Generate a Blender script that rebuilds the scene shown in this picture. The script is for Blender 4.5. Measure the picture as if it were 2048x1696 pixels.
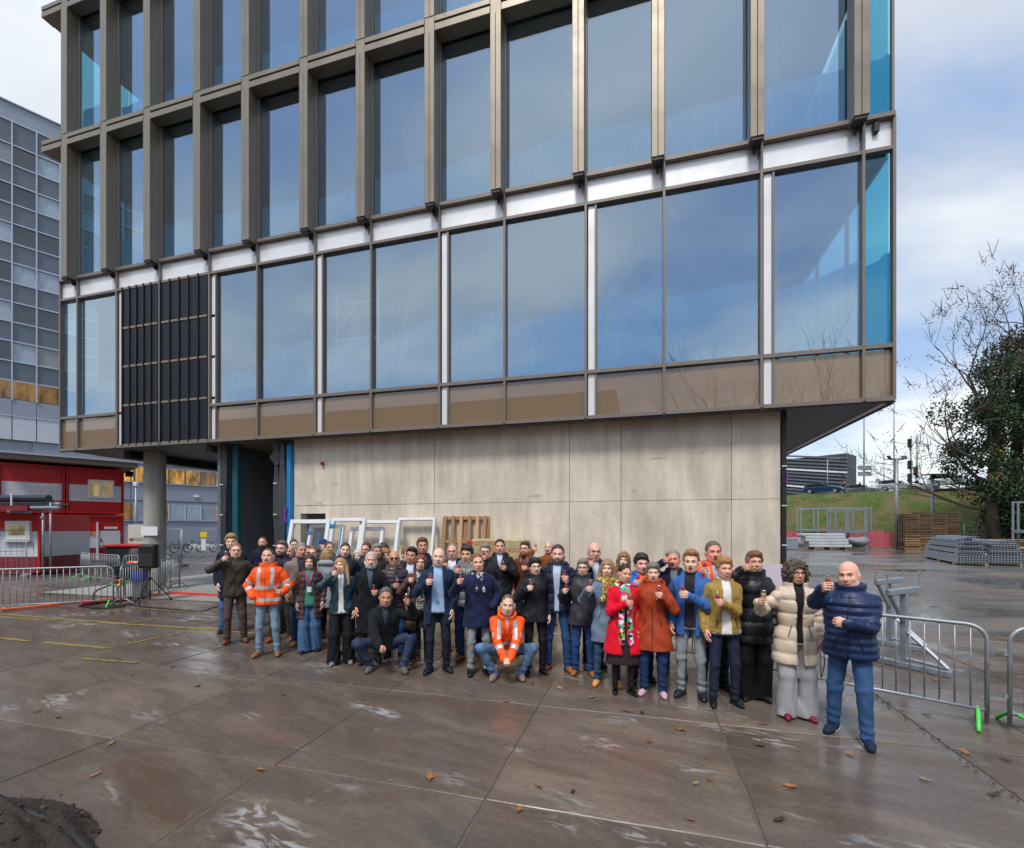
import bpy, math, random
import numpy as np
from mathutils import Vector, Matrix, Euler
for o in list(bpy.data.objects): bpy.data.objects.remove(o)
S = bpy.context.scene
COL = S.collection
R = math.radians
random.seed(7)
# ------------------------------------------------------------------ camera
F_, CX, CY, CH = 930.0, 1024.0, 1053.0, 2.15      # focal length in picture units, principal point, eye height
cam = bpy.data.cameras.new('Camera'); co = bpy.data.objects.new('Camera', cam); COL.objects.link(co)
cam.sensor_width = 36.0; cam.lens = F_ / 2048 * 36; cam.shift_y = (CY - 848) / 2048; cam.clip_end = 3000; cam.clip_start = 0.05
co.location = (0, 0, CH); co.rotation_euler = (R(90), 0, 0)
S.camera = co
# ------------------------------------------------------------------ sky and sun
SUN_EL, SUN_AZ = R(57), R(20)      # light comes from behind the camera, a little from its left
w = bpy.data.worlds.new('World'); S.world = w; w.use_nodes = True
nt = w.node_tree; nt.nodes.clear()
def N(t, **kw):
    n = nt.nodes.new(t)
    for k, v in kw.items(): setattr(n, k, v)
    return n
L_ = nt.links.new
out = N('ShaderNodeOutputWorld'); bg = N('ShaderNodeBackground'); L_(bg.outputs[0], out.inputs[0])
sky = N('ShaderNodeTexSky', sky_type='NISHITA'); sky.sun_disc = False
sky.sun_elevation = SUN_EL; sky.sun_rotation = R(180) + SUN_AZ
sky.air_density = 1.0; sky.dust_density = 1.2; sky.ozone_density = 1.5
tc = N('ShaderNodeTexCoord'); sep = N('ShaderNodeSeparateXYZ'); L_(tc.outputs['Generated'], sep.inputs[0])
# project the view ray on a high flat cloud layer so clouds thin out towards the horizon
mx = N('ShaderNodeMath', operation='MAXIMUM'); mx.inputs[1].default_value = 0.0; L_(sep.outputs[2], mx.inputs[0])
ad = N('ShaderNodeMath', operation='ADD'); ad.inputs[1].default_value = 0.22; L_(mx.outputs[0], ad.inputs[0])
dv = N('ShaderNodeVectorMath', operation='DIVIDE'); L_(tc.outputs['Generated'], dv.inputs[0])
cb = N('ShaderNodeCombineXYZ')
for i in range(3): L_(ad.outputs[0], cb.inputs[i])
L_(cb.outputs[0], dv.inputs[1])
mp = N('ShaderNodeMapping'); mp.inputs['Scale'].default_value = (0.8, 1.15, 1.0); mp.inputs['Rotation'].default_value = (0, 0, R(25)); mp.inputs['Location'].default_value = (3.3, 1.7, 0)
L_(dv.outputs[0], mp.inputs[0])
n1 = N('ShaderNodeTexNoise'); n1.inputs['Scale'].default_value = 0.75; n1.inputs['Detail'].default_value = 7; n1.inputs['Roughness'].default_value = 0.56; n1.inputs['Distortion'].default_value = 0.5
L_(mp.outputs[0], n1.inputs['Vector'])
cr = N('ShaderNodeValToRGB'); cr.color_ramp.elements[0].position = 0.36; cr.color_ramp.elements[0].color = (0.5, 0.5, 0.5, 1); cr.color_ramp.elements[1].position = 0.60
L_(n1.outputs[0], cr.inputs[0])
n2 = N('ShaderNodeTexNoise'); n2.inputs['Scale'].default_value = 1.5; n2.inputs['Detail'].default_value = 5; L_(mp.outputs[0], n2.inputs['Vector'])
cc = N('ShaderNodeValToRGB'); cc.color_ramp.elements[0].position = 0.38; cc.color_ramp.elements[0].color = (2.7, 3.7, 5.6, 1); cc.color_ramp.elements[1].position = 0.60; cc.color_ramp.elements[1].color = (6.2, 6.35, 6.5, 1)
L_(n2.outputs[0], cc.inputs[0])
mixc = N('ShaderNodeMix', data_type='RGBA'); L_(cr.outputs[0], mixc.inputs[0]); 
sk2 = N('ShaderNodeVectorMath', operation='MULTIPLY'); sk2.inputs[1].default_value = (1.12, 1.08, 1.0); L_(sky.outputs[0], sk2.inputs[0])
L_(sk2.outputs[0], mixc.inputs[6]); L_(cc.outputs[0], mixc.inputs[7])
L_(mixc.outputs[2], bg.inputs[0]); bg.inputs[1].default_value = 0.10
sun = bpy.data.lights.new('Sun', 'SUN'); sun.energy = 1.5; sun.angle = R(12); sun.color = (1.0, 0.95, 0.88)
so = bpy.data.objects.new('Sun', sun); COL.objects.link(so); so.rotation_euler = (R(90) - SUN_EL, 0, -SUN_AZ)
S.view_settings.view_transform = 'Standard'; S.view_settings.look = 'None'; S.view_settings.exposure = 0.78; S.view_settings.gamma = 1.0
S.view_settings.use_curve_mapping = False
S.render.engine = 'CYCLES'
try:
    S.cycles.max_bounces = 10; S.cycles.transparent_max_bounces = 24; S.cycles.glossy_bounces = 4; S.cycles.diffuse_bounces = 3
    S.cycles.caustics_reflective = False; S.cycles.caustics_refractive = False
except Exception: pass
# ------------------------------------------------------------------ helpers
def P(u, v, Y): return Vector(((u - CX) / F_ * Y, Y, CH - (v - CY) / F_ * Y))      # a point of the photo at depth Y, in metres
def G(u, v, z=0.0):
    Y = (CH - z) * F_ / (v - CY); return Vector(((u - CX) / F_ * Y, Y, z))           # a point of the photo on the ground
def link(o, parent=None):
    COL.objects.link(o)
    if parent: o.parent = parent
    return o
def tag(o, label=None, cat=None, group=None, kind=None):
    if label: o['label'] = label
    if cat: o['category'] = cat
    if group: o['group'] = group
    if kind: o['kind'] = kind
    return o
def empty(name, loc=(0, 0, 0), rz=0, label=None, cat=None, group=None):
    o = bpy.data.objects.new(name, None); o.location = loc; o.rotation_euler = (0, 0, rz); o.empty_display_size = 0.1
    COL.objects.link(o); tag(o, label, cat, group); return o
class MB:
    def __init__(s): s.v = []; s.f = []; s.m = []
    def add(s, vs, fs, mi=0):
        b = len(s.v); s.v += [tuple(v) for v in vs]; s.f += [tuple(i + b for i in f) for f in fs]; s.m += [mi] * len(fs); return s
    def box(s, c, d, rz=0, mi=0, M=None):
        x, y, z = d[0] / 2, d[1] / 2, d[2] / 2
        vs = [Vector((sx * x, sy * y, sz * z)) for sx in (-1, 1) for sy in (-1, 1) for sz in (-1, 1)]
        m = Matrix.Translation(c) @ (M if M else Matrix.Rotation(rz, 4, 'Z'))
        return s.add([m @ v for v in vs], [(0, 1, 3, 2), (4, 6, 7, 5), (0, 4, 5, 1), (2, 3, 7, 6), (0, 2, 6, 4), (1, 5, 7, 3)], mi)
    def tube(s, pts, r, n=8, mi=0, cap=True):
        pts = [Vector(p) for p in pts]; rs = r if isinstance(r, (list, tuple)) else [r] * len(pts)
        rings = []; a = None
        for i, p in enumerate(pts):
            t = (pts[min(i + 1, len(pts) - 1)] - pts[max(i - 1, 0)])
            t = t.normalized() if t.length > 1e-9 else Vector((0, 0, 1))
            if a is None: a = t.orthogonal().normalized()
            else:
                a = a - t * a.dot(t); a = a.normalized() if a.length > 1e-6 else t.orthogonal().normalized()
            b = t.cross(a)
            rings.append([p + (a * math.cos(6.28318 * k / n) + b * math.sin(6.28318 * k / n)) * rs[i] for k in range(n)])
        vs = [v for g in rings for v in g]; fs = []
        for i in range(len(pts) - 1):
            for k in range(n):
                k2 = (k + 1) % n; fs.append((i * n + k, i * n + k2, (i + 1) * n + k2, (i + 1) * n + k))
        if cap: fs.append(tuple(range(n))[::-1]); fs.append(tuple((len(pts) - 1) * n + k for k in range(n)))
        return s.add(vs, fs, mi)
    def lathe(s, prof, n=16, c=(0, 0, 0), mi=0):
        vs = []; fs = []; c = Vector(c)
        for (r, z) in prof:
            for k in range(n): vs.append(c + Vector((r * math.cos(6.28318 * k / n), r * math.sin(6.28318 * k / n), z)))
        for i in range(len(prof) - 1):
            for k in range(n):
                k2 = (k + 1) % n; fs.append((i * n + k, i * n + k2, (i + 1) * n + k2, (i + 1) * n + k))
        return s.add(vs, fs, mi)
    def prism(s, poly, z0, z1, mi=0, M=None):
        n = len(poly); vs = [Vector((p[0], p[1], z0)) for p in poly] + [Vector((p[0], p[1], z1)) for p in poly]
        if M: vs = [M @ v for v in vs]
        fs = [tuple(range(n))[::-1], tuple(range(n, 2 * n))] + [(i, (i + 1) % n, (i + 1) % n + n, i + n) for i in range(n)]
        return s.add(vs, fs, mi)
    def mesh(s, name, mats, smooth=False):
        me = bpy.data.meshes.new(name); me.from_pydata(s.v, [], s.f); me.update()
        for m in (mats if isinstance(mats, (list, tuple)) else [mats]): me.materials.append(m)
        if any(s.m): me.polygons.foreach_set('material_index', s.m)
        if smooth: me.polygons.foreach_set('use_smooth', [True] * len(me.polygons))
        return me
    def build(s, name, mats, parent=None, smooth=False, loc=None, bevel=0, auto=None):
        o = bpy.data.objects.new(name, s.mesh(name, mats, smooth)); link(o, parent)
        if loc is not None: o.location = loc
        if bevel:
            b = o.modifiers.new('bevel', 'BEVEL'); b.width = bevel; b.segments = 2; b.limit_method = 'ANGLE'; b.harden_normals = False
        return o
_cube = {}
def boxo(name, mat_, c, d, parent=None, rz=0, bev=0.0):
    """one box-shaped piece: alike pieces share one bevelled mesh"""
    key = (mat_.name, round(d[0], 3), round(d[1], 3), round(d[2], 3), bev)
    if key not in _cube:
        b = min(bev, 0.45 * min(d))
        if b > 0:
            m = MB(); x, y, z = d[0] / 2, d[1] / 2, d[2] / 2
            vs = []; 
            for sx in (-1, 1):
                for sy in (-1, 1):
                    for sz in (-1, 1):
                        vs += [(sx * x, sy * (y - b), sz * (z - b)), (sx * (x - b), sy * y, sz * (z - b)), (sx * (x - b), sy * (y - b), sz * z)]
            I = lambda sx, sy, sz, k: ((sx * 4 + sy * 2 + sz) * 3 + k)
            fs = []
            for sx in (0, 1): fs.append([I(sx, 0, 0, 0), I(sx, 0, 1, 0), I(sx, 1, 1, 0), I(sx, 1, 0, 0)][::(1 if sx == 0 else -1)])
            for sy in (0, 1): fs.append([I(0, sy, 0, 1), I(1, sy, 0, 1), I(1, sy, 1, 1), I(0, sy, 1, 1)][::(1 if sy == 0 else -1)])
            for sz in (0, 1): fs.append([I(0, 0, sz, 2), I(0, 1, sz, 2), I(1, 1, sz, 2), I(1, 0, sz, 2)][::(1 if sz == 0 else -1)])
            for sx in (0, 1):
                for sy in (0, 1): fs.append([I(sx, sy, 0, 0), I(sx, sy, 1, 0), I(sx, sy, 1, 1), I(sx, sy, 0, 1)][::(1 if sx != sy else -1)])
                for sz in (0, 1): fs.append([I(sx, 0, sz, 0), I(sx, 1, sz, 0), I(sx, 1, sz, 2), I(sx, 0, sz, 2)][::(1 if sx == sz else -1)])
            for sy in (0, 1):
                for sz in (0, 1): fs.append([I(0, sy, sz, 1), I(1, sy, sz, 1), I(1, sy, sz, 2), I(0, sy, sz, 2)][::(1 if sy != sz else -1)])
            for sx in (0, 1):
                for sy in (0, 1):
                    for sz in (0, 1): fs.append([I(sx, sy, sz, 0), I(sx, sy, sz, 1), I(sx, sy, sz, 2)][::(1 if (sx + sy + sz) % 2 == 1 else -1)])
            m.add(vs, fs); _cube[key] = m.mesh(name, mat_)
        else:
            _cube[key] = MB().box((0, 0, 0), d).mesh(name, mat_)
    o = bpy.data.objects.new(name, _cube[key]); link(o, parent); o.location = c
    if rz: o.rotation_euler = (0, 0, rz)
    return o
def copy_tree(o, parent=None):
    c = o.copy(); COL.objects.link(c); c.parent = parent
    for ch in o.children: copy_tree(ch, c)
    return c
# ------------------------------------------------------------------ materials
_m = {}
def mat(name, col, rough=0.6, metal=0.0, var=0.0, vscale=4.0, bump=0.0, bscale=40.0, spec=0.5, coat=0.0, sheen=0.0, detail=4.0, trans=0.0, stretch=(1, 1, 1), coord='Object', emit=None):
    """principled material whose colour and relief vary with noise"""
    if name in _m: return _m[name]
    m = bpy.data.materials.new(name); m.use_nodes = True; t = m.node_tree; b = t.nodes['Principled BSDF']
    b.inputs['Base Color'].default_value = (*col, 1); b.inputs['Roughness'].default_value = rough; b.inputs['Metallic'].default_value = metal
    b.inputs['Specular IOR Level'].default_value = spec
    if coat: b.inputs['Coat Weight'].default_value = coat; b.inputs['Coat Roughness'].default_value = 0.08
    if sheen: b.inputs['Sheen Weight'].default_value = sheen; b.inputs['Sheen Roughness'].default_value = 0.4
    if emit: b.inputs['Emission Color'].default_value = (*emit[:3], 1); b.inputs['Emission Strength'].default_value = emit[3]
    if var or bump:
        tcn = t.nodes.new('ShaderNodeTexCoord'); mpn = t.nodes.new('ShaderNodeMapping'); mpn.inputs['Scale'].default_value = stretch
        t.links.new(tcn.outputs[coord], mpn.inputs[0])
    if var:
        n = t.nodes.new('ShaderNodeTexNoise'); n.inputs['Scale'].default_value = vscale; n.inputs['Detail'].default_value = detail; n.inputs['Roughness'].default_value = 0.6
        t.links.new(mpn.outputs[0], n.inputs['Vector'])
        r = t.nodes.new('ShaderNodeMapRange'); r.inputs[1].default_value = 0.25; r.inputs[2].default_value = 0.75; r.inputs[3].default_value = 1 - var; r.inputs[4].default_value = 1 + var
        t.links.new(n.outputs[0], r.inputs[0])
        mu = t.nodes.new('ShaderNodeVectorMath'); mu.operation = 'MULTIPLY'; mu.inputs[0].default_value = col
        t.links.new(r.outputs[0], mu.inputs[1]); t.links.new(mu.outputs[0], b.inputs['Base Color'])
        r2 = t.nodes.new('ShaderNodeMapRange'); r2.inputs[1].default_value = 0.3; r2.inputs[2].default_value = 0.7; r2.inputs[3].default_value = max(0.02, rough - 0.12 * (var > 0)); r2.inputs[4].default_value = min(1, rough + 0.1)
        t.links.new(n.outputs[0], r2.inputs[0]); t.links.new(r2.outputs[0], b.inputs['Roughness'])
    if bump:
        n = t.nodes.new('ShaderNodeTexNoise'); n.inputs['Scale'].default_value = bscale; n.inputs['Detail'].default_value = 3
        t.links.new(mpn.outputs[0], n.inputs['Vector'])
        bp = t.nodes.new('ShaderNodeBump'); bp.inputs['Strength'].default_value = bump; bp.inputs['Distance'].default_value = 0.02
        t.links.new(n.outputs[0], bp.inputs['Height']); t.links.new(bp.outputs[0], b.inputs['Normal'])
    _m[name] = m; return m
class NT:
    """small node-graph writer for the special materials"""
    def __init__(s, name):
        s.m = bpy.data.materials.new(name); s.m.use_nodes = True; s.t = s.m.node_tree; s.b = s.t.nodes['Principled BSDF']; s.o = s.t.nodes['Material Output']; _m[name] = s.m
    def n(s, t, inp=None, **kw):
        x = s.t.nodes.new(t)
        for k, v in kw.items(): setattr(x, k, v)
        for k, v in (inp or {}).items():
            if hasattr(v, 'is_output') or isinstance(v, bpy.types.NodeSocket): s.t.links.new(v, x.inputs[k])
            else: x.inputs[k].default_value = v
        return x
    def l(s, a, b): s.t.links.new(a, b)
    def noise(s, vec, scale, detail=4, rough=0.6, dist=0.0):
        return s.n('ShaderNodeTexNoise', {'Vector': vec, 'Scale': scale, 'Detail': detail, 'Roughness': rough, 'Distortion': dist}).outputs[0]
    def rng(s, val, a, b, c=0.0, d=1.0, smooth=False):
        return s.n('ShaderNodeMapRange', {0: val, 1: a, 2: b, 3: c, 4: d}, interpolation_type='SMOOTHSTEP' if smooth else 'LINEAR').outputs[0]
    def math(s, op, a, b=0.0, clamp=False):
        return s.n('ShaderNodeMath', {0: a, 1: b}, operation=op, use_clamp=clamp).outputs[0]
    def mix(s, f, a, b): return s.n('ShaderNodeMix', {0: f, 6: a, 7: b}, data_type='RGBA').outputs[2]
# ------------------------------------------------------------------ special materials
def m_concrete_ground(name, slab=True):
    g = NT(name); pos = g.n('ShaderNodeNewGeometry').outputs['Position']
    oi = g.n('ShaderNodeObjectInfo').outputs['Random']
    mp_ = g.n('ShaderNodeMapping', {'Vector': pos, 'Scale': (1, 1, 1), 'Rotation': (0, 0, R(28))}).outputs[0]
    ms = g.n('ShaderNodeMapping', {'Vector': mp_, 'Scale': (0.55, 1.7, 1)}).outputs[0]
    big = g.noise(ms, 0.45, 5, 0.6, 0.4); mid = g.noise(ms, 1.6, 6, 0.65, 0.6); fine = g.noise(pos, 24, 4, 0.7); fine2 = g.noise(pos, 110, 2, 0.7)
    c1 = g.mix(g.rng(big, 0.36, 0.64), (0.115, 0.078, 0.055, 1), (0.110, 0.095, 0.082, 1))
    c2 = g.mix(g.rng(mid, 0.44, 0.66, 0, 0.75), c1, (0.19, 0.148, 0.115, 1))
    c2b = g.mix(g.rng(g.noise(ms, 2.6, 7, 0.7, 0.8), 0.55, 0.72, 0, 0.6), c2, (0.06, 0.05, 0.045, 1))
    rv = g.rng(oi, 0, 1, 0.80, 1.18) if slab else 1.0
    fv = g.math('MULTIPLY', g.rng(fine, 0.25, 0.75, 0.78, 1.2), g.rng(fine2, 0.2, 0.8, 0.9, 1.1))
    c3 = g.n('ShaderNodeVectorMath', {0: c2b, 1: g.math('MULTIPLY', fv, rv)}, operation='MULTIPLY').outputs[0]
    # pale grey, rougher ragged patches in a few places
    lm = g.noise(g.n('ShaderNodeMapping', {'Vector': mp_, 'Scale': (0.8, 1.5, 1), 'Location': (4.2, 0.6, 0)}).outputs[0], 0.85, 3, 0.5, 0.3)
    ld = g.noise(ms, 5.0, 5, 0.65, 1.2)
    pale_mask = g.math('MULTIPLY', g.rng(lm, 0.56, 0.68), g.rng(ld, 0.50, 0.60), True)
    c4 = g.mix(g.math('MULTIPLY', pale_mask, 0.75), c3, (0.42, 0.42, 0.43, 1))
    g.l(c4, g.b.inputs['Base Color'])
    wet = g.noise(g.n('ShaderNodeMapping', {'Vector': ms, 'Location': (7, 3, 0)}).outputs[0], 0.62, 4, 0.55, 0.3)
    wet2 = g.noise(ms, 3.4, 5, 0.6, 0.5)
    wm = g.math('ADD', g.math('MULTIPLY', wet, 0.7), g.math('MULTIPLY', wet2, 0.3))
    ro = g.rng(wm, 0.40, 0.62, 0.12, 0.50)
    ro2 = g.math('ADD', ro, g.math('MULTIPLY', pale_mask, 0.25)); g.l(ro2, g.b.inputs['Roughness'])
    hb = g.math('ADD', g.math('MULTIPLY', fine, 0.5), g.math('ADD', g.math('MULTIPLY', fine2, 0.25), g.math('MULTIPLY', mid, 1.2)))
    bp = g.n('ShaderNodeBump', {'Strength': g.rng(wm, 0.40, 0.6, 0.10, 0.45), 'Distance': 0.012, 'Height': hb}); g.l(bp.outputs[0], g.b.inputs['Normal'])
    g.b.inputs['Specular IOR Level'].default_value = 0.55
    return g.m
def m_yard(name):
    g = NT(name); pos = g.n('ShaderNodeNewGeometry').outputs['Position']
    ms = g.n('ShaderNodeMapping', {'Vector': pos, 'Scale': (0.5, 1.0, 1), 'Rotation': (0, 0, R(40))}).outputs[0]
    big = g.noise(pos, 0.16, 5, 0.6, 0.4); st = g.noise(ms, 0.35, 7, 0.66, 0.6); fine = g.noise(pos, 9, 5, 0.7)
    c1 = g.mix(g.rng(big, 0.42, 0.6), (0.115, 0.105, 0.10, 1), (0.165, 0.16, 0.155, 1))
    c2 = g.mix(g.rng(st, 0.50, 0.62, 0, 0.8), c1, (0.16, 0.115, 0.08, 1))
    c3 = g.n('ShaderNodeVectorMath', {0: c2, 1: g.rng(fine, 0.2, 0.8, 0.75, 1.2)}, operation='MULTIPLY').outputs[0]
    g.l(c3, g.b.inputs['Base Color'])
    g.l(g.rng(st, 0.40, 0.64, 0.05, 0.55), g.b.inputs['Roughness'])
    bp = g.n('ShaderNodeBump', {'Strength': g.rng(st, 0.42, 0.64, 0.02, 0.5), 'Distance': 0.02, 'Height': fine}); g.l(bp.outputs[0], g.b.inputs['Normal'])
    return g.m
def m_wall_concrete(name, base=(0.73, 0.645, 0.53)):
    g = NT(name); tcn = g.n('ShaderNodeTexCoord').outputs['Object']; pos = g.n('ShaderNodeNewGeometry').outputs['Position']
    oi = g.n('ShaderNodeObjectInfo').outputs['Random']
    ms = g.n('ShaderNodeMapping', {'Vector': pos, 'Scale': (3.2, 3.2, 0.5)}).outputs[0]
    mh = g.n('ShaderNodeMapping', {'Vector': pos, 'Scale': (0.7, 0.7, 4.2)}).outputs[0]
    a = g.noise(pos, 0.55, 5, 0.6, 0.3); b = g.noise(ms, 1.1, 5, 0.6, 0.2); c = g.noise(pos, 14, 4, 0.7); h = g.noise(mh, 1.4, 4, 0.6)
    f = g.math('MULTIPLY', g.math('MULTIPLY', g.rng(a, 0.3, 0.7, 0.80, 1.12), g.rng(b, 0.3, 0.72, 0.78, 1.12)), g.rng(c, 0.25, 0.75, 0.93, 1.06))
    f2 = g.math('MULTIPLY', f, g.rng(oi, 0, 1, 0.95, 1.05))
    col = g.n('ShaderNodeVectorMath', {0: (*base,), 1: f2}, operation='MULTIPLY').outputs[0]
    rust = g.math('MULTIPLY', g.rng(h, 0.63, 0.70), g.rng(g.noise(pos, 2.2, 4), 0.50, 0.62), True)
    col2 = g.mix(g.math('MULTIPLY', rust, 0.45), col, (0.20, 0.135, 0.08, 1))
    vor = g.n('ShaderNodeTexVoronoi', {'Vector': pos, 'Scale': 26.0}).outputs['Distance']
    pit = g.math('MULTIPLY', g.math('LESS_THAN', vor, 0.13), g.rng(g.noise(pos, 1.7, 3), 0.5, 0.56))
    col3 = g.mix(g.math('MULTIPLY', pit, 0.5), col2, (0.12, 0.10, 0.085, 1))
    g.l(col3, g.b.inputs['Base Color']); g.b.inputs['Roughness'].default_value = 0.78
    bp = g.n('ShaderNodeBump', {'Strength': 0.25, 'Distance': 0.01, 'Height': g.math('SUBTRACT', c, pit)}); g.l(bp.outputs[0], g.b.inputs['Normal'])
    return g.m
def m_glass(name, tint=(0.62, 0.82, 0.90), base=0.27, refl=(0.82, 0.90, 1.0), rough=0.0):
    g = NT(name)
    fc = g.n('ShaderNodeLayerWeight', {'Blend': 0.5}).outputs['Facing']
    fac = g.math('ADD', g.math('MULTIPLY', g.math('POWER', fc, 4.0), 0.75), base, True)
    tr = g.n('ShaderNodeBsdfTransparent', {'Color': (*tint, 1)}).outputs[0]
    gl = g.n('ShaderNodeBsdfGlossy', {'Color': (*refl, 1), 'Roughness': rough}).outputs[0]
    mxs = g.n('ShaderNodeMixShader', {0: fac, 1: tr, 2: gl}).outputs[0]; g.l(mxs, g.o.inputs[0]); return g.m
def m_film(name):
    g = NT(name); pos = g.n('ShaderNodeNewGeometry').outputs['Position']
    ms = g.n('ShaderNodeMapping', {'Vector': pos, 'Scale': (5.5, 5.5, 0.7), 'Rotation': (0, R(10), 0)}).outputs[0]
    a = g.noise(ms, 1.6, 4, 0.6, 0.9); b = g.noise(pos, 1.1, 3)
    st = g.math('MULTIPLY', g.rng(a, 0.57, 0.66), g.rng(b, 0.40, 0.58), True)
    col = g.mix(st, (0.04, 0.56, 0.85, 1), (0.65, 0.92, 0.97, 1))
    df = g.n('ShaderNodeBsdfDiffuse', {'Color': col}).outputs[0]; tl = g.n('ShaderNodeBsdfTranslucent', {'Color': col}).outputs[0]
    add = g.n('ShaderNodeMixShader', {0: 0.5, 1: df, 2: tl}).outputs[0]
    tr = g.n('ShaderNodeBsdfTransparent', {'Color': (0.20, 0.70, 0.92, 1)}).outputs[0]
    mxs = g.n('ShaderNodeMixShader', {0: g.rng(st, 0, 1, 0.80, 0.95), 1: tr, 2: add}).outputs[0]; g.l(mxs, g.o.inputs[0]); return g.m
M_SLAB = m_concrete_ground('wet concrete slab'); M_YARD = m_yard('wet yard ground'); M_WALL = m_wall_concrete('cast concrete')
M_COLC = m_wall_concrete('column concrete', (0.40, 0.385, 0.36))
M_SCREED = mat('pale screed', (0.33, 0.32, 0.30), 0.55, var=0.3, vscale=1.2, bump=0.2, bscale=30, coord='Generated')
M_GLASS = m_glass('coated window glass'); M_GLASSR = m_glass('side window glass', (0.62, 0.92, 0.97), 0.06)
M_FILM = m_film('blue protective film')
M_BRONZE = mat('bronze anodised fin', (0.25, 0.215, 0.165), 0.40, 0.45, var=0.05, vscale=1.5, spec=0.5)
M_FRAME = mat('brown window frame', (0.215, 0.18, 0.155), 0.42, 0.25)
M_BROWN = mat('brown glass panel', (0.235, 0.160, 0.095), 0.3, 0.0, spec=0.3, coat=1.0); M_BROWN.node_tree.nodes['Principled BSDF'].inputs['Coat IOR'].default_value = 1.8; M_BROWN.node_tree.nodes['Principled BSDF'].inputs['Coat Roughness'].default_value = 0.01
M_WHITEP = mat('bare aluminium panel', (0.82, 0.82, 0.83), 0.36, 0.25, var=0.05, vscale=1.2)
M_BLACK = mat('black rubber', (0.012, 0.012, 0.013), 0.55)
M_DSLAT = mat('dark louvre slat', (0.009, 0.012, 0.020), 0.45, 0.0, spec=0.3)
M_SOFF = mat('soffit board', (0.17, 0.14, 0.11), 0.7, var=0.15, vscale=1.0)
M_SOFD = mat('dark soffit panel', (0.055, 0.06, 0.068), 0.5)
M_INT = mat('interior concrete', (0.30, 0.31, 0.32), 0.8, var=0.1, vscale=0.6)
M_INTD = mat('interior dark wall', (0.12, 0.14, 0.16), 0.8)
M_MEMB = mat('black membrane', (0.055, 0.062, 0.07), 0.42, var=0.3, vscale=1.5, bump=0.5, bscale=3)
M_TEAL = mat('teal steel post', (0.015, 0.10, 0.13), 0.45); M_BLUES = mat('blue steel post', (0.01, 0.22, 0.50), 0.4)
M_GALV = mat('galvanised steel', (0.33, 0.36, 0.39), 0.48, 0.6, var=0.2, vscale=12)
M_GALVD = mat('dull galvanised steel', (0.30, 0.34, 0.38), 0.5, 0.6, var=0.2, vscale=8)
M_WPAINT = mat('white painted metal', (0.78, 0.79, 0.80), 0.4, var=0.06, vscale=6)
M_WOOD = mat('pallet timber', (0.36, 0.20, 0.095), 0.75, var=0.35, vscale=6, bump=0.2, bscale=50, stretch=(1, 1, 8))
M_WOODL = mat('pale pallet timber', (0.52, 0.33, 0.17), 0.75, var=0.3, vscale=6, bump=0.2, bscale=50)
M_WOODD = mat('weathered pallet timber', (0.17, 0.11, 0.07), 0.85, var=0.4, vscale=4, bump=0.2, bscale=50)
M_RED = mat('red container paint', (0.50, 0.012, 0.014), 0.45, var=0.10, vscale=2); M_DRED = mat('dark red container paint', (0.22, 0.02, 0.028), 0.5, var=0.15, vscale=2)
M_CWHITE = mat('white container paint', (0.60, 0.64, 0.70), 0.5, var=0.08, vscale=2)
M_GREYC = mat('grey container paint', (0.34, 0.38, 0.45), 0.5, var=0.08, vscale=2)
M_YELLOW = mat('worn yellow line paint', (0.27, 0.20, 0.045), 0.6, var=0.6, vscale=9, detail=6)
M_ORANGE = mat('fluorescent orange', (0.95, 0.14, 0.02), 0.6); M_GREEN = mat('fluorescent green foot', (0.08, 0.70, 0.09), 0.5)
M_DARK = mat('dark plastic', (0.014, 0.015, 0.018), 0.42, bump=0.1, bscale=300)
# ------------------------------------------------------------------ ground
GA = math.atan2(-0.2673, 0.9636); C0 = Vector((7.51, 9.12, 0))      # right front corner of the building; its facade runs to the left and back
def BL(x, y, z=0.0): return C0 + Matrix.Rotation(GA, 3, 'Z') @ Vector((x, y, 0)) + Vector((0, 0, z))    # building coordinates to world
g = MB(); n = 400
g.add([(-600, -600, -0.012), (600, -600, -0.012), (600, 900, -0.012), (-600, 900, -0.012)], [(0, 1, 2, 3)])
ground = g.build('ground', M_YARD); tag(ground, kind='structure')
yard = empty('paved_yard', C0, GA); tag(yard, kind='structure')
rnd = random.Random(3)
slab_me = []
for k in range(6):
    r2 = random.Random(k); m = MB(); n = 6; a = 0.994; vs = []
    # slightly uneven arrises so the joints are not ruler straight
    poly = []
    for side in range(4):
        for q in range(n):
            t = -a + 2 * a * q / n; e = a - r2.uniform(0.0, 0.010)
            poly.append([(t, -e), (e, t), (-t, e), (-e, -t)][side])
    m.prism(poly, -0.15, -0.006)
    top = [(p[0] * 0.994, p[1] * 0.994) for p in poly]; nn = len(poly)
    m.f.pop(1); m.m.pop(1)
    b = len(m.v); m.v += [(p[0], p[1], 0.0) for p in top]
    m.f.append(tuple(range(b, b + nn))); m.m.append(0)
    for q in range(nn): m.f.append((nn + q, nn + (q + 1) % nn, b + (q + 1) % nn, b + q)); m.m.append(0)
    slab_me.append(m.mesh('concrete_slab', M_SLAB))
for i in range(-15, 4):
    for j in range(-5, 3):
        cx, cy = -3.98 + 2 * i + 7 * 2 - 1.0 - 13.0 + 1.0 * 0, -5.33 + 2 * j + 1.0
        cx = -3.98 + 2 * i + 1.0
        if i > 0: cx += 0.07
        if cy > 1.2: continue
        o = bpy.data.objects.new('concrete_slab', slab_me[rnd.randrange(6)]); link(o, yard)
        o.location = (cx, cy, rnd.uniform(-0.0025, 0.0015)); o.rotation_euler = (rnd.gauss(0, 0.0007), rnd.gauss(0, 0.0007), R(90) * rnd.randrange(4))
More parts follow.
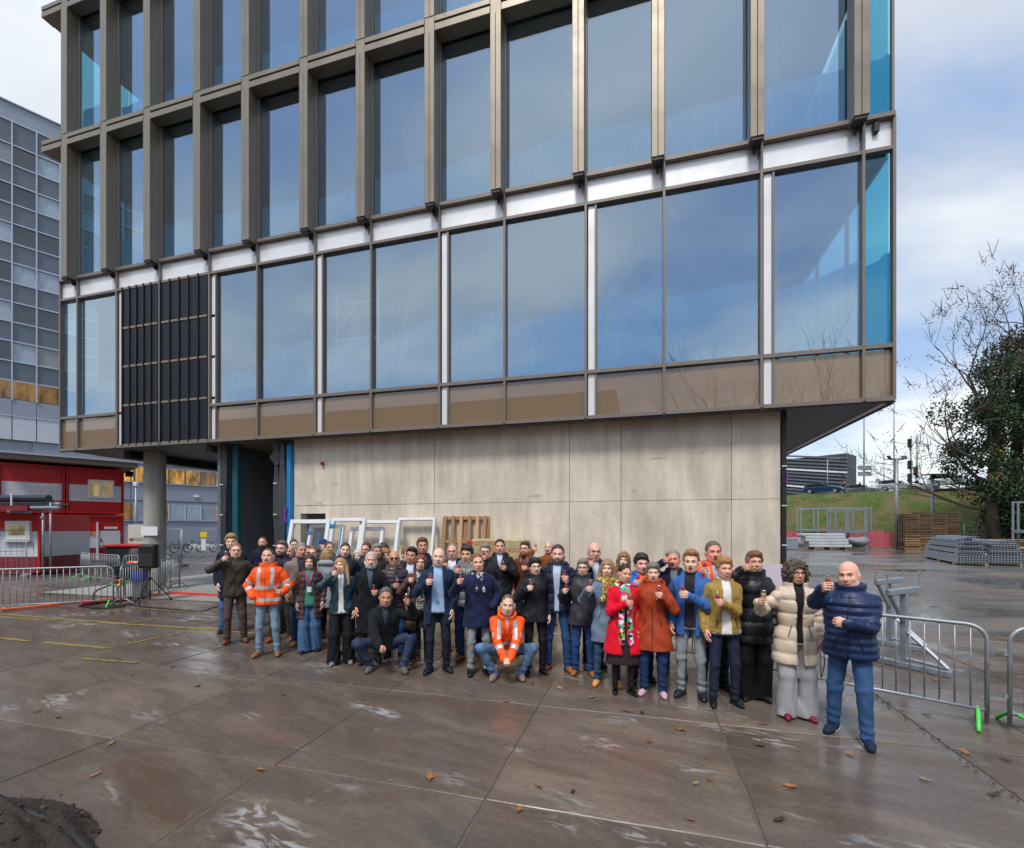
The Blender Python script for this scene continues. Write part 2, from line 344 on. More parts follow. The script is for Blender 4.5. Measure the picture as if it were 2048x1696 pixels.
# dirt and crumbs in the wide joint
m = MB(); r2 = random.Random(9)
for k in range(500):
    y = r2.uniform(-13, 0); x = -1.94 + r2.gauss(0, 0.030); s = r2.uniform(0.005, 0.016)
    p = BL(x, y, 0.004); m.box(p, (s, s * r2.uniform(.6, 1.4), s * 0.7), r2.uniform(0, 3))
o = m.build('joint_dirt', mat('joint dirt', (0.13, 0.095, 0.06), 0.9, var=0.4, vscale=60)); tag(o, 'brown grit and crumbs lying in the wide slab joint', 'dirt', kind='stuff')
# yellow line paint on the slabs (thin sheets)
lines = [((0, 1228), (560, 1270), .10), ((0, 1234), (430, 1258), .10), ((0, 1276), (215, 1296), .09), ((215, 1296), (375, 1262), .08), ((255, 1247), (400, 1222), .07), ((165, 1317), (275, 1325), .06), ((240, 1213), (520, 1236), .06)]
mk = MB()
for k, (a, b, wd) in enumerate(lines):
    A = G(*a, 0.005 + 0.0012 * k); B = G(*b, 0.005 + 0.0012 * k); d = (B - A).normalized(); s = Vector((-d.y, d.x, 0)) * wd / 2
    m = MB(); nseg = 14; rr = random.Random(k)
    for q in range(nseg):
        if rr.random() < 0.10: continue
        p, p2 = A.lerp(B, q / nseg), A.lerp(B, (q + 1) / nseg); e = [rr.uniform(.75, 1.1) for _ in range(4)]
        m.add([p - s * e[0], p2 - s * e[1], p2 + s * e[2], p + s * e[3]], [(0, 1, 2, 3)])
    o = m.build('painted_line', M_YELLOW); tag(o, kind='structure')
# pale screed floor below the overhanging storeys
m = MB(); m.add([BL(-23.6, -0.35, 0.012), BL(-14.2, -0.3, 0.012), BL(-14.2, 6, 0.012), BL(-23.6, 6, 0.012)], [(0, 1, 2, 3)])
tag(m.build('screed_floor', M_SCREED), kind='structure')
# ------------------------------------------------------------------ the new office building
bld = empty('office_building', C0, GA, 'new office block with bronze fins, blue-filmed glass and overhanging upper storeys', 'building')
W_ = 23.22; ZB, ZT, ZG, ZL = 4.63, 5.70, 9.57, 10.18
TM = [0.0, 0.546, 2.373, 4.309, 6.022, 7.969, 9.675, 11.613, 13.343, 15.262, 16.985, 18.894, 20.671, 22.39, 23.22]   # mullion lines along the facade
DEP = 16.0
strip = {2, 4, 6, 8, 10, 12}       # mullions that carry a bare aluminium strip on their left
ft = [ZL + 0.0, 14.47, 18.84, 23.2]
def film(parent, x0, x1, z0, hl, hr, y=0.09):
    m = MB(); n = 8; vs = []; rr = random.Random(int(x0 * 100) + int(z0 * 7))
    for k in range(n + 1):
        x = x0 + (x1 - x0) * k / n; h = hl + (hr - hl) * k / n + rr.uniform(-.03, .03)
        for q in range(5): vs.append((x, y + rr.uniform(-.008, .008), z0 + h * q / 4))
    fs = [(k * 5 + q, (k + 1) * 5 + q, (k + 1) * 5 + q + 1, k * 5 + q + 1) for k in range(n) for q in range(4)]
    m.add(vs, fs); return m.build('protective_film', M_FILM, parent, smooth=True)
def window(x0, x1, z0, z1, y=0.05, fh=None, gm=None):
    w_ = boxo('window', gm or M_GLASS, ((x0 + x1) / 2, y, (z0 + z1) / 2), (x1 - x0, 0.012, z1 - z0), bld)
    if fh:
        f = film(bld, x0 + 0.02, x1 - 0.02, z0 + 0.01, fh[0], fh[1])
        f.parent = w_; f.matrix_parent_inverse = Matrix.Translation(-w_.location)
    return w_
rf = random.Random(5)
for i in range(len(TM) - 1):
    xr, xl = -TM[i], -TM[i + 1]
    lw = 0.0
    has = (i + 1) in strip; lou = (i in (10, 11))
    wl = xl + (0.215 if has else 0.0)
    # first storey: bare aluminium band, window, brown panel
    boxo('aluminium_panel', M_WHITEP, ((xr + xl) / 2, 0.03, (ZG + ZL) / 2), (xr - xl - 0.05, 0.03, ZL - ZG - 0.07), bld, bev=0.004)
    if not lou:
        fh = (1.55, 1.75) if i < 4 else ((1.35, 1.6) if i < 9 else (0.9, 1.0))
        window(wl + 0.03, xr - 0.03, ZT + 0.05, ZG - 0.04, fh=(fh[0] + rf.uniform(-.25, .15), fh[1] + rf.uniform(-.25, .2)), gm=M_GLASSR if i == 0 else None)
        boxo('brown_panel', M_BROWN, ((xr + wl) / 2, 0.035, (ZB + ZT) / 2), (xr - wl - 0.05, 0.03, ZT - ZB - 0.13), bld, bev=0.006)
    else:
        lv = empty('louvre_panel', (0, 0, 0)); lv.parent = bld
        nsl = 5; a, b = (wl if has else xl) + 0.05, xr - 0.04; pitch = (b - a) / nsl
        boxo('back_board', M_DSLAT, ((a + b) / 2, 0.05, (ZB + ZG) / 2), (b - a, 0.02, ZG - ZB), lv)
        for k in range(nsl):
            boxo('slat', M_DSLAT, (a + (k + .5) * pitch, -0.03, (ZB + ZG) / 2 + 0.0), (pitch * 0.80, 0.05, ZG - ZB - 0.1), lv, bev=0.012)
            boxo('slat_edge', M_BLACK, (a + (k + .0) * pitch + 0.015, -0.05, (ZB + ZG) / 2 + 0.03), (0.03, 0.085, ZG - ZB + 0.02), lv, bev=0.004)
            for z in (ZB + 0.06, ZB + 1.29, ZB + 2.50, ZB + 3.70):
                boxo('cross_bar', M_BRONZE, (a + (k + .55) * pitch, -0.062, z), (pitch * 0.78, 0.024, 0.06), lv)
    if has:
        for (za, zb) in (((ZB + 0.07, ZT - 0.03), (ZT + 0.05, ZG - 0.05)) if i not in (9,) else ((ZB + 0.07, ZB + 1.25), (ZB + 1.33, ZB + 2.46), (ZB + 2.54, ZB + 3.66), (ZB + 3.74, ZG - 0.05))):
            boxo('aluminium_strip', M_WHITEP, (xl + 0.125, 0.02, (za + zb) / 2), (0.15, 0.04, zb - za), bld, bev=0.004)
        boxo('mullion', M_FRAME, (xl + 0.225, 0.012, (ZB + ZG) / 2), (0.045, 0.10, ZG - ZB), bld, bev=0.004)
    # upper storeys
    for s in range(3):
        z0, z1 = ft[s] + 0.06, ft[s + 1] - 0.02
        hh = (1.0 + rf.uniform(-.15, .2), 1.1 + rf.uniform(-.15, .2)) if s < 2 else None
        window(xl + 0.02, xr - 0.02, z0, z1, fh=hh, gm=M_GLASSR if i == 0 else None)
for t in TM:
    x = -t
    boxo('mullion', M_FRAME, (x + (0.03 if t == W_ else (-0.03 if t == 0 else 0)), 0.0, (ZB + ZL) / 2), (0.055, 0.13, ZL - ZB), bld, bev=0.005)
    boxo('mullion', M_FRAME, (x + (0.03 if t == W_ else (-0.03 if t == 0 else 0)), 0.03, (ft[0] + ft[3]) / 2 + .05), (0.05, 0.07, ft[3] - ft[0]), bld, bev=0.005)
for (z, h, d, yy) in ((ZB + 0.02, 0.085, 0.15, -0.005), (ZT, 0.085, 0.12, 0.0), (ZG, 0.075, 0.12, 0.0), (ZL + 0.02, 0.09, 0.17, -0.02)):
    for i in range(len(TM) - 1):
        if z == ZT and i in (10, 11): continue
        xr, xl = -TM[i], -TM[i + 1]
        boxo('transom', M_FRAME, ((xr + xl) / 2, yy, z), (xr - xl - 0.058, d - 0.004, h), bld, bev=0.004)
# thin dark drip rail and the little stubs under it
boxo('drip_rail', M_BLACK, (-W_ / 2, -0.03, ZB - 0.035), (W_, 0.05, 0.02), bld)
for i, t in enumerate(TM[2:-1]):
    boxo('drain_stub', M_BLACK, (-t, -0.055, ZB - 0.05), (0.035, 0.03, 0.07), bld)
# fins: two bronze flats with a groove, wide returns back to the glass, a bracket below the lowest
FINM = {}
PJ = 0.34
for s in range(3):
    z0, z1 = (ft[s] - 0.07 if s == 0 else ft[s] + 0.20), ft[s + 1] - 0.19
    for i, t in enumerate(TM[1:-1]):
        T = 0.546 + 1.825 * i if i else 0.546
        T = t
        key = (round(z1 - z0, 3))
        if key not in FINM:
            m = MB(); H_ = z1 - z0
            m.box((-0.205, -PJ / 2 + 0.0, H_ / 2), (0.125, PJ - 0.006, H_)); m.box((-0.07, -PJ / 2, H_ / 2), (0.13, PJ, H_)); m.box((-0.14, -PJ / 2 + 0.03, H_ / 2), (0.03, PJ - 0.09, H_ - 0.01))
            FINM[key] = m.mesh('fin', M_BRONZE)
        f = bpy.data.objects.new('fin', FINM[key]); link(f, bld); f.location = (-T, 0, z0)
        b = f.modifiers.new('bevel', 'BEVEL'); b.width = 0.006; b.segments = 1; b.limit_method = 'ANGLE'
        if s == 0:
            br = MB(); br.box((-0.14, -0.2, -0.035), (0.22, 0.24, 0.07)); br.box((-0.14, -0.06, -0.09), (0.05, 0.10, 0.10)); br.tube([(-0.07, -0.05, -0.05), (-0.07, -0.05, -0.30)], 0.012, 6)
            o = br.build('fin_bracket', M_BLACK, f, bevel=0.008)
    # horizontal bronze frame between the storeys, with sloping soffit to the glass
    if True:
        z = ft[s + 1]
        for i in range(1, len(TM) - 1):
            xr, xl = -TM[i] - 0.272, -TM[i + 1]
            if i == len(TM) - 2: xl = -W_ - PJ
            for (zz, hh, dd) in ((z + 0.115, 0.13, PJ), (z - 0.085, 0.17, PJ - 0.004), (z + 0.02, 0.07, PJ - 0.09)):
                o = boxo('bronze_ledge', M_BRONZE, ((xr + xl) / 2, -dd / 2 + (0.03 if hh == 0.07 else 0) * 0, zz), (xr - xl - 0.006, dd, hh), bld, bev=0.006)
            if i < len(TM) - 2:
                boxo('joint_plate', M_BRONZE, (-TM[i + 1] - 0.137, -PJ / 2 + 0.004, z + 0.01), (0.264, PJ - 0.02, 0.40), bld, bev=0.006)
        boxo('joint_plate', M_BRONZE, (-TM[1] - 0.137, -PJ / 2 + 0.004, z + 0.01), (0.264, PJ - 0.02, 0.40), bld, bev=0.006)
        boxo('side_ledge', M_BRONZE, (-W_ - PJ / 2 - 0.005, 6.0, z + 0.02), (PJ, 12.0, 0.32), bld, bev=0.006)
        boxo('spandrel', M_INTD, (-W_ / 2, 0.09, z), (W_ - 0.1, 0.03, 0.34), bld)
boxo('camera_box', M_DARK, (-0.33, -0.03, 10.02), (0.10, 0.08, 0.20), bld, bev=0.01)
# side walls, roof, slabs, inner core and columns seen through the glass
for (z, h) in ((ZB + 0.30, 0.50), (ft[0] - 0.25, 0.40), (ft[1], 0.36), (ft[2], 0.36), (ft[3] + 0.1, 0.5)):
    boxo('floor_slab', M_INT, (-W_ / 2, DEP / 2 + 0.14, z), (W_ - 0.25, DEP - 0.1, h), bld)
boxo('roof_parapet', M_BRONZE, (-W_ / 2, 0.2, ft[3] + 0.5), (W_, 0.3, 0.7), bld)
boxo('rear_wall', M_INTD, (-W_ / 2, DEP, (ZB + ft[3]) / 2), (W_, 0.2, ft[3] - ZB), bld)
boxo('inner_core', M_INT, (-12.5, 8.5, (ZB + ft[3]) / 2), (14, 6.0, ft[3] - ZB - 0.02), bld)
boxo('left_wall', M_BRONZE, (-W_ + 0.06, DEP / 2 + 0.5, (ZB + ZL) / 2), (0.10, DEP - 1.0, ZL - ZB), bld)
for s, (z0, z1) in enumerate(((ZB + 0.6, ft[0] - 0.5), (ft[0] + 0.1, ft[1] - 0.2), (ft[1] + 0.2, ft[2] - 0.2), (ft[2] + 0.2, ft[3] - 0.2))):
    for k in range(8):
        boxo('side_window', M_GLASSR, (-0.05, 0.15 + 1.95 * k + 0.95, (z0 + z1) / 2), (0.012, 1.88, z1 - z0), bld)
        boxo('side_mullion', M_FRAME, (-0.05, 0.15 + 1.95 * k + 1.93, (z0 + z1) / 2), (0.07, 0.06, z1 - z0), bld)
    for k in range(8):
        if s: boxo('side_window', M_GLASSR, (-W_ + 0.05, 0.15 + 1.95 * k + 0.95, (z0 + z1) / 2), (0.012, 1.88, z1 - z0), bld)
    for x in (-1.9, -6.6, -11.3, -16.0, -20.7):
        m = MB(); m.lathe([(0.21, z0 - 0.05), (0.21, z1 + 0.05)], 20); m.build('inner_column', M_INT, bld, smooth=True, loc=(x, 1.5, 0))
boxo('corner_band', M_FRAME, (-0.02, DEP / 2, ZB + 0.55), (0.06, DEP - 0.2, 1.1), bld)
for z in ft[:1]: boxo('side_band', M_WHITEP, (-0.02, DEP / 2 + .1, (ZG + ZL) / 2), (0.05, DEP - 0.3, ZL - ZG), bld)
# timber-like diagonal braces and a rolling scaffold behind the first-storey glass
def brace(a, b, w_=0.22): 
    m = MB(); A, B = Vector(a), Vector(b); d = B - A; q = d.to_track_quat('X', 'Z').to_matrix().to_4x4()
    m.box((A + B) / 2, (d.length, 0.18, w_), M=q); m.build('brace', M_INT, bld)
brace((-7.3, 1.0, 5.3), (-4.3, 1.0, 9.6)); brace((-6.9, 1.3, 5.3), (-3.6, 1.3, 8.4)); brace((-7.6, 1.1, 6.0), (-4.2, 1.1, 6.05), .3); brace((-4.45, .9, 5.3), (-4.45, .9, 9.6), .3); brace((-6.05, .9, 5.3), (-6.05, .9, 9.0), .25)
sc = MB()
for x in (-13.1, -11.75):
    for y in (0.55, 1.3): sc.tube([(x, y, 5.25), (x, y, 8.9)], 0.026, 6)
for z in (6.5, 7.4, 8.4):
    for y in (0.55, 1.3): sc.tube([(-13.1, y, z), (-11.75, y, z)], 0.022, 6)
    for x in (-13.1, -11.75): sc.tube([(x, .55, z), (x, 1.3, z)], 0.022, 6)
sc.tube([(-13.1, .55, 6.5), (-11.75, .55, 7.4)], 0.022, 6); sc.tube([(-13.1, .55, 7.6), (-12.4, .55, 8.4)], 0.022, 6); sc.box((-12.4, 0.9, 7.42), (1.3, .6, .05))
sc.build('scaffold_tower', M_WPAINT, bld)
# ground floor: cast concrete core with formwork panels, recessed joints and a doorway
WX0, WX1, WY = -14.42, -1.90, 0.42
def tx(u):      # photo column to distance along the concrete wall
    k = (u - CX) / F_; return -(7.51 + .2673 * WY - (9.12 + .9636 * WY) * k) / (.9636 + .2673 * k)
core = boxo('core_backing', M_INTD, ((WX0 + WX1) / 2, WY + 0.33, ZB / 2), (WX1 - WX0 - 0.06, 0.1, ZB - 0.02), bld)
xs = [WX0] + [tx(u) for u in (869, 1139, 1242, 1463)] + [WX1]
DX0, DX1, DZ = tx(601), tx(651), 2.52
for i in range(len(xs) - 1):
    a, b = xs[i] + (0.004 if i else 0), xs[i + 1] - 0.004
    for (z0, z1) in ((0.0, 2.742), (2.75, ZB + 0.02)):
        if i == 0 and z0 == 0:
            boxo('concrete_panel', M_WALL, ((a + DX0) / 2, WY + 0.14, z1 / 2), (DX0 - a, 0.28, z1), bld)
            boxo('concrete_panel', M_WALL, ((DX1 + b) / 2, WY + 0.14, z1 / 2), (b - DX1, 0.28, z1), bld)
            boxo('concrete_panel', M_WALL, ((DX0 + DX1) / 2, WY + 0.142, (DZ + z1) / 2), (DX1 - DX0, 0.276, z1 - DZ), bld)
        else:
            boxo('concrete_panel', M_WALL, ((a + b) / 2, WY + 0.14 + 0.002 * (i % 2), (z0 + z1) / 2), (b - a, 0.28, z1 - z0), bld, bev=0.006)
boxo('side_wall', M_WALL, (WX1 - 0.14, WY + 7.3, ZB / 2), (0.278, 14.0, ZB), bld)
boxo('side_wall', M_WALL, (WX0 + 0.14, WY + 3.3, ZB / 2), (0.278, 6.0, ZB), bld)
m = MB(); m.lathe([(0.02, -0.0), (0.05, 0.0), (0.05, 0.05), (0.0, 0.05)], 12); o = m.build('wall_cap', M_DRED, bld, loc=(tx(647), WY - 0.03, 3.92)); o.rotation_euler = (R(90), 0, 0)
# soffits
for k in range(12):
    x0 = -W_ + 0.1 + k * (W_ - 0.2) / 12
    for j in range(6):
        y0 = 0.10 + j * (DEP - 0.2) / 6
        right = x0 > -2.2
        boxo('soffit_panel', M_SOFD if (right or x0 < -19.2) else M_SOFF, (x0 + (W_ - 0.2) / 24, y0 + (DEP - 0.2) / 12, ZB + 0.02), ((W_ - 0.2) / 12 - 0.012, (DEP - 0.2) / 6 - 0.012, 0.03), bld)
boxo('soffit_edge', M_WHITEP, (-0.10, DEP / 2, ZB - 0.005), (0.09, DEP - 0.3, 0.05), bld)
boxo('soffit_edge', M_SOFD, (-0.02, DEP / 2, ZB + 0.0), (0.05, DEP - 0.1, 0.12), bld)
boxo('soffit_beam', M_BLACK, (-W_ + 2.2, DEP / 2, ZB - 0.12), (0.25, DEP - 1, 0.28), bld)
boxo('soffit_beam', M_SOFF, (-17.6, 3.2, ZB - 0.10), (0.16, 5.5, 0.2), bld)
# dark recess with steel posts, rolled-down black membranes and a rear wall
RX0, RX1 = -16.75, -14.5
boxo('recess_rear_wall', M_SOFF, ((RX0 + RX1) / 2, 4.2, ZB / 2), (RX1 - RX0 + 0.8, 0.1, ZB), bld)
boxo('recess_side_wall', M_INTD, (RX0 - 0.25, 2.6, ZB / 2), (0.12, 4.6, ZB), bld)
boxo('lintel_beam', M_TEAL, ((RX0 + RX1) / 2, 3.9, 3.75), (RX1 - RX0, 0.12, 0.35), bld)
boxo('steel_post', M_TEAL, (-16.60, 0.55, ZB / 2), (0.20, 0.16, ZB), bld, bev=0.01); boxo('steel_post', M_BLUES, (-14.50, 0.36, ZB / 2), (0.14, 0.14, ZB - 0.25), bld, bev=0.01)
boxo('steel_post', M_BLACK, (-1.83, 0.46, ZB / 2), (0.09, 0.12, ZB), bld, bev=0.01)
for z in (0.9, 1.75, 2.6, 3.45): boxo('post_clip', M_WPAINT, (-1.83, 0.395, z), (0.10, 0.012, 0.02), bld)
m = MB(); m.tube([(-1.80, 0.37, 3.32), (-1.785, 0.36, 3.2), (-1.80, 0.36, 3.08)], 0.014, 6); m.build('purple_tie', mat('purple tie', (0.16, 0.03, 0.36), .5), bld)
def drape(x, y, wt, wb, z0, z1, seed, lean=0.0, fold=0.045):
    rr = random.Random(seed); m = MB(); n, k = 18, 30; vs = []
    ph = [rr.uniform(0, 6) for _ in range(4)]
    for q in range(k + 1):
        f = q / k; z = z0 + (z1 - z0) * f; wd = wb + (wt - wb) * f
        for a in range(n):
            an = 2 * math.pi * a / n; rad = 1 + 0.35 * math.sin(3 * an + ph[0] + 2.2 * f) + 0.2 * math.sin(5 * an + ph[1] - 3 * f)
            pinch = 0.75 + 0.25 * math.sin(ph[2] + 9 * f)
            vs.append((x + lean * f + wd / 2 * rad * pinch * math.cos(an), y + fold * 1.6 * rad * math.sin(an), z))
    fs = [(q * n + a, q * n + (a + 1) % n, (q + 1) * n + (a + 1) % n, (q + 1) * n + a) for q in range(k) for a in range(n)]
    m.add(vs, fs); return m.build('membrane_roll', M_MEMB, bld, smooth=True)
drape(-17.05, 0.45, 0.16, 0.20, 0.02, ZB, 1); drape(-16.85, 0.36, 0.14, 0.16, 0.02, ZB, 2); drape(-17.32, 0.62, 0.10, 0.34, 0.35, ZB - .6, 6, 0.15)
drape(-15.0, 0.45, 0.20, 0.16, 0.02, ZB - 0.2, 3); drape(-14.72, 0.34, 0.26, 0.22, 0.02, ZB - 0.1, 4, 0.0); drape(-14.95, 0.40, 0.60, 0.32, ZB - 0.7, ZB - 0.05, 5)
for (x, y) in ((-17.05, .33), (-16.85, .24), (-15.0, .33)):
    for z in (0.7, 1.6, 2.5, 3.4): boxo('membrane_clip', M_WPAINT, (x, y, z), (0.13, 0.012, 0.022), bld)
m = MB(); m.tube([(-14.55, 0.26, 2.7), (-14.58, 0.24, 2.45), (-14.54, 0.25, 2.25)], 0.028, 6); m.build('purple_tie', _m['purple tie'], bld)
# round concrete column
m = MB(); m.lathe([(0.31, 0), (0.31, ZB)], 40); cb_ = m.build('concrete_column', M_COLC, bld, smooth=True)
cw = G(310, 1180); loc = Matrix.Rotation(-GA, 3, 'Z') @ (cw - C0); cb_.location = (loc.x, loc.y, 0)
for z in (1.0, 2.0, 3.0, 4.0):
    m = MB(); m.lathe([(0.3105, z), (0.312, z + .01), (0.3105, z + .02)], 40); o = m.build('formwork_ring', M_COLC, cb_, smooth=True)
# ------------------------------------------------------------------ people: implicit bodies and clothes turned into meshes
f32 = np.float32
class Field:
    def __init__(s, lo, hi, h):
        s.h = h; s.lo = np.array(lo, float) - 2 * h; n = np.ceil((np.array(hi, float) + 2 * h - s.lo) / h).astype(int) + 1
        s.n = n; s.ax = [(s.lo[i] + h * np.arange(n[i])).astype(f32) for i in range(3)]; s.f = np.full(n, 9.0, f32)
    def sl(s, lo, hi, pad):
        o = []
        for i in range(3):
            a = int(np.clip((lo[i] - pad - s.lo[i]) / s.h, 0, s.n[i] - 1)); b = int(np.clip(math.ceil((hi[i] + pad - s.lo[i]) / s.h) + 1, a + 1, s.n[i])); o.append(slice(a, b))
        return tuple(o)
    def xyz(s, sl): return s.ax[0][sl[0]][:, None, None], s.ax[1][sl[1]][None, :, None], s.ax[2][sl[2]][None, None, :]
    def add(s, fn, lo, hi, k=0.02, pad=0.05):
        sl = s.sl(lo, hi, pad); X, Y, Z = s.xyz(sl); b = fn(X, Y, Z).astype(f32); a = s.f[sl]
        if k <= 0: s.f[sl] = np.minimum(a, b); return s
        hh = np.clip(.5 + .5 * (b - a) / k, 0, 1); s.f[sl] = b * (1 - hh) + a * hh - k * hh * (1 - hh); return s
    def cut(s, fn, k=0.0):      # keep where fn < 0
        X, Y, Z = s.xyz((slice(None),) * 3); b = fn(X, Y, Z).astype(f32); s.f = np.maximum(s.f, b) if k <= 0 else -_smin(-s.f, -b, k); return s
    def cap(s, A, B, ra, rb, k=0.02, disp=None):
        A = np.array(A, float); B = np.array(B, float); r = max(ra, rb) + 0.02
        return s.add(capf(A, B, ra, rb, disp), np.minimum(A, B) - r, np.maximum(A, B) + r, k)
    def ell(s, C, r, k=0.02, M=None):
        C = np.array(C, float); m = max(r)
        def fn(X, Y, Z):
            x, y, z = X - C[0], Y - C[1], Z - C[2]
            if M is not None: x, y, z = (M[0][0] * x + M[1][0] * y + M[2][0] * z, M[0][1] * x + M[1][1] * y + M[2][1] * z, M[0][2] * x + M[1][2] * y + M[2][2] * z)
            q = np.sqrt((x / r[0]) ** 2 + (y / r[1]) ** 2 + (z / r[2]) ** 2); return (q - 1) * min(r)
        return s.add(fn, C - m, C + m, k)
    def mesh(s):
        f = s.f; n = s.n; neg = f < 0
        c = np.zeros(tuple(n - 1), np.int8)
        for dx in (0, 1):
            for dy in (0, 1):
                for dz in (0, 1): c += neg[dx:n[0] - 1 + dx, dy:n[1] - 1 + dy, dz:n[2] - 1 + dz]
        act = np.argwhere((c > 0) & (c < 8))
        if len(act) == 0: return np.zeros((0, 3)), np.zeros((0, 4), int)
        idx = np.full(tuple(n - 1), -1, np.int64); idx[act[:, 0], act[:, 1], act[:, 2]] = np.arange(len(act))
        acc = np.zeros((len(act), 3)); cnt = np.zeros(len(act))
        cor = [(0, 0, 0), (1, 0, 0), (0, 1, 0), (1, 1, 0), (0, 0, 1), (1, 0, 1), (0, 1, 1), (1, 1, 1)]
        val = [f[act[:, 0] + a, act[:, 1] + b, act[:, 2] + d] for a, b, d in cor]
        for a in range(8):
            for b in range(a + 1, 8):
                df = [cor[b][i] - cor[a][i] for i in range(3)]
                if sum(abs(x) for x in df) != 1: continue
                va, vb = val[a], val[b]; m = (va < 0) != (vb < 0); t = np.where(m, va / np.where(m, va - vb, 1), 0)
                for i in range(3): acc[:, i] += np.where(m, cor[a][i] + df[i] * t, 0)
                cnt += m
        V = (act + acc / cnt[:, None]) * s.h + s.lo
        Q = []
        for ax in range(3):
            e = [slice(None)] * 3; e2 = [slice(None)] * 3; e[ax] = slice(0, n[ax] - 1); e2[ax] = slice(1, n[ax])
            A = neg[tuple(e)]; B = neg[tuple(e2)]
            o1, o2 = [(1, 2), (2, 0), (0, 1)][ax]
            ch = np.argwhere(A != B); ok = (ch[:, o1] > 0) & (ch[:, o2] > 0) & (ch[:, o1] < n[o1] - 1) & (ch[:, o2] < n[o2] - 1); ch = ch[ok]
            if len(ch) == 0: continue
            s1 = np.zeros(3, int); s1[o1] = 1; s2 = np.zeros(3, int); s2[o2] = 1
            g4 = [idx[tuple((ch - q).T)] for q in (s1 + s2, s2, s1 * 0, s1)]
            q = np.stack(g4, 1); flip = ~A[tuple(ch.T)]; q[flip] = q[flip][:, ::-1]; Q.append(q)
        Q = np.concatenate(Q); Q = Q[(Q >= 0).all(1)]
        return V, Q
def _smin(a, b, k):
    hh = np.clip(.5 + .5 * (b - a) / k, 0, 1); return b * (1 - hh) + a * hh - k * hh * (1 - hh)
def capf(A, B, ra, rb, disp=None):
    A = np.array(A, float); B = np.array(B, float); d = B - A; L2 = max(d @ d, 1e-9); L = math.sqrt(L2)
    def fn(X, Y, Z):
        x, y, z = X - A[0], Y - A[1], Z - A[2]; t0 = (x * d[0] + y * d[1] + z * d[2]) / L2; t = np.clip(t0, 0, 1)
        r = np.sqrt((x - t * d[0]) ** 2 + (y - t * d[1]) ** 2 + (z - t * d[2]) ** 2) - (ra + (rb - ra) * t)
        return r + disp(t0 * L, X, Y, Z) if disp else r
    return fn
def wr(X, Y, Z, a, s=1.0, ph=0.0):      # soft cloth wrinkles
    return a * (np.sin(31 * s * X + 17 * s * Z + 3 * np.sin(11 * s * Y + ph) + ph) * np.sin(23 * s * Y - 29 * s * Z + 2 * np.sin(13 * s * X + 2 * ph)) + .6 * np.sin(47 * s * Z + 9 * np.sin(9 * s * X + ph) + 7 * Y * s))
def mk_mesh(name, V, Q, mats, mi=None, extra=None):
    """numpy quads plus MB extras (MB keeps its own material index) joined to one smooth mesh"""
    me = bpy.data.meshes.new(name); vs = np.asarray(V, float); fl = [Q.astype(np.int64)] if len(Q) else []
    nq = len(Q); V2 = vs; faces = None
    me_v = vs; lp = Q.reshape(-1) if nq else np.zeros(0, int); tot = np.full(nq, 4); m_i = np.zeros(nq, int) if mi is None else np.asarray(mi)
    if extra and extra.v:
        b = len(me_v); me_v = np.concatenate([me_v, np.array([tuple(v) for v in extra.v])]); ex = [i + b for f in extra.f for i in f]
        lp = np.concatenate([lp, np.array(ex, int)]); tot = np.concatenate([tot, np.array([len(f) for f in extra.f])]); m_i = np.concatenate([m_i, np.array(extra.m)])
    me.vertices.add(len(me_v)); me.vertices.foreach_set('co', me_v.astype(f32).reshape(-1))
    me.loops.add(len(lp)); me.loops.foreach_set('vertex_index', lp.astype(np.int32))
    st = np.concatenate([[0], np.cumsum(tot)[:-1]]) if len(tot) else np.zeros(0)
    me.polygons.add(len(tot)); me.polygons.foreach_set('loop_start', st.astype(np.int32)); me.polygons.foreach_set('loop_total', tot.astype(np.int32))
    me.polygons.foreach_set('material_index', m_i.astype(np.int32)); me.polygons.foreach_set('use_smooth', np.ones(len(tot), bool))
    for m in (mats if isinstance(mats, (list, tuple)) else [mats]): me.materials.append(m)
    me.update(calc_edges=True); return me
# ---- head templates, face towards -Y
def head_field(fem, h, fat=0.0):
    F = Field((-.1, -.14, -.20), (.1, .12, .125), h); w = 0.94 if fem else 1.0
    F.ell((0, .014, .030), (.076 * w, .097, .089), 0); F.ell((0, -.022, -.040), (.061 * w + fat * .6, .073, .078), .03)
    F.ell((0, -.062, -.094), ((.024 if fem else .030) + fat, .024, .020), .03)
    for sx in (-1, 1):
        F.ell((sx * .036, -.068, -.030), (.022, .020, .020), .025)            # cheeks
        F.ell((sx * .047 * w, -.02, -.075), (.018 + fat, .035, .024), .03)      # jaw
        F.cap((sx * .012, -.096, .026), (sx * .046, -.080, .022), .008, .007, .015)   # brow ridge
        F.ell((sx * .079 * w, .008, -.012), (.010, .023, .032), .008)           # ear
    F.cap((0, -.092, .012), (0, -.113 if fem else -.117, -.028), .007, .0125 if fem else .0145, .012)
    for sx in (-1, 1): F.ell((sx * .011, -.102, -.033), (.008, .010, .007), .008)
    F.ell((0, -.088, -.062), (.026, .014, .013), .012)
    for sx in (-1, 1):
        X, Y, Z = F.xyz((slice(None),) * 3); e = np.sqrt(((X - sx * .031) / 1.25) ** 2 + (Y + .099) ** 2 + (Z - .004) ** 2) - .0135
        F.f = -_smin(-F.f, e.astype(f32), .010)
    nk = (.048 if fem else .058) + fat
    F.cap((0, .022, -.06), (0, .036, -.20), nk, nk * 1.02, .03); return F
def surf_y(F, x, z):
    i = int(round((x - F.lo[0]) / F.h)); k = int(round((z - F.lo[2]) / F.h)); col = F.f[i, :, k]; j = np.argmax(col < 0)
    if j == 0: return -.09
    a, b = col[j - 1], col[j]; return float(F.ax[1][j - 1] + F.h * a / (a - b))
HEADS = {}
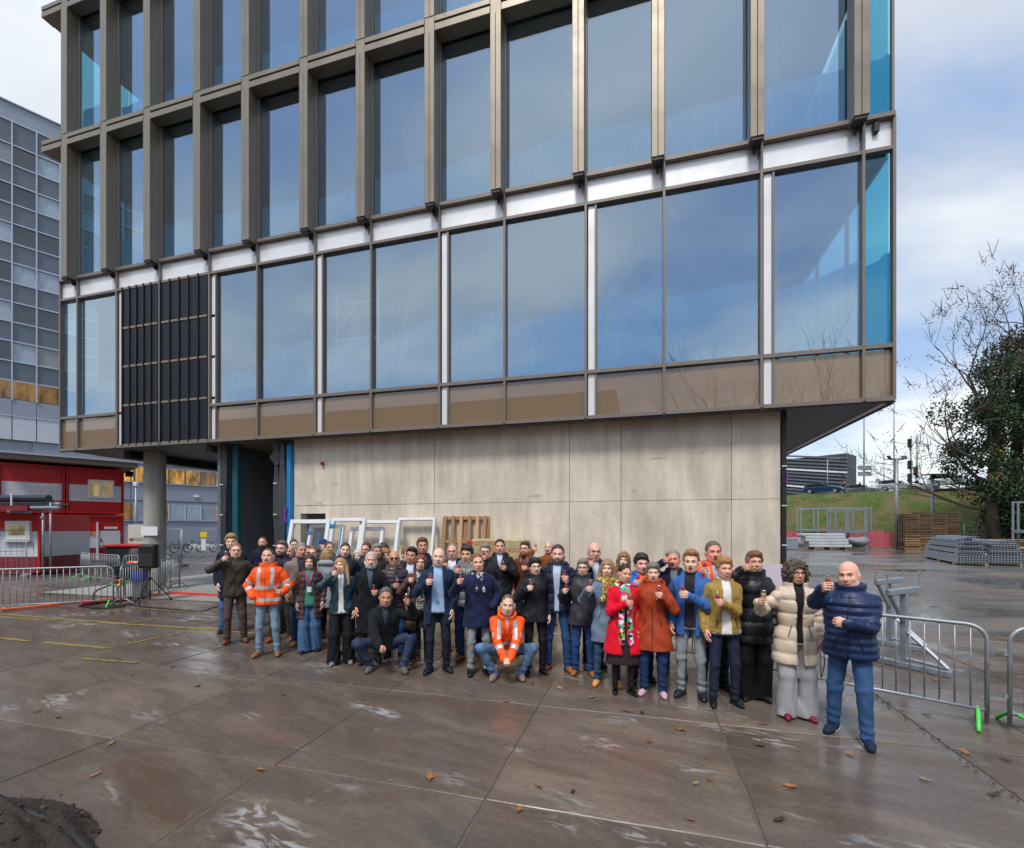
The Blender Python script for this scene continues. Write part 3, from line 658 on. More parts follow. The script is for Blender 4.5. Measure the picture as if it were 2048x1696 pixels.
def head(fem, smile, lod, fat=0.0):
    key = (fem, smile, lod, fat)
    if key in HEADS: return HEADS[key]
    F = head_field(fem, .0062 if lod == 0 else .0088, fat); V, Q = F.mesh(); e = MB()
    def arc(x0, x1, z0, zm, r, mi, off, n=7, taper=True):
        pts = []; rs = []
        for k in range(n):
            t = k / (n - 1); x = x0 + (x1 - x0) * t; z = z0 + zm * 4 * t * (1 - t); pts.append((x, surf_y(F, x, z) + off, z)); rs.append(r * (0.45 + .55 * math.sin(math.pi * t)) if taper else r)
        e.tube(pts, rs, 6, mi)
    hw = .0285 if smile else .023; dz = -.0095 if smile else -.0015
    arc(-hw, hw, -.0555, dz * .7 + .0018, .0040, 1, -.0006); arc(-hw, hw, -.0575, dz - .0075, .0052 if fem else .0046, 1, -.0004)
    if smile: arc(-hw * .78, hw * .78, -.0565, dz * .85 - .0022, .0044, 2, -.0010)
    else: arc(-hw, hw, -.0565, dz - .001, .0016, 6, -.0022)
    for sx in (-1, 1):
        arc(sx * .013, sx * .050, .0225, .006, .0042 if not fem else .0030, 3, .0012)         # brow
        c = Vector((sx * .031, surf_y(F, sx * .031, .004) + .0065, .004))
        e.lathe([(.0, -.0095), (.007, -.0075), (.0105, -.003), (.0112, 0), (.0105, .003), (.007, .0075), (0, .0095)], 10, c, 4)
        e.tube([c + Vector((0, -.0085, 0)), c + Vector((0, -.0122, 0))], [.0056, .0048], 8, 5)
        e.tube([c + Vector((sx * (-.0125 + .025 * t), -.0085 - .0042 * math.sin(math.pi * t), .0035 + .0042 * math.sin(math.pi * t))) for t in (0, .25, .5, .75, 1)], .0019 if fem else .0015, 5, 6)   # lid line
        e.tube([c + Vector((sx * (-.0125 + .025 * t), -.0075 - .004 * math.sin(math.pi * t), .0068 + .0055 * math.sin(math.pi * t))) for t in (0, .25, .5, .75, 1)], .0042, 5, 0)     # upper lid
        e.tube([c + Vector((sx * (-.0125 + .025 * t), -.0070 - .0035 * math.sin(math.pi * t), -.0060 - .004 * math.sin(math.pi * t))) for t in (0, .25, .5, .75, 1)], .0038, 5, 0)
    HEADS[key] = (V, Q, e); return HEADS[key]
# ---- hair templates in head space
def lump(X, Y, Z, a, s): return a * np.sin(s * X + 2 * np.sin(s * .7 * Y)) * np.sin(s * Z + 1.7 * np.sin(s * .6 * X)) + a * .7 * np.sin(1.7 * s * Y + 2 * np.sin(s * Z))
HAIR = {}
def hair(style, lod):
    key = (style, lod)
    if key in HAIR: return HAIR[key]
    h = .0068 if lod == 0 else .009
    lowz = {'long': -.34, 'bob': -.16, 'curly': -.19, 'wavy': -.22, 'longback': -.36}.get(style, -.11)
    F = Field((-.16, -.14, lowz), (.16, .19, .17), h); X, Y, Z = F.xyz((slice(None),) * 3)
    q = lambda c, r: (np.sqrt(((X - c[0]) / r[0]) ** 2 + ((Y - c[1]) / r[1]) ** 2 + ((Z - c[2]) / r[2]) ** 2) - 1) * min(r)
    t = {'short': .010, 'crop': .005, 'reced': .008, 'fringe': .007, 'full': .018, 'messy': .022, 'tied': .006, 'pixie': .018, 'beanie': .014}.get(style, .016)
    d = q((0, .014, .030), (.076 + t * .8, .097 + t, .089 + t * 1.15))
    ys = [-.12, -.075, -.045, -.015, .02, .06, .12]
    zl = {'reced': [.11, .100, .080, .030, .0, -.05, -.075], 'crop': [.092, .086, .068, -.002, -.028, -.05, -.07], 'tied': [.092, .086, .056, .012, .0, -.055, -.08], 'pixie': [.062, .056, .036, -.022, -.04, -.07, -.085], 'messy': [.062, .056, .040, -.015, -.03, -.07, -.085]}.get(style, [.086, .080, .060, -.014, -.032, -.06, -.08])
    line = np.interp(Y, ys, zl).astype(f32)
    if style in ('short', 'crop', 'reced', 'full', 'messy', 'tied', 'pixie'):
        jag = .007 * np.sin(210 * X + 40 * Z) + .005 * np.sin(140 * Y + 90 * X)
        up = np.clip((Z - line + jag) / (.030 if style != 'crop' else .05), 0, 1); up = up * up * (3 - 2 * up)
        te = t * (-.25 + 1.25 * up)
        d = (np.sqrt((X / (.076 + te * .75)) ** 2 + ((Y - .014) / (.097 + te)) ** 2 + ((Z - .030) / (.089 + te * 1.2)) ** 2) - 1) * .076
        d = d + (t * .16) * np.sin(230 * X + 5 * np.sin(30 * Y)) * np.sin(60 * Y + 3 * np.sin(50 * Z)) + lump(X, Y, Z, t * .14, 70)
        if style in ('full', 'messy', 'pixie'): d = np.minimum(d, _smin(d, q((.010, -.030, .098), (.058, .056, .034)) + lump(X, Y, Z, .004, 120), .02))
        d = np.maximum(d, (line - .012 - Z - jag) * .8)
        ear = q((0, .008, -.02), (.2, .022, .026)); d = np.maximum(d, -ear)
        if style == 'tied': d = _smin(d, q((0, .118, .01), (.032, .030, .034)), .01)
    elif style == 'fringe':
        ring = np.maximum(Z - .045 + (Y < -.02) * .2, line - Z + .0); d = np.maximum(d, ring); d = np.maximum(d, -q((0, .008, -.02), (.2, .020, .024)))
    elif style == 'beanie':
        d = q((0, .014, .034), (.089, .108, .100)); d = np.maximum(d, np.interp(Y, [-.12, .12], [.052, .01]).astype(f32) - Z); d = d - .006 * (Z < np.interp(Y, [-.12, .12], [.078, .036]).astype(f32))
    else:
        vol = {'bob': (.103, .112, .125), 'wavy': (.108, .118, .135), 'curly': (.128, .125, .142), 'long': (.098, .114, .126), 'longback': (.100, .114, .126)}[style]
        d = q((0, .012, .010 if style != 'curly' else -.004), vol); d = np.minimum(d, q((0, .010, .036), (.082, .102, .094)))
        if style in ('long', 'longback', 'wavy'):
            low = -.30 if style != 'wavy' else -.17
            for sx in (-1, 1):
                d = _smin(d, capf((sx * .080, .01, -.03), (sx * .095, -.045 if style != 'longback' else .03, low), .040, .026)(X, Y, Z), .03)
                d = _smin(d, capf((sx * .04, .07, -.03), (sx * .05, .10, low), .055, .04)(X, Y, Z), .03)
        a_ = {'curly': .012, 'wavy': .006}.get(style, .0035)
        d = d + (lump(X, Y, Z, a_, 75) if style in ('curly', 'wavy') else a_ * np.sin(130 * X + 3 * np.sin(18 * Z)) * np.cos(90 * Y + 2 * np.sin(14 * Z)))
        # the face opening
        fw = .058 if style != 'curly' else .056
        face = np.maximum(np.abs(X) - fw - np.clip((Z - .02) * -.1, 0, .02), np.maximum(Y + .010, Z - .066 + 6 * X * X)); face = np.maximum(face, -.045 - Y - 0 + (Z > .03) * (Z - .03) * 0 - 1); d = np.maximum(d, -face)
        d = np.maximum(d, -np.maximum(np.abs(X) - .066, np.maximum(Y - .045, Z + .085)) if style not in ('longback',) else d)
        d = np.maximum(d, lowz + .02 + .012 * np.sin(70 * X + 40 * Y) - Z)
    F.f = d.astype(f32) + np.zeros(tuple(F.n), f32); V, Q = F.mesh(); HAIR[key] = mk_mesh('hair', V, Q, mat('hair', (.1, .06, .03), .6)); return HAIR[key]
def beard_mesh(lod, full=True):
    key = ('beard', lod, full)
    if key in HAIR: return HAIR[key]
    B = head_field(False, .0072 if lod == 0 else .010); X, Y, Z = B.xyz((slice(None),) * 3)
    t = .007 if full else .0035; B.f = B.f - t + lump(X, Y, Z, .0018, 190).astype(f32)
    reg = np.maximum(Z - np.interp(Y, [-.12, -.06, -.02, .03], [-.047, -.050, -.035, .005]).astype(f32), Y - .012); reg = np.maximum(reg, -.135 - Z)
    mo = (np.sqrt((X / .027) ** 2 + ((Z + .060) / .0125) ** 2) - 1) * .012; mo = np.maximum(mo, Y + .05)
    nose = np.maximum(np.abs(X) - .02, np.maximum(Y + .104, -.046 - Z))
    B.f = np.maximum(np.maximum(B.f, reg.astype(f32)), -mo.astype(f32)); V, Q = B.mesh(); e = MB()
    e.tube([(-.028, -.078, -.062), (-.016, -.098, -.049), (0, -.104, -.045), (.016, -.098, -.049), (.028, -.078, -.062)], [.003, .0055, .005, .0055, .003], 6)
    HAIR[key] = mk_mesh('beard', V, Q, mat('hair', (.1, .06, .03), .6), extra=e); return HAIR[key]
def eyewear_mesh(sung):
    key = ('eyewear', sung)
    if key in HAIR: return HAIR[key]
    m = MB()
    for sx in (-1, 1):
        pts = [(sx * .031 + .021 * math.cos(a), -.104 - .004 * math.cos(a) * 0, .002 + .0165 * math.sin(a)) for a in [2 * math.pi * k / 14 for k in range(15)]]
        m.tube(pts, .0021, 5); m.tube([(sx * .051, -.103, .007), (sx * .077, -.03, .006), (sx * .083, .02, .002)], .0018, 5)
        if sung: m.add(pts[:14], [tuple(range(14))], 1)
    m.tube([(-.010, -.105, .006), (0, -.107, .008), (.010, -.105, .006)], .0019, 5)
    HAIR[key] = m.mesh('eyewear', [mat('dark eyewear frame', (.02, .015, .013), .35), mat('tinted lens', (.03, .015, .008), .08)], True); return HAIR[key]
# ---- hands: wrist at origin, fingers along +Z, palm towards -Y, thumb on +X
HANDS = {}
def hand(kind, lod):
    key = (kind, lod)
    if key in HANDS: return HANDS[key]
    F = Field((-.07, -.11, -.045), (.09, .035, .215), .0047 if lod == 0 else .0066)
    F.cap((0, 0, -.04), (0, 0, .015), .026, .026, 0); F.ell((0, 0, .052), (.043, .017, .052), .02); F.ell((.026, -.008, .036), (.020, .016, .030), .015)
    curl = {'grip': (58, 74, 50), 'relax': (16, 24, 20), 'fist': (80, 95, 60)}[kind]
    for i, (x, l, z) in enumerate(((-.033, .062, .086), (-.0115, .078, .094), (.0115, .082, .096), (.033, .074, .090))):
        p = np.array((x, -.002, z)); a = 0; r = .0090 if i else .0080
        for sgi, fr in enumerate((.46, .30, .24)):
            a += R(curl[sgi] * (1 + (.12 if i == 0 else 0))); d = np.array((x * .10, -math.sin(a), math.cos(a))); q_ = p + d * l * fr * 1.05
            F.cap(p, q_, r, r * .93, .004 if sgi == 0 else .003); p = q_; r *= .93
    th = {'grip': [(.030, -.006, .024), (.050, -.030, .048), (.044, -.058, .066), (.026, -.072, .078)], 'relax': [(.030, -.004, .022), (.052, -.016, .050), (.056, -.024, .082), (.052, -.030, .104)], 'fist': [(.030, -.006, .024), (.046, -.030, .052), (.036, -.046, .074), (.014, -.050, .082)]}[kind]
    for k in range(3): F.cap(th[k], th[k + 1], (.0135, .0112, .0102)[k], (.0112, .0102, .0088)[k], .006)
    HANDS[key] = F.mesh(); return HANDS[key]
# ---- shoes: toes towards -Y, origin under the ankle
SHOES = {}
def shoe(kind):
    if kind in SHOES: return SHOES[kind]
    top = {'boot': .30, 'ankle': .17, 'shoe': .085, 'sneaker': .095, 'pump': .05}[kind]
    F = Field((-.07, -.24, -.004), (.07, .11, top + .03), .0085)
    wd = .045 if kind != 'pump' else .038
    F.cap((0, .035, .040), (.004, -.10, .036), .042 if kind != 'pump' else .034, wd, 0); F.cap((.004, -.10, .034), (.002, -.165, .028), wd, .034 if kind in ('sneaker', 'boot') else .028, .02)
    if kind != 'pump': F.cap((0, .012, .06), (0, .014, top - .01), .046, .048 if kind != 'boot' else .058, .03)
    F.cut(lambda X, Y, Z: .004 - Z + 0 * X + 0 * Y); F.cut(lambda X, Y, Z: Z - top + 0 * X + 0 * Y)
    if kind == 'pump': F.cut(lambda X, Y, Z: -(np.maximum(np.maximum(.03 - Z, np.abs(X) - .028), np.maximum(-Y - .105, Y - .03))))
    V, Q = F.mesh(); sole = MB()
    out_ = [(.047 * math.sin(a) * (1.0 if math.cos(a) < 0 else .92), .045 * 1 - .0 - (.205 * math.cos(a) if math.cos(a) > 0 else .045 * math.cos(a) * 1.0) - .0) for a in [2 * math.pi * k / 20 for k in range(20)]]
    out_ = [(x, -y + .05 if False else (.04 - .205 * max(0, math.cos(a)) + .048 * max(0, -math.cos(a)))) for (x, y), a in zip(out_, [2 * math.pi * k / 20 for k in range(20)])]
    th = .026 if kind == 'sneaker' else (.012 if kind == 'pump' else .020)
    sole.prism(out_, 0.0, th, 1)
    if kind in ('sneaker',):
        for k in range(4): sole.tube([(-.018, -.055 - .02 * k, .074 - .006 * k), (.020, -.058 - .02 * k, .074 - .006 * k)], .0035, 5, 2)
    SHOES[kind] = (V, Q, sole); return SHOES[kind]
_shm = {}
def shoe_mesh(kind, mu, ms):
    k = (kind, mu.name, ms.name)
    if k not in _shm: V, Q, e = shoe(kind); _shm[k] = mk_mesh('shoe', V, Q, [mu, ms, M_LACE], extra=e)
    return _shm[k]
# ---- cloth materials
def hexc(s): 
    c = [int(s[i:i + 2], 16) / 255 for i in (0, 2, 4)]; return tuple(x / 12.92 if x <= .04045 else ((x + .055) / 1.055) ** 2.4 for x in c)
def cloth(col, kind='wool'):
    nm = kind + ' ' + col; c = hexc(col)
    if kind == 'hair': return mat(nm, c, .55, var=.28, vscale=55, bump=.25, bscale=110, spec=.5, stretch=(1, .5, .3))
    if kind == 'wool': return mat(nm, c, .85, var=.12, vscale=60, bump=.25, bscale=160, spec=.25, sheen=.08)
    if kind == 'puff': return mat(nm, c, .48, var=.06, vscale=8, bump=.22, bscale=28, spec=.4)
    if kind == 'denim': return mat(nm, c, .8, var=.34, vscale=5, bump=.25, bscale=120, spec=.25)
    if kind == 'shell': return mat(nm, c, .62, var=.06, vscale=9, bump=.28, bscale=22, spec=.35)
    if kind == 'leather': return mat(nm, c, .38, var=.18, vscale=14, bump=.2, bscale=40, spec=.5)
    if kind == 'hivis': return mat(nm, c, .6, var=.04, vscale=9, bump=.25, bscale=20, spec=.35)
    return mat(nm, c, .75, var=.06, vscale=20, bump=.12, bscale=80, spec=.3)
M_LACE = mat('pale laces', (.7, .7, .72), .7); M_REFL = mat('silver reflective tape', (.56, .58, .60), .35, .25)
M_EYEW = mat('eye white', (.72, .70, .68), .25); M_IRIS = mat('dark iris', (.035, .028, .022), .2); M_TEETH = mat('teeth', (.72, .68, .62), .3); M_LID = mat('lid line', (.07, .035, .025), .6)
def skin(tone):
    return mat('skin %s' % tone, hexc({'fair': 'ecc0aa', 'pink': 'ebb29c', 'mid': 'deaa8c', 'tan': 'c9967a', 'pale': 'f0cab6', 'red': 'e6a08a'}[tone]), .52, var=.10, vscale=22, spec=.35)
def scarf_pattern(name, cols, scale):
    g = NT(name); p = g.n('ShaderNodeTexCoord').outputs['Object']; v = g.n('ShaderNodeTexVoronoi', {'Vector': p, 'Scale': scale, 'Randomness': 1.0}).outputs['Color']
    sv = g.n('ShaderNodeSeparateColor', {0: v}).outputs[0]; r = g.n('ShaderNodeValToRGB', {0: sv}); r.color_ramp.interpolation = 'CONSTANT'
    el = r.color_ramp.elements
    while len(el) < len(cols): el.new(0.5)
    for i, c in enumerate(cols): el[i].position = i / len(cols); el[i].color = (*hexc(c), 1)
    g.l(r.outputs[0], g.b.inputs['Base Color']); g.b.inputs['Roughness'].default_value = .75; return g.m
# ---- drinking glasses
M_DGLASS = m_glass('drinking glass', (.93, .95, .96), .05, (1, 1, 1)); M_DRINK = mat('red drink', (.55, .03, .03), .08, spec=.6); M_CHAMP = mat('pale sparkling drink', (.72, .48, .16), .08, spec=.6)
_fl = MB(); _fl.lathe([(0, -.102), (.030, -.101), (.031, -.098), (.006, -.094), (.0045, -.085), (.0045, -.045), (.010, -.038), (.020, -.020), (.0255, .015), (.0265, .045), (.0255, .085), (.0248, .085), (.0255, .045), (.0245, .015), (.019, -.018), (.0, -.032)], 16)
FLUTE = _fl.mesh('drinking_glass', M_DGLASS, True)
_dr = MB(); _dr.lathe([(0, -.028), (.0175, -.018), (.0235, .015), (.0245, .038), (0, .0385)], 14); DRINK = _dr.mesh('drink', M_DRINK, True)
_dr2 = MB(); _dr2.lathe([(0, -.028), (.0175, -.018), (.0235, .015), (.0245, .044), (0, .0445)], 14); DRINK2 = _dr2.mesh('drink', M_CHAMP, True)
# ---- the person builder
def ik(S, T, l1, l2, pole):
    S, T, pole = (np.array(a, float) for a in (S, T, pole)); d = T - S; L = np.linalg.norm(d)
    if L > (l1 + l2) * .995: d = d / L * (l1 + l2) * .995; T = S + d; L = np.linalg.norm(d)
    u = d / L; a = (l1 * l1 - l2 * l2 + L * L) / (2 * L); h = math.sqrt(max(l1 * l1 - a * a, 1e-6)); p = pole - u * (pole @ u); p /= max(np.linalg.norm(p), 1e-6)
    return S + u * a + p * h, T
def nrm(a): a = np.array(a, float); return a / max(np.linalg.norm(a), 1e-9)
TZ = [.40, .60, .80, .90, 1.00, 1.08, 1.20, 1.32, 1.40, 1.455, 1.50, 1.54]
TM_ = ([.175, .172, .168, .172, .160, .154, .162, .178, .172, .128, .080, .062], [.125, .125, .120, .120, .112, .108, .118, .124, .114, .090, .068, .060])
TF_ = ([.185, .182, .178, .180, .155, .134, .141, .155, .150, .112, .068, .054], [.128, .128, .122, .122, .106, .099, .112, .126, .108, .082, .060, .054])
def make_person(p):
    vt, u = p['vt'], p['u']
    Y = p['Y'] if 'Y' in p else (CH * F_ / (p['vf'] - CY)) if 'vf' in p else (CH - p['H']) * F_ / (vt - CY)
    crouch = p.get('crouch'); H = p['H'] if (crouch or 'H' in p) else CH - (vt - CY) * Y / F_
    X = (u - CX) / F_ * Y; s = H / 1.75; fem = p.get('sex') == 'f'; lod = 0 if Y < 7.7 else 1
    rr = random.Random(int(u * 7 + vt)); yaw = -math.atan2(X, Y) * .8 + R(p['yaw'] if 'yaw' in p else (0 if p.get('crouch') else rr.uniform(-14, 14)))
    org = Vector((X, Y, 0)); Rz = Matrix.Rotation(yaw, 3, 'Z')
    def loc(u_, v_, dY):       # a photographed point, dY in front of the person, in the person's own frame
        w = P(u_, v_, Y - dY) - org; w.rotate(Matrix.Rotation(-yaw, 3, 'Z')); return np.array(w) / s
    bulk = p.get('bulk', 1.0); ph = rr.uniform(0, 6)
    sw = (.150 if fem else .172) * (.6 + .4 * bulk)
    # --- skeleton
    sp0 = np.array((0, 0, .95)); st = p.get('stance', rr.uniform(.085, .125)); lean = p.get('lean', 0)
    fy = p.get('fy', (rr.uniform(-.05, .05), rr.uniform(-.05, .05)))
    hips = [np.array((-.088, 0, .90)), np.array((.088, 0, .90))]
    ank = [np.array((-st, fy[0], .085)), np.array((st, fy[1], .085))]; toes = [R(-p.get('toe', 14)), R(p.get('toe', 14))]
    tilt = 0.0; dz = 0.0
    if crouch == 'squat':
        dz = -.60; hips = [np.array((-.09, .14, .33)), np.array((.09, .14, .33))]; ank = [np.array((-.17, -.05, .085)), np.array((.17, -.05, .085))]; tilt = R(24)
    if crouch == 'kneel':
        dz = -.60; hips = [np.array((-.09, .12, .36)), np.array((.09, .12, .36))]; ank = [np.array((-.20, -.02, .085)), np.array((.24, -.16, .085))]; tilt = R(16)
    Mx = np.array(Matrix.Rotation(tilt, 3, 'X')) if tilt else np.eye(3)
    piv0 = np.array((0, 0, .92)); piv1 = np.array((0, .12, .34)) if crouch else piv0
    def T(a): return Mx @ (np.array(a, float) - piv0) + piv1           # torso frame -> body frame
    kn = []
    for k in (0, 1):
        sx = -1 if k == 0 else 1
        pole = (sx * (.9 if crouch else .18), -1, .55 if crouch == 'squat' else (.25 if crouch else 0))
        l1, l2 = (.425, .42) if crouch else (.413, .409); K, A = ik(hips[k], ank[k], l1, l2, pole); kn.append(K); ank[k] = A
    sh = [T((-sw, .008, 1.395)), T((sw, .008, 1.395))]
    arms = []; glass_at = None; grip = [None, None]
    for k, key in enumerate(('aR', 'aL')):
        sx = -1 if k == 0 else 1; a = p.get(key, 'down'); kind = 'relax'
        if isinstance(a, tuple) and a[0] in ('glass', 'hand', 'cglass'):
            g_ = loc(a[1], a[2], a[3] if len(a) > 3 else .30)
            d = g_ - sh[k]; L = np.linalg.norm(d)
            if L > .58: g_ = sh[k] + d / L * .58
            if L < .25: g_ = g_ + np.array((0, -.12, 0))
            hd = nrm(((g_ - sh[k])[0] * .6 - sx * .25 * (1 if abs(g_[0]) < .3 else .2), -.55 + .3 * (g_ - sh[k])[1], .25 + .45 * (g_ - sh[k])[2]))
            if a[0] == 'hand': hd = nrm((-.7 * sx, -.6, .1))
            xh = nrm(np.array((0, 0, 1)) - hd * hd[2]); yh = np.cross(hd, xh)      # thumb up; right hand's palm faces the body centre
            if k == 0: yh = -yh
            # palm direction is -yh; for the right hand (x<0) it must point to +x
            Mh = np.stack([xh, yh, hd], 1)
            if (-(yh))[0] * sx > 0: Mh[:, 1] *= -1
            wrist = g_ - Mh @ np.array((0, -.036, .080)); kind = 'grip' if a[0] != 'hand' else 'fist'; pole = (sx * .75, .35, -1.0)
            E, Wp = ik(sh[k], wrist, .285, .255, pole); 
            if a[0] != 'hand': glass_at = (Wp + Mh @ np.array((.050, -.036, .078)), a[0])
        elif a == 'pocket':
            wrist = T((sx * (.19 + .02 * bulk), -.10, 1.0)); E, Wp = ik(sh[k], wrist, .285, .255, (sx, .9, 0)); Mh = np.stack([nrm((-sx * .3, -.8, 0)), nrm((sx, -.2, 0)), np.array((-sx * .2, -.1, -.97))], 1)
        elif isinstance(a, tuple):       # ('at', x, y, z) in the body frame
            wrist = np.array(a[1:4]); E, Wp = ik(sh[k], wrist, .285, .255, (sx, .4, -.4)); hd = nrm(Wp - E); xh = nrm(np.array((0, 0, 1)) - hd * hd[2]); yh = np.cross(hd, xh); Mh = np.stack([xh, yh, hd], 1); kind = 'fist'
            if (-(yh))[0] * sx > 0: Mh[:, 1] *= -1
        else:
            wrist = T((sx * (.222 + .05 * (bulk - 1) + .01 * rr.uniform(0, 1)), -.045, .905)); E, Wp = ik(sh[k], wrist, .285, .255, (sx * .5, 1, 0)); hd = nrm(Wp - E); xh = nrm(np.array((-sx * .25, -1, 0)) - hd * (np.array((-sx * .25, -1, 0)) @ hd)); yh = np.cross(hd, xh); Mh = np.stack([xh, yh, hd], 1)
            if (-(yh))[0] * sx > 0: Mh[:, 1] *= -1
        arms.append((sh[k], E, Wp, Mh, kind))
    # --- torso loft
    tab = TF_ if fem else TM_; belly = p.get('belly', 0.0)
    def loft(o, zlo, zhi, disp=None, flare=0.0, wmul=1.0):
        A_ = np.array(tab[0]) * bulk * wmul; D_ = np.array(tab[1]) * bulk + belly * np.array([0, 0, .3, .7, 1, 1, .8, .3, 0, 0, 0, 0])
        A_[-3:] = np.array(tab[0])[-3:] * (.7 + .3 * bulk); D_[-3:] = np.array(tab[1])[-3:] * (.7 + .3 * bulk)
        def fn(X, Y_, Z):
            x, y, z = X - piv1[0], Y_ - piv1[1], Z - piv1[2]
            if tilt: y, z = Mx[1, 1] * y + Mx[2, 1] * z, Mx[1, 2] * y + Mx[2, 2] * z
            z = z + piv0[2]; z = z + 0 * x + 0 * y; x = x + 0 * z; y = y + 0 * z
            a = np.interp(z, TZ, A_).astype(f32) + o; d_ = np.interp(z, TZ, D_).astype(f32) + o
            if flare: e_ = flare * np.clip(.95 - z, 0, 1); a = a + e_; d_ = d_ + e_ * .8
            q = ((np.abs(x) / a) ** 2.3 + (np.abs(y) / d_) ** 2.3) ** (1 / 2.3); f = (q - 1) * np.minimum(a, d_)
            if disp is not None: f = f + disp(x, y, z)
            return np.maximum(np.maximum(f, (zlo - z)), (z - zhi) * .7)
        return fn
    def tcoord(X, Y_, Z):
        x, y, z = X - piv1[0], Y_ - piv1[1], Z - piv1[2]
        if tilt: y, z = Mx[1, 1] * y + Mx[2, 1] * z, Mx[1, 2] * y + Mx[2, 2] * z
        return x, y, z + piv0[2]
    big = (np.array((-.75, -.75, -.02)), np.array((.75, .55, 2.05)))
    pts = np.array([q for a in arms for q in (a[0], a[1], a[2])] + [T((.3, .25, .9)), T((-.3, -.25, 1.55))] + ank + kn)
    lo, hi = pts.min(0) - .17, pts.max(0) + .17; lo[2] = max(lo[2], -.01); hi[2] = max(hi[2], T((0, 0, 1.58))[2])
    obj_root = None
    # --- body (skin)
    B = Field(lo, hi, .026); B.add(loft(-.006, .90, 1.53), *big, k=0)
    for (S_, E, Wp, Mh, kind) in arms: B.cap(S_, E, .045, .038, .03); B.cap(E, Wp, .038, .026, .02)
    for k in (0, 1): B.cap(hips[k] + np.array((0, 0, -.03)), kn[k], .056, .030, .01); B.cap(kn[k], ank[k], .030, .028, .01)
    V, Q = B.mesh(); smile = p.get('smile', 1); hV, hQ, hE = head(fem, bool(smile), lod, p.get('fat', 0.0))
    hs = p.get('hs', 1.0) * (.97 if fem else 1.02) * 1.09
    Mhd = Matrix.Rotation(R(p.get('hyaw', rr.uniform(-6, 6))), 3, 'Z') @ Matrix.Rotation(R(p.get('hpitch', rr.uniform(-3, 4))), 3, 'X') @ Matrix.Rotation(R(p.get('hroll', rr.uniform(-5, 5))), 3, 'Y')
    nk0 = T((0, .01, 1.535)); Mn = np.array(Mhd); hc = nk0 + Mn @ np.array((0, -.022, .100 * hs)) ; Hm = Mn * hs
    V = np.concatenate([V, hV @ Hm.T + hc]); Q = np.concatenate([Q, hQ + len(V) - len(hV)])
    ex = MB(); ex.v = [tuple(Hm @ np.array(v) + hc) for v in hE.v]; ex.f = list(hE.f); ex.m = list(hE.m)
    for k, (S_, E, Wp, Mh, kind) in enumerate(arms):
        if p.get(('aR', 'aL')[k]) == 'pocket': continue
        gV, gQ = hand(kind, lod); b0 = len(V); v2 = (gV * (.93 if fem else 1.0) * 1.02) @ Mh.T + Wp; q2 = gQ + b0
        if np.linalg.det(Mh) < 0: q2 = q2[:, ::-1]
        V = np.concatenate([V, v2]); Q = np.concatenate([Q, q2])
    hcol = cloth(p.get('hc', '5a4030'), 'wool') if p.get('hair') != 'none' or p.get('beard') else cloth('7a6a5a', 'wool')
    lipc = mat('lips %s' % fem, hexc('a8443f' if fem else 'a85f50'), .45)
    me = mk_mesh('person', V * s, Q, [skin(p.get('skin', 'fair')), lipc, M_TEETH, hcol, M_EYEW, M_IRIS, M_LID], extra=None)
    ex.v = [tuple(np.array(v) * s) for v in ex.v]
    if True:
        bpy.data.meshes.remove(me); me = mk_mesh('person', V * s, Q, [skin(p.get('skin', 'fair')), lipc, M_TEETH, hcol, M_EYEW, M_IRIS, M_LID], extra=ex)
    root = bpy.data.objects.new('person', me); COL.objects.link(root); root.location = org + Vector((0, 0, p.get('z', 0.0))); root.rotation_euler = (0, 0, yaw)
    tag(root, p['label'], 'person', 'people toasting in front of the building' if 'Y' not in p else None)
    def child(name, mesh, mtx=None, m_over=None, par=None):
        o = bpy.data.objects.new(name, mesh); link(o, par or root)
        if mtx is not None: o.matrix_local = mtx
        if m_over is not None:
            for i, mm in enumerate(m_over):
                o.material_slots[i].link = 'OBJECT'; o.material_slots[i].material = mm
        return o
    # --- hair, beard, eyewear
    HM = Matrix(((Hm * s)).tolist()).to_4x4(); HM.translation = Vector(hc * s)
    if p.get('hair', 'short') not in ('none',): child('hair' if p['hair'] != 'beanie' else 'beanie', hair(p.get('hair', 'short'), lod), HM, [cloth(p.get('hc', '5a4030'), 'hair' if p['hair'] != 'beanie' else 'wool')])
    if p.get('beard'): child('beard', beard_mesh(lod, p['beard'] == 'full'), HM, [cloth(p.get('bc', p.get('hc', '5a4030')), 'hair')])
    if p.get('specs'): child('eyewear', eyewear_mesh(p['specs'] == 'sun'), HM)
    hC = .0135 if lod == 0 else .019
    # --- trousers or skirt
    fit = p.get('fit', 'reg'); tc_ = p.get('legs', '20242e'); tk = p.get('lk', 'cloth')
    if True:
        zt = ank[0][2] - .05
        r_ = {'reg': (.090, .064, .057), 'slim': (.086, .058, .048), 'wide': (.094, .090, .112), 'skirt': (.06, .05, .038)}[fit]
        Lb = Field(np.minimum(lo, [-.34, -.45, -.01]), np.array((max(hi[0], .34), .36, T((0, 0, 1.05))[2] + .03)), hC)
        dsp = lambda t, X, Y_, Z: wr(X, Y_, Z, .0032, .8, ph) + .006 * np.sin(75 * Z + 14 * X + ph) * np.exp(-((Z - .14) / .10) ** 2) + .004 * np.sin(60 * Z - 20 * X) * np.exp(-((Z - .50) / .06) ** 2)
        if fit == 'wide': dsp = lambda t, X, Y_, Z: .007 * np.sin(58 * X + 40 * Y_ + 4 * np.sin(5 * Z + ph)) * np.clip(1.0 - Z, 0, 1) + wr(X, Y_, Z, .0015, .6, ph)
        bw = .6 + .4 * bulk
        Lb.add(loft(.006, .84 if not crouch else .86, 1.03), *big, k=0)
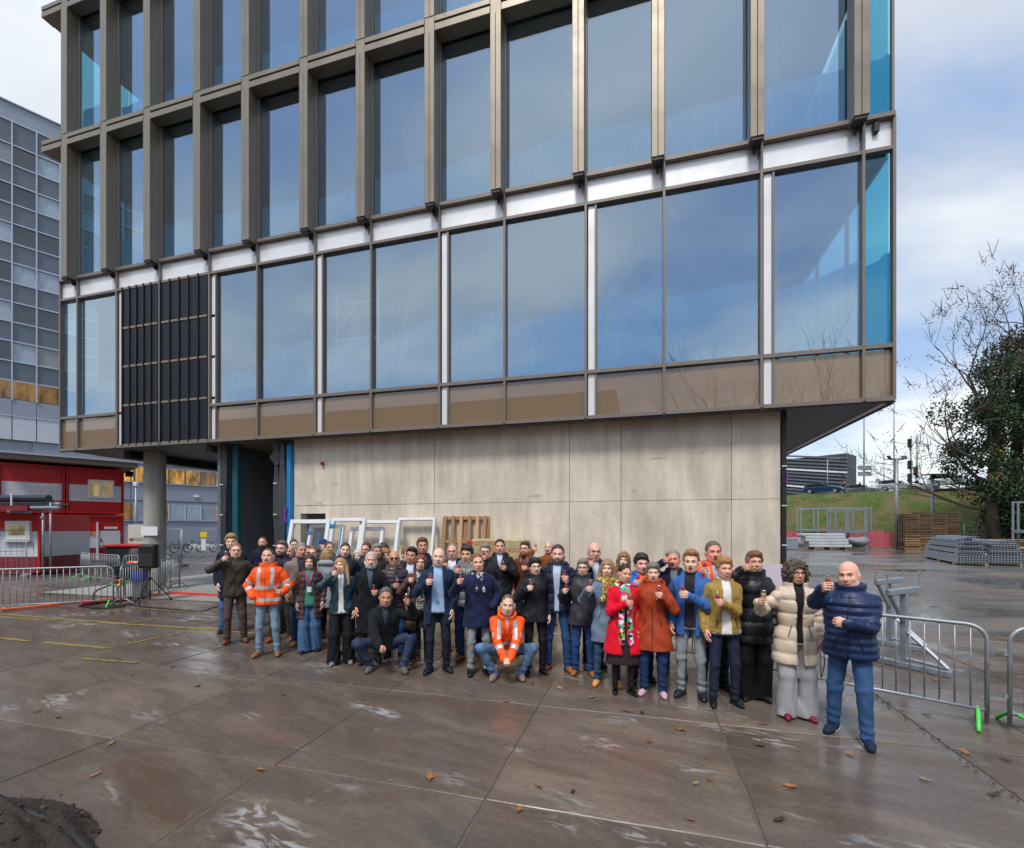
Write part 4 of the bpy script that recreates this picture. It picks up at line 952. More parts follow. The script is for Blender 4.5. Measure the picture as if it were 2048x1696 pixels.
        for k in (0, 1):
            e = ank[k] + np.array((0, 0, -.035 if fit != 'wide' else -.06)); 
            Lb.cap(hips[k], kn[k], r_[0] * bw, r_[1] * bw, .03, dsp); Lb.cap(kn[k], e, r_[1] * bw, r_[2] * (.8 + .2 * bulk), .03, dsp)
        if fit == 'wide': Lb.cut(lambda X, Y_, Z: .022 - Z + 0 * X + 0 * Y_)
        else: Lb.cut(lambda X, Y_, Z: .055 - Z + 0 * X + 0 * Y_)
        V, Q = Lb.mesh(); child('trousers' if fit != 'skirt' else 'tights', mk_mesh('trousers', V * s, Q, cloth(tc_ if fit != 'skirt' else '241a1c', tk)))
        if fit == 'skirt':
            Sk = Field((-.34, -.3, .38), (.34, .3, 1.08), hC); Sk.add(loft(.004, .42, 1.04, lambda x, y, z: .005 * np.sin(26 * x + 3 * z) * np.clip(1 - z, 0, 1), flare=.07), *big, k=0); V, Q = Sk.mesh(); child('skirt', mk_mesh('skirt', V * s, Q, cloth(tc_, 'cloth')))
    # --- shoes
    sk = p.get('shoe', 'shoe'); sm = shoe_mesh(sk, cloth(p.get('sc', '2a1a12'), 'leather' if sk != 'sneaker' else 'cloth'), mat('sole ' + p.get('sole', '14100e'), hexc(p.get('sole', '14100e')), .7))
    for k in (0, 1):
        Ms = Matrix.Translation(Vector((ank[k][0], ank[k][1], 0)) * s) @ Matrix.Rotation(toes[k], 4, 'Z') @ Matrix.Scale(s * (.92 if fem else 1.02), 4); child('shoe', sm, Ms)
    # --- upper clothes
    def sleeves(F, o, puff=0.0, k_=.03, end=1.0, amp=.0052):
        per = .095
        for (S_, E, Wp, Mh, kind) in arms:
            We = E + (Wp - E) * (1.04 * end)
            dd = lambda t, X, Y_, Z: wr(X, Y_, Z, amp, .9, ph) + (puff * (1 - np.sqrt(np.abs(np.sin(math.pi * t / per)))) if puff else 0)
            fo = lambda t, c: .0065 * np.sin(105 * t + ph) * np.exp(-((t - c) / .075) ** 2)
            du = lambda t, X, Y_, Z: dd(t, X, Y_, Z) + fo(t, .275); df = lambda t, X, Y_, Z: dd(t, X, Y_, Z) + fo(t, .01) + .6 * fo(t, .24)
            F.cap(S_, E, (.054 if not fem else .047) * (.7 + .3 * bulk) + o * .65, (.049 if not fem else .043) * (.7 + .3 * bulk) + o * .62, k_, du)
            F.cap(E, We, (.047 if not fem else .042) * (.75 + .25 * bulk) + o * .60, (.036 if not fem else .032) + o * .55, .018, df)
    def opening(x, y, z, wtop, wbot, zv, side=0.0):
        ww = np.interp(z, [zv - .02, zv, 1.50], [-.03 if wbot <= 0 else wbot, max(wbot, .0), wtop]).astype(f32) if wbot <= 0 else np.interp(z, [.5, zv, 1.5], [wbot * 1.25, wbot, wtop]).astype(f32)
        return np.maximum(np.abs(x - side) - ww, y + .02)
    top = p.get('top', 'jacket'); o = p.get('off', {'puffer': .040, 'coat': .026, 'jacket': .024, 'parka': .034, 'blazer': .016, 'sweater': .012, 'bomber': .030, 'hivis': .032}[top]); hem = p.get('hem', {'puffer': .84, 'coat': .55, 'jacket': .86, 'parka': .66, 'blazer': .80, 'sweater': .88, 'bomber': .92, 'hivis': .84}[top])
    if crouch: hem = max(hem, .90)
    puff = .021 if top == 'puffer' else 0; op = p.get('open'); kindc = {'puffer': 'puff', 'coat': 'wool', 'jacket': 'shell', 'parka': 'shell', 'blazer': 'wool', 'sweater': 'wool', 'bomber': 'puff', 'hivis': 'hivis'}[top]; kindc = p.get('tk', kindc)
    J = Field(lo, np.maximum(hi, T((0, 0, 1.60)) * 1.0 + np.array((.0, 0, 0))), hC if top != 'hivis' else .0115)
    per = p.get('per', .115)
    def tdisp(x, y, z):
        d = wr(x, y, z, .0065 if not puff else .0032, .55, ph) + (0 if puff else .004 * np.sin(34 * z + 16 * x * np.sign(x + 1e-6) + ph) * np.exp(-((z - 1.06) / .14) ** 2))
        if puff: d = d + puff * (1 - np.sqrt(np.abs(np.sin(math.pi * (z + .01) / per))))
        if top == 'bomber': d = d + .012 * np.clip((hem + .07 - z) / .03, 0, 1)
        if op: g_ = opening(x, y, z, *op); d = d - .009 * np.clip(1 - g_ / .055, 0, 1) * (z > op[2] - .05) * (y < 0)
        else: d = d + .004 * np.exp(-(x / .010) ** 2) * (y < 0) * (top != 'sweater')
        return d
    tf = loft(o, hem, 1.52, tdisp, flare=p.get('flare', .07 if top in ('coat', 'parka') else (.05 if hem < .7 else 0.0)))
    def tfo(X, Y_, Z):
        f = tf(X, Y_, Z)
        if op: x, y, z = tcoord(X, Y_, Z); f = np.maximum(f, -opening(x, y, z + 0 * x + 0 * y, *op))
        return f
    J.add(tfo, *big, k=0); sleeves(J, o, puff)
    # collar
    col = p.get('collar', 'stand' if top in ('puffer', 'parka', 'jacket', 'hivis') else ('fold' if top in ('coat', 'blazer') else 'none'))
    if col != 'none':
        ch = {'stand': .060, 'fold': .045, 'hood': .07, 'high': .085}[col]; cw = .012 + o * .35
        def cf(X, Y_, Z):
            x, y, z = tcoord(X, Y_, Z); zc = 1.475 + (.055 if col != 'fold' else .05) * np.clip(y + .02, -.06, .09) * 5 * .35; rad = .083 + .012 * (fem is False) + o * .3 + (z - 1.48) * (.15 if col != 'fold' else -.2)
            r = np.sqrt(x * x + ((y - .012) * 1.05) ** 2); f = np.maximum(np.abs(r - rad) - cw, np.abs(z - zc - ch / 2) - ch / 2)
            if op: f = np.maximum(f, -opening(x, y, z + 0 * x + 0 * y, max(op[0], .035), op[1], op[2]))
            elif col in ('stand', 'hood'): f = np.maximum(f, -np.maximum(np.abs(x) - .004 - .45 * np.clip(z - 1.50, 0, 1), y))
            return f
        J.add(cf, T((-.2, -.2, 1.40)), T((.2, .2, 1.62)), k=.012)
    if p.get('hood'):
        for a0 in range(-2, 3):
            an = a0 * .55; J.ell(T((.125 * math.sin(an), .045 + .085 * math.cos(an), 1.475 + .02 * math.cos(an))), (.052, .048, .050), .03)
    V, Q = J.mesh(); cm = cloth(p.get('tc', '202838'), kindc); mi = None; mats = [cm]
    if p.get('lining'): pass
    if top == 'hivis':
        C = V[Q].mean(1); mi = np.zeros(len(Q), int); x, y, z = C[:, 0] - piv1[0], C[:, 1] - piv1[1], C[:, 2] - piv1[2]
        if tilt: y, z = Mx[1, 1] * y + Mx[2, 1] * z, Mx[1, 2] * y + Mx[2, 2] * z
        z = z + piv0[2]; dmin = np.full(len(Q), 9.0); tt = np.zeros(len(Q)); seg = np.zeros(len(Q), int)
        for q_, (S_, E, Wp, Mh, kind) in enumerate(arms):
            for w_, (A_, B_) in enumerate(((S_, E), (E, Wp))):
                d = B_ - A_; t = ((C - A_) @ d) / (d @ d); tcl = np.clip(t, 0, 1); r = np.linalg.norm(C - A_ - tcl[:, None] * d, axis=1) - .055
                m_ = r < dmin; dmin[m_] = r[m_]; tt[m_] = tcl[m_]; seg[m_] = 1 + w_ + 2 * q_
        ar = (dmin < o + .025) & ((np.abs(x) > sw * 1.02) | (seg % 2 == 0))
        tor = ~ar & (z < 1.47)
        band = tor & (((z > hem + .06) & (z < hem + .115)) | ((z > 1.11) & (z < 1.165)) | ((np.abs(np.abs(x) - .105) < .026) & (z > 1.11)))
        band |= ar & (((seg % 2 == 1) & (tt > .62) & (tt < .80)) | ((seg % 2 == 0) & (tt > .30) & (tt < .50)))
        mi[band] = 1; mats = [cm, M_REFL]
    jn = {'sweater': 'sweater', 'coat': 'coat', 'parka': 'parka', 'puffer': 'puffer_jacket', 'blazer': 'blazer', 'bomber': 'bomber_jacket', 'hivis': 'safety_jacket', 'jacket': 'jacket'}[top]
    child(jn, mk_mesh(jn, V * s, Q, mats, mi))
    if op or p.get('shirt'):
        Sf = Field(T((-.28, -.26, .84)) - .04, T((.28, .22, 1.58)) + .08, .017); Sf.add(loft(.010 if op else .008, .86, 1.53, lambda x, y, z: wr(x, y, z, .0022, 1.0, ph)), *big, k=0)
        scl = p.get('scol', 'fold')
        if scl == 'fold' or scl == 'turtle':
            def sf(X, Y_, Z):
                x, y, z = tcoord(X, Y_, Z); r = np.sqrt(x * x + ((y - .012) * 1.05) ** 2); zc = 1.50 + .4 * np.clip(y, -.06, .08) * .5; hgt = .022 if scl == 'fold' else .040
                f = np.maximum(np.abs(r - (.066 if fem else .076)) - .008, np.abs(z - zc - .012) - hgt)
                if scl == 'fold': f = np.maximum(f, -np.maximum(np.abs(x) - .012 - .3 * np.clip(z - 1.48, 0, 1), y))
                return f
            Sf.add(sf, T((-.15, -.15, 1.44)), T((.15, .15, 1.58)), k=.008)
        V, Q = Sf.mesh(); child('shirt', mk_mesh('shirt', V * s, Q, p['smat'] if 'smat' in p else cloth(p.get('shirt', 'd8dce4'), 'cloth')))
    if p.get('scarf'):
        Sc = Field(T((-.2, -.3, p.get('sctail', 1.15))) - .05, T((.2, .2, 1.62)) + .05, .013); rr2 = .092 + o * .25
        for k in range(14):
            an = 2 * math.pi * k / 14; an2 = an + 2 * math.pi / 14
            A_ = T((rr2 * math.sin(an), .006 - rr2 * math.cos(an), 1.475 + .035 * (1 - math.cos(an)) / 2 * 1.0)); B_ = T((rr2 * math.sin(an2), .006 - rr2 * math.cos(an2), 1.475 + .035 * (1 - math.cos(an2)) / 2)); r_ = p.get('scr', .034) + .004 * math.sin(3 * k); Sc.cap(A_, B_, r_, r_, .02, lambda t, X, Y_, Z: .005 * np.sin(90 * Z + 30 * X))
        zt = p.get('sctail', 1.15)
        for sx in ((-1, 1) if p['scarf'] == 'two' else (1,)):
            yf = -(.112 * bulk + o + .012); A_ = T((sx * .030, yf + .035, 1.44)); B_ = T((sx * .052, yf, max(zt, 1.2))); Cc = T((sx * .060, yf - .004, zt)); w_ = p.get('scw', .036); dd = lambda t, X, Y_, Z: .004 * np.sin(110 * X + 8 * Z)
            Sc.cap(A_, B_, w_ * .8, w_ * .85, .02, dd); Sc.cap(B_, Cc, w_ * .85, w_, .02, dd)
        V, Q = Sc.mesh(); child('scarf', mk_mesh('scarf', V * s, Q, p['scm']))
    def front(x, z, add):
        A_ = np.interp(z, TZ, np.array(tab[0]) * bulk) + o; D_ = np.interp(z, TZ, np.array(tab[1]) * bulk + belly * np.array([0, 0, .3, .7, 1, 1, .8, .3, 0, 0, 0, 0])) + o
        fl = p.get('flare', .07 if top in ('coat', 'parka') else (.05 if hem < .7 else 0.0)) * max(.95 - z, 0); A_ += fl; D_ += fl * .8
        return T((x, -D_ * max(0.02, 1 - min(1, abs(x) / A_) ** 2.3) ** (1 / 2.3) - add, z)) * s
    if top in ('jacket', 'puffer', 'parka', 'bomber', 'hivis') and not op:
        m = MB(); m.tube([front(0, z, -.002) for z in np.linspace(hem + .015, 1.44, 9)], .0045 * s, 5); m.build('zip', mat('dark zip', (.02, .02, .022), .4), root, smooth=True)
    if top in ('jacket', 'parka', 'puffer', 'bomber', 'coat'):
        for sx in (-1, 1):
            z0 = max(hem + .08, .93); m = MB(); m.tube([front(sx * .085, z0 + .13, .001), front(sx * .105, z0 + .06, .001), front(sx * .120, z0, .001)], .0050 * s, 5); m.build('pocket', mat('pocket edge', (.018, .018, .02), .6), root, smooth=True)
    if op and top in ('coat', 'blazer') and op[2] > 1.05:
        for sx in (-1, 1):
            m = MB(); vs = []; nz = 8; zz = np.linspace(op[2] + .0, 1.475, nz)
            for z in zz:
                f_ = (z - zz[0]) / (zz[-1] - zz[0]); w0 = float(np.interp(z, [op[2], 1.50], [max(op[1], .004), op[0]])); wd_ = .014 + .062 * f_ - (.030 if f_ > .80 else 0)
                for (q_, ad) in ((0, .004), (.5, .014), (1, .012), (1, -.01)): vs.append(front(sx * (w0 + wd_ * q_), z, ad))
            m.add(vs, [(r_ * 4 + c_, r_ * 4 + c_ + 1, (r_ + 1) * 4 + c_ + 1, (r_ + 1) * 4 + c_) for r_ in range(nz - 1) for c_ in range(3)]); m.build('lapel', cm, root, smooth=False)
        for z in np.linspace(op[2] - .03, max(hem + .16, .92), 3):
            if op[1] <= 0: m = MB(); m.tube([front(.02, z, .0), front(.02, z, .008)], .011 * s, 8); m.build('button', mat('dark button', (.02, .018, .016), .35), root)
    for fn in p.get('extra', ()): fn(root, child, T, s, bulk, o, arms, hc)
    # --- the drink in the hand is a thing of its own
    if glass_at is not None:
        gp, gk = glass_at; wpos = org + Rz @ Vector(gp * s)
        gl = bpy.data.objects.new('drinking_glass', FLUTE); COL.objects.link(gl); gl.location = wpos; gl.rotation_euler = (rr.uniform(-.12, .12), rr.uniform(-.12, .12), 0)
        d_ = bpy.data.objects.new('drink', DRINK2 if gk == 'cglass' else DRINK); link(d_, gl)
        tag(gl, ('slim glass of pale sparkling wine held by the ' if gk == 'cglass' else 'slim glass of red drink held by the ') + p['who'], 'glass', 'glasses raised by the group')
    return root
# ------------------------------------------------------------------ left: grey tower block, site cabins, yard clutter
def text_obj(name, txt, size, mat_, M, parent=None, ext=0.002, align='CENTER'):
    c = bpy.data.curves.new(name, 'FONT'); c.body = txt; c.size = size; c.extrude = ext; c.align_x = align; c.align_y = 'CENTER'
    t = bpy.data.objects.new(name, c); COL.objects.link(t); dg = bpy.context.evaluated_depsgraph_get(); me = bpy.data.meshes.new_from_object(t.evaluated_get(dg)); bpy.data.objects.remove(t)
    me.materials.clear(); me.materials.append(mat_); o = bpy.data.objects.new(name, me); link(o, parent); o.matrix_local = M; return o
E1 = Vector((.672, .7405, 0)); EA = math.atan2(.7405, .672)
TA = Vector((-44.6, 40.5, 0))
M_TGREY = mat('grey facade panel', (0.27, 0.31, 0.38), 0.5, var=0.06, vscale=0.5); M_TSPAN = mat('dark grey spandrel', (0.105, 0.13, 0.165), 0.35, var=0.15, vscale=0.4)
M_TMULL = mat('pale facade rail', (0.42, 0.48, 0.58), 0.4); M_TPALE = mat('pale facade panel', (0.50, 0.55, 0.62), 0.5, var=0.08, vscale=0.6)
M_TW1 = mat('dark office window', (0.03, 0.04, 0.055), 0.06, spec=0.9, var=0.4, vscale=0.8); M_TW2 = mat('curtained office window', (0.33, 0.40, 0.48), 0.18, var=0.25, vscale=1.2, stretch=(6, 6, 1)); M_TW3 = mat('blinded office window', (0.24, 0.26, 0.28), 0.2, var=0.1)
def m_lit(name, col, st):
    g = NT(name); p = g.n('ShaderNodeNewGeometry').outputs['Position']; mp_ = g.n('ShaderNodeMapping', {'Vector': p, 'Scale': (1, 1, .35)}).outputs[0]
    n_ = g.noise(mp_, 1.3, 4, .7); c = g.mix(g.rng(n_, .35, .68), (col[0] * .12, col[1] * .12, col[2] * .12, 1), (*col, 1)); g.l(c, g.b.inputs['Emission Color']); g.b.inputs['Emission Strength'].default_value = st
    g.b.inputs['Base Color'].default_value = (.03, .025, .02, 1); g.b.inputs['Roughness'].default_value = .1; return g.m
M_LIT = m_lit('lit office window', (1.0, .50, .12), .55); M_LIT2 = m_lit('lit cabin window', (.62, .48, .22), .42); M_LITD = m_lit('dim lit window', (.8, .45, .15), .22)
tw = empty('tower_block', TA, EA, 'tall blue-grey office tower with window bands behind the site cabins', 'building')
rt = random.Random(11)
zr = [37.9]
rows = [('s', 2.05)] + [('w', 1.75), ('s', 1.72)] * 6 + [('w', 1.62)]
for c in range(-5, 14):
    x0 = 0.715 + 1.52 * c; z = 37.9; k = 0
    if c > 6: break
    for (t, h) in rows:
        xm = x0 + .76
        if t == 's': boxo('spandrel', M_TSPAN, (xm, 0.10, z - h / 2), (1.42, 0.1, h - .12), tw)
        else:
            last = k == len(rows) - 1
            m_ = rt.choice([M_LITD, M_LITD, M_TW1]) if last else rt.choice([M_TW1, M_TW1, M_TW1, M_TW2, M_TW2, M_TW3])
            boxo('window', m_, (xm, 0.13, z - h / 2), (1.42, 0.06, h - .12), tw)
        boxo('rail', M_TMULL, (xm, 0.03, z), (1.44, 0.14, 0.11), tw)
        z -= h; k += 1
    boxo('mullion', M_TMULL, (x0, 0.0, (37.9 + z) / 2), (0.10, 0.2, 37.9 - z + .2), tw)
    boxo('facade_panel', M_TGREY, (xm, 0.06, z - .75), (1.49, 0.1, 1.45), tw)
    boxo('facade_panel', M_TPALE, (xm, 0.08, z - 2.55), (1.46, 0.1, 2.05), tw); boxo('rail', M_TMULL, (xm, 0.03, z - 1.5), (1.5, 0.12, 0.09), tw)
boxo('parapet', M_TGREY, (2, 0.5, 38.7), (24, 1.0, 1.55), tw); boxo('parapet_cap', M_TMULL, (2, 0.45, 39.5), (24.2, 1.2, 0.10), tw)
boxo('tower_core', M_TGREY, (2, 6.3, 19.3), (24, 12, 38.6), tw)
# low wing seen under the overhang
boxo('wing_wall', M_TGREY, (17, 0.45, 5.0), (30, 0.5, 9.6), tw)
for r_, (z0, z1) in enumerate(((6.75, 8.25), (2.85, 4.5))):
    for c in range(-2, 16):
        x = 5.6 + c * 1.45
        if r_ == 1 and c % 4 in (3,): continue
        boxo('window', rt.choice([M_LIT, M_LIT, M_LIT, M_LITD]) if r_ == 0 else rt.choice([M_LIT, M_LITD, M_LIT, M_TW2]), (x, 0.17, (z0 + z1) / 2), (1.26, 0.08, z1 - z0), tw)
        boxo('window_frame', M_TPALE if r_ else M_TSPAN, (x + .70, 0.14, (z0 + z1) / 2), (0.12, 0.12, z1 - z0), tw)
    boxo('window_sill', M_TMULL, (17, 0.14, z0 - .08), (29, 0.2, 0.08), tw); boxo('rail', M_TSPAN, (17, 0.18, z1 + .35), (29, 0.1, 0.05), tw)
boxo('wall_lamp', M_WPAINT, (14.6, 0.12, 5.5), (0.5, 0.12, 0.22), tw)
# stacked red and white site cabins
R0 = Vector((-24.2, 29.0, 0))
def cabin(x0, x1, z0, cols, label, win=None, door=False, dep=6.0, sign=None):
    t = empty('site_cabin', R0 + E1 * x0 + Vector((0, 0, z0)), EA, label, 'cabin', 'stacked site cabins'); w_ = x1 - x0; h = 2.74; z = h
    for c, fr in zip(cols, (.375, .355, .27)):
        hh = h * fr; boxo('wall_band', c, (w_ / 2, dep / 2, z - hh / 2), (w_ - .10, dep - .1, hh - .004), t); z -= hh
    for x in (0.05, w_ - .05):
        m_ = cols[0]
        boxo('corner_post', m_, (x, 0.02, h / 2), (0.10, 0.14, h), t, bev=.01)
        boxo('seam', M_BLACK, (x + (.07 if x < 1 else -.07), 0.045, h / 2), (0.02, 0.02, h - .2), t)
    boxo('roof_rail', cols[0], (w_ / 2, 0.0, h - .07), (w_ - .2, 0.12, 0.12), t, bev=.01); boxo('base_rail', cols[2], (w_ / 2, 0.0, .07), (w_ - .2, 0.12, 0.14), t, bev=.01)
    if win:
        a, b, c, d = win
        boxo('window_frame', M_WPAINT, ((a + b) / 2, 0.02, (c + d) / 2), (b - a, 0.10, d - c), t, bev=.01)
        n = 2 if b - a > 1 else 1; pw = (b - a - .12 * (n + 1)) / n
        for k in range(n): boxo('pane', M_LIT2, (a + .12 + pw / 2 + k * (pw + .12), -0.035, (c + d) / 2 - .02), (pw, 0.02, d - c - .26), t)
    if door:
        boxo('door_post', M_WPAINT, (w_ - 1.25, -0.03, 1.15), (0.09, 0.10, 2.3), t); boxo('sign_plate', M_WPAINT, (w_ - .62, -0.02, 1.95), (.62, .03, .13), t)
        d = boxo('door', M_CWHITE, (w_ - .68, 0.02, 1.31), (0.98, 0.08, .92), t); boxo('handle', M_BLACK, (-.40, -.06, -.1), (.04, .05, .16), d)
        for k, c in enumerate(('blue', 'red', 'amber')):
            boxo('safety_sign', mat('safety sign ' + c, {'blue': (.03, .08, .4), 'red': (.6, .1, .15), 'amber': (.75, .4, .02)}[c], .5), (w_ - 1.78 + .20 * k, 0.03, 1.60), (.17, .03, .17), t)
    return t
RW = (M_RED, M_CWHITE, M_RED)
cabin(-2.62, 0, 2.92, RW, 'upper red and white site cabin with a double lit window', win=(.95, 2.15, .95, 2.05)); cabin(-2.62, 0, 0.12, (M_RED, M_CWHITE, M_DRED), 'lower red and white site cabin with a white door and safety signs', door=True)
cabin(-5.28, -2.66, 2.92, RW, 'upper red and white site cabin without window beside the grey cabin'); cabin(-5.28, -2.66, 0.12, (M_RED, M_CWHITE, M_DRED), 'lower red and white site cabin behind the pipe rack')
cabin(-8.0, -5.32, 3.3, (M_GREYC,) * 3, 'plain grey site cabin stacked above the pipe rack', win=(.7, 1.55, .8, 2.0)); cabin(-8.0, -5.32, 0.5, (M_GREYC,) * 3, 'plain grey site cabin at the foot of its stack')
rf_ = empty('cabin_roof', R0 + Vector((0, 0, 5.72)), EA, 'dark flat roof edge above the red cabins', 'roof')
boxo('roof_board', M_SOFF, (-2.4, 2.6, .22), (5.9, 7.0, .30), rf_); boxo('roof_trim', M_TMULL, (-2.4, -.93, .40), (6.0, .08, .10), rf_)
# floodlight on a mast between cabin and column, and spot on the cabin
def floodlight(base, h, label, heads=((0.0, 0),), r=.05):
    t = empty('floodlight_mast', base, 0, label, 'floodlight'); m = MB(); m.tube([(0, 0, 0), (0, 0, h)], r, 10); m.build('mast', M_GALVD, t, smooth=True)
    for (dx, yaw) in heads:
        hd = MB(); hd.box((0, 0, 0), (.42, .16, .34), M=Matrix.Rotation(R(-25), 4, 'X')); o = hd.build('lamp_head', M_DARK, t, bevel=.02); o.location = (dx, -.1, h + .12); o.rotation_euler = (0, 0, yaw)
        if dx: a = MB(); a.tube([(0, 0, h - .05), (dx, -.05, h)], r * .7, 6); a.build('bracket', M_GALVD, t)
    return t
floodlight(P(255, 1080, 31) * Vector((1, 1, 0)) if False else Vector((P(262, 1000, 30).x, 30, 0)), 5.4, 'slim floodlight mast standing beside the red cabin corner', ((0.0, .3),), .03)
cm_ = empty('camera_mast', (P(272, 1000, 27).x, 27, 0), 0, 'pale camera mast rising from the cooling unit', 'mast'); m = MB(); m.tube([(0, 0, 0), (0, 0, 4.6)], .06, 10); m.build('mast', M_GALVD, cm_, smooth=True); boxo('camera_head', M_WPAINT, (0, 0, 4.6), (.22, .22, .26), cm_, bev=.03)
# cooling unit with lettering and red skip in front of it
ku = empty('cooling_unit', (P(273, 1060, 26).x, 26, 0), R(6), 'white cabinet lettered KOOL behind the red-rimmed skip', 'unit')
boxo('cabinet', mat('cream cabinet', (.62, .60, .54), .5), (0, .5, 1.50), (.92, 1.0, 1.5), ku, bev=.02); boxo('base', M_RED, (0, .45, .62), (.96, 1.0, .3), ku); boxo('grille', M_BLACK, (0, -.02, 1.02), (.86, .06, .16), ku)
text_obj('lettering', 'KOOL', .25, M_BLACK, Matrix.Translation((.12, -.006, 1.42)) @ Matrix.Rotation(R(90), 4, 'X'), ku)
lg = MB(); lg.lathe([(.03, 0), (.085, 0), (.085, .012), (.03, .012)], 14); o = lg.build('logo_ring', M_RED, ku, loc=(-.29, -.001, 1.42)); o.rotation_euler = (R(90), 0, 0)
sk = empty('skip', (P(262, 1090, 23).x, 23, 0), R(4), 'black skip with a red rim by the concrete column', 'skip')
m = MB(); m.prism([(-.75, -.6), (.75, -.6), (.75, .6), (-.75, .6)], .2, 1.15); m.build('tub', M_BLACK, sk, bevel=.03); boxo('rim', M_RED, (0, 0, 1.22), (1.66, 1.36, .12), sk, bev=.03); 
for x in (-.5, .5): boxo('skid', M_BLACK, (x, 0, .1), (.12, 1.1, .2), sk)
# small red and white cabin nearer the camera
t = empty('site_cabin', (-24.6, 20.7, 0), 0, 'small red and white site cabin with one little window behind the barriers', 'cabin')
for (c, z0, z1) in ((M_DRED, .08, .80), (M_CWHITE, .80, 1.93), (M_RED, 1.93, 2.70)): boxo('wall_band', c, (1.8, 1.25, (z0 + z1) / 2), (3.55, 2.4, z1 - z0 - .004), t)
boxo('roof_rail', M_RED, (1.8, .0, 2.64), (3.66, .14, .16), t, bev=.01); boxo('corner_post', M_RED, (3.58, .02, 1.38), (.10, .14, 2.6), t)
for k in range(14): boxo('wall_tile_joint', M_GREYC, (.25 + .25 * k, .046, .98), (.008, .012, 1.8), t)
boxo('window_frame', M_WPAINT, (2.63, .0, 1.98), (1.10, .12, .84), t, bev=.01); boxo('pane', M_LIT2, (2.63, -.055, 1.98), (.76, .02, .44), t); boxo('window_sill', M_WPAINT, (2.63, -.06, 1.50), (1.2, .14, .05), t)
# pipe rack on the cabin
pr = empty('pipe_rack', (-24.4, 20.3, 2.74), 0, 'bundle of long pipes lying on a rack above the small cabin', 'pipes')
def pipe(nm, x0, x1, y, z, r, m_): 
    m = MB(); m.tube([(x0, y, z), (x1, y, z)], r, 14); m.tube([(x1 - .3, y, z), (x1 + .004, y, z)], r * 1.02, 14); return m.build(nm, m_, pr, smooth=False)
pipe('pipe', -.6, 4.28, -.1, .62, .16, mat('black pipe', (.02, .025, .04), .35)); pipe('pipe', -.6, 4.6, .1, .38, .09, M_GALVD); pipe('pipe', -.6, 4.85, -.2, .22, .075, M_GALVD); pipe('pipe', -.6, 4.8, .3, .36, .05, M_BLACK)
boxo('board', M_DRED, (1.6, .0, .20), (4.0, .7, .22), pr)
for x in (1.0, 2.9): boxo('bearer', M_GALVD, (x, 0, .05), (.10, .9, .10), pr); boxo('upright', M_WPAINT, (x, -.32, .42), (.05, .05, .85), pr)
m = MB(); [m.tube([(x, .5, .1), (x, .5, 1.25)], .02, 6) for x in (2.9, 3.3, 4.0)]; m.tube([(2.8, .5, 1.25), (4.1, .5, 1.25)], .02, 6); m.build('guard_rail', M_GALVD, pr)
for (uu, hh) in ((86, 2.9), (101, 3.2)):
    b = Vector((P(uu, 1000, 20.2).x, 20.2, 0)); t = empty('scaffold_pole', b, 0, 'upright scaffold pole %s the small cabin corner' % ('touching' if uu == 86 else 'standing clear of'), 'pole'); m = MB(); m.tube([(0, 0, 0), (0, 0, hh)], .04, 8); m.build('tube', M_GALVD, t, smooth=True); boxo('base_plate', M_GALVD, (0, 0, .01), (.15, .15, .02), t); boxo('coupler', M_GALV, (0, -.02, hh - .35), (.11, .11, .10), t)
# ------------------------------------------------------------------ crowd barriers
def barrier(A, B, label, green=(True, True), group='crowd barriers'):
    A, B = Vector(A), Vector(B); d = B - A; L = d.length; rz = math.atan2(d.y, d.x); t = empty('crowd_barrier', (A.x, A.y, 0), rz, label, 'barrier', group)
    r = .021; H = 1.08; zb = .17; pts = [(0.03, 0, zb - .14)]; rad = .16
    for k in range(6): a = math.pi * (1 - k / 10); pts.append((.03 + rad + rad * math.cos(a), 0, H - rad + rad * math.sin(a)))
    for k in range(6): a = math.pi * (.5 - k / 10); pts.append((L - .03 - rad + rad * math.cos(a), 0, H - rad + rad * math.sin(a)))
    pts.append((L - .03, 0, zb - .14)); m = MB(); m.tube(pts, r, 8); m.build('frame', M_GALV, t, smooth=True)
    m = MB(); m.tube([(.03, 0, zb), (L - .03, 0, zb)], .018, 8); m.build('lower_rail', M_GALV, t, smooth=True)
    n = int(L / .125); bm_ = MB().tube([(0, 0, 0), (0, 0, H - zb)], .0085, 6).mesh('bar', M_GALV, True)
    for k in range(1, n):
        x = .03 + (L - .06) * k / n; o = bpy.data.objects.new('bar', bm_); link(o, t); hh = H - zb
        e = min(x - .03, L - .03 - x)
        if e < rad: hh = H - rad + math.sqrt(max(rad * rad - (rad - e) ** 2, 0)) - zb
        o.location = (x, 0, zb); o.scale = (1, 1, hh / (H - zb))
    for x, gr in ((.10, green[0]), (L - .10, green[1])):
        m = MB(); m.tube([(x, -.30, .012), (x, -.24, .06), (x, -.10, zb - .01), (x, .10, zb - .01), (x, .24, .06), (x, .30, .012)], .019, 8); f = m.build('foot', M_GREEN if gr else M_GALV, t, smooth=True)
        if gr: pass
    for x in (0.0, L):
        boxo('hook', M_GALV, (x, 0, .80), (.05, .02, .04), t); boxo('hook', M_GALV, (x, 0, .35), (.05, .02, .04), t)
    return t
b1a, b1b = (-13.1, 11.45), (-10.72, 12.55)
barrier(b1a, b1b, 'grey crowd barrier beside the cable hose at the site edge', (False, True)); barrier((-10.64, 12.62), (-11.2, 14.75), 'grey crowd barrier running behind the loudspeaker to the column', (False, False)); barrier((-11.25, 14.85), (-11.75, 16.45), 'short grey crowd barrier past the concrete column', (False, False))
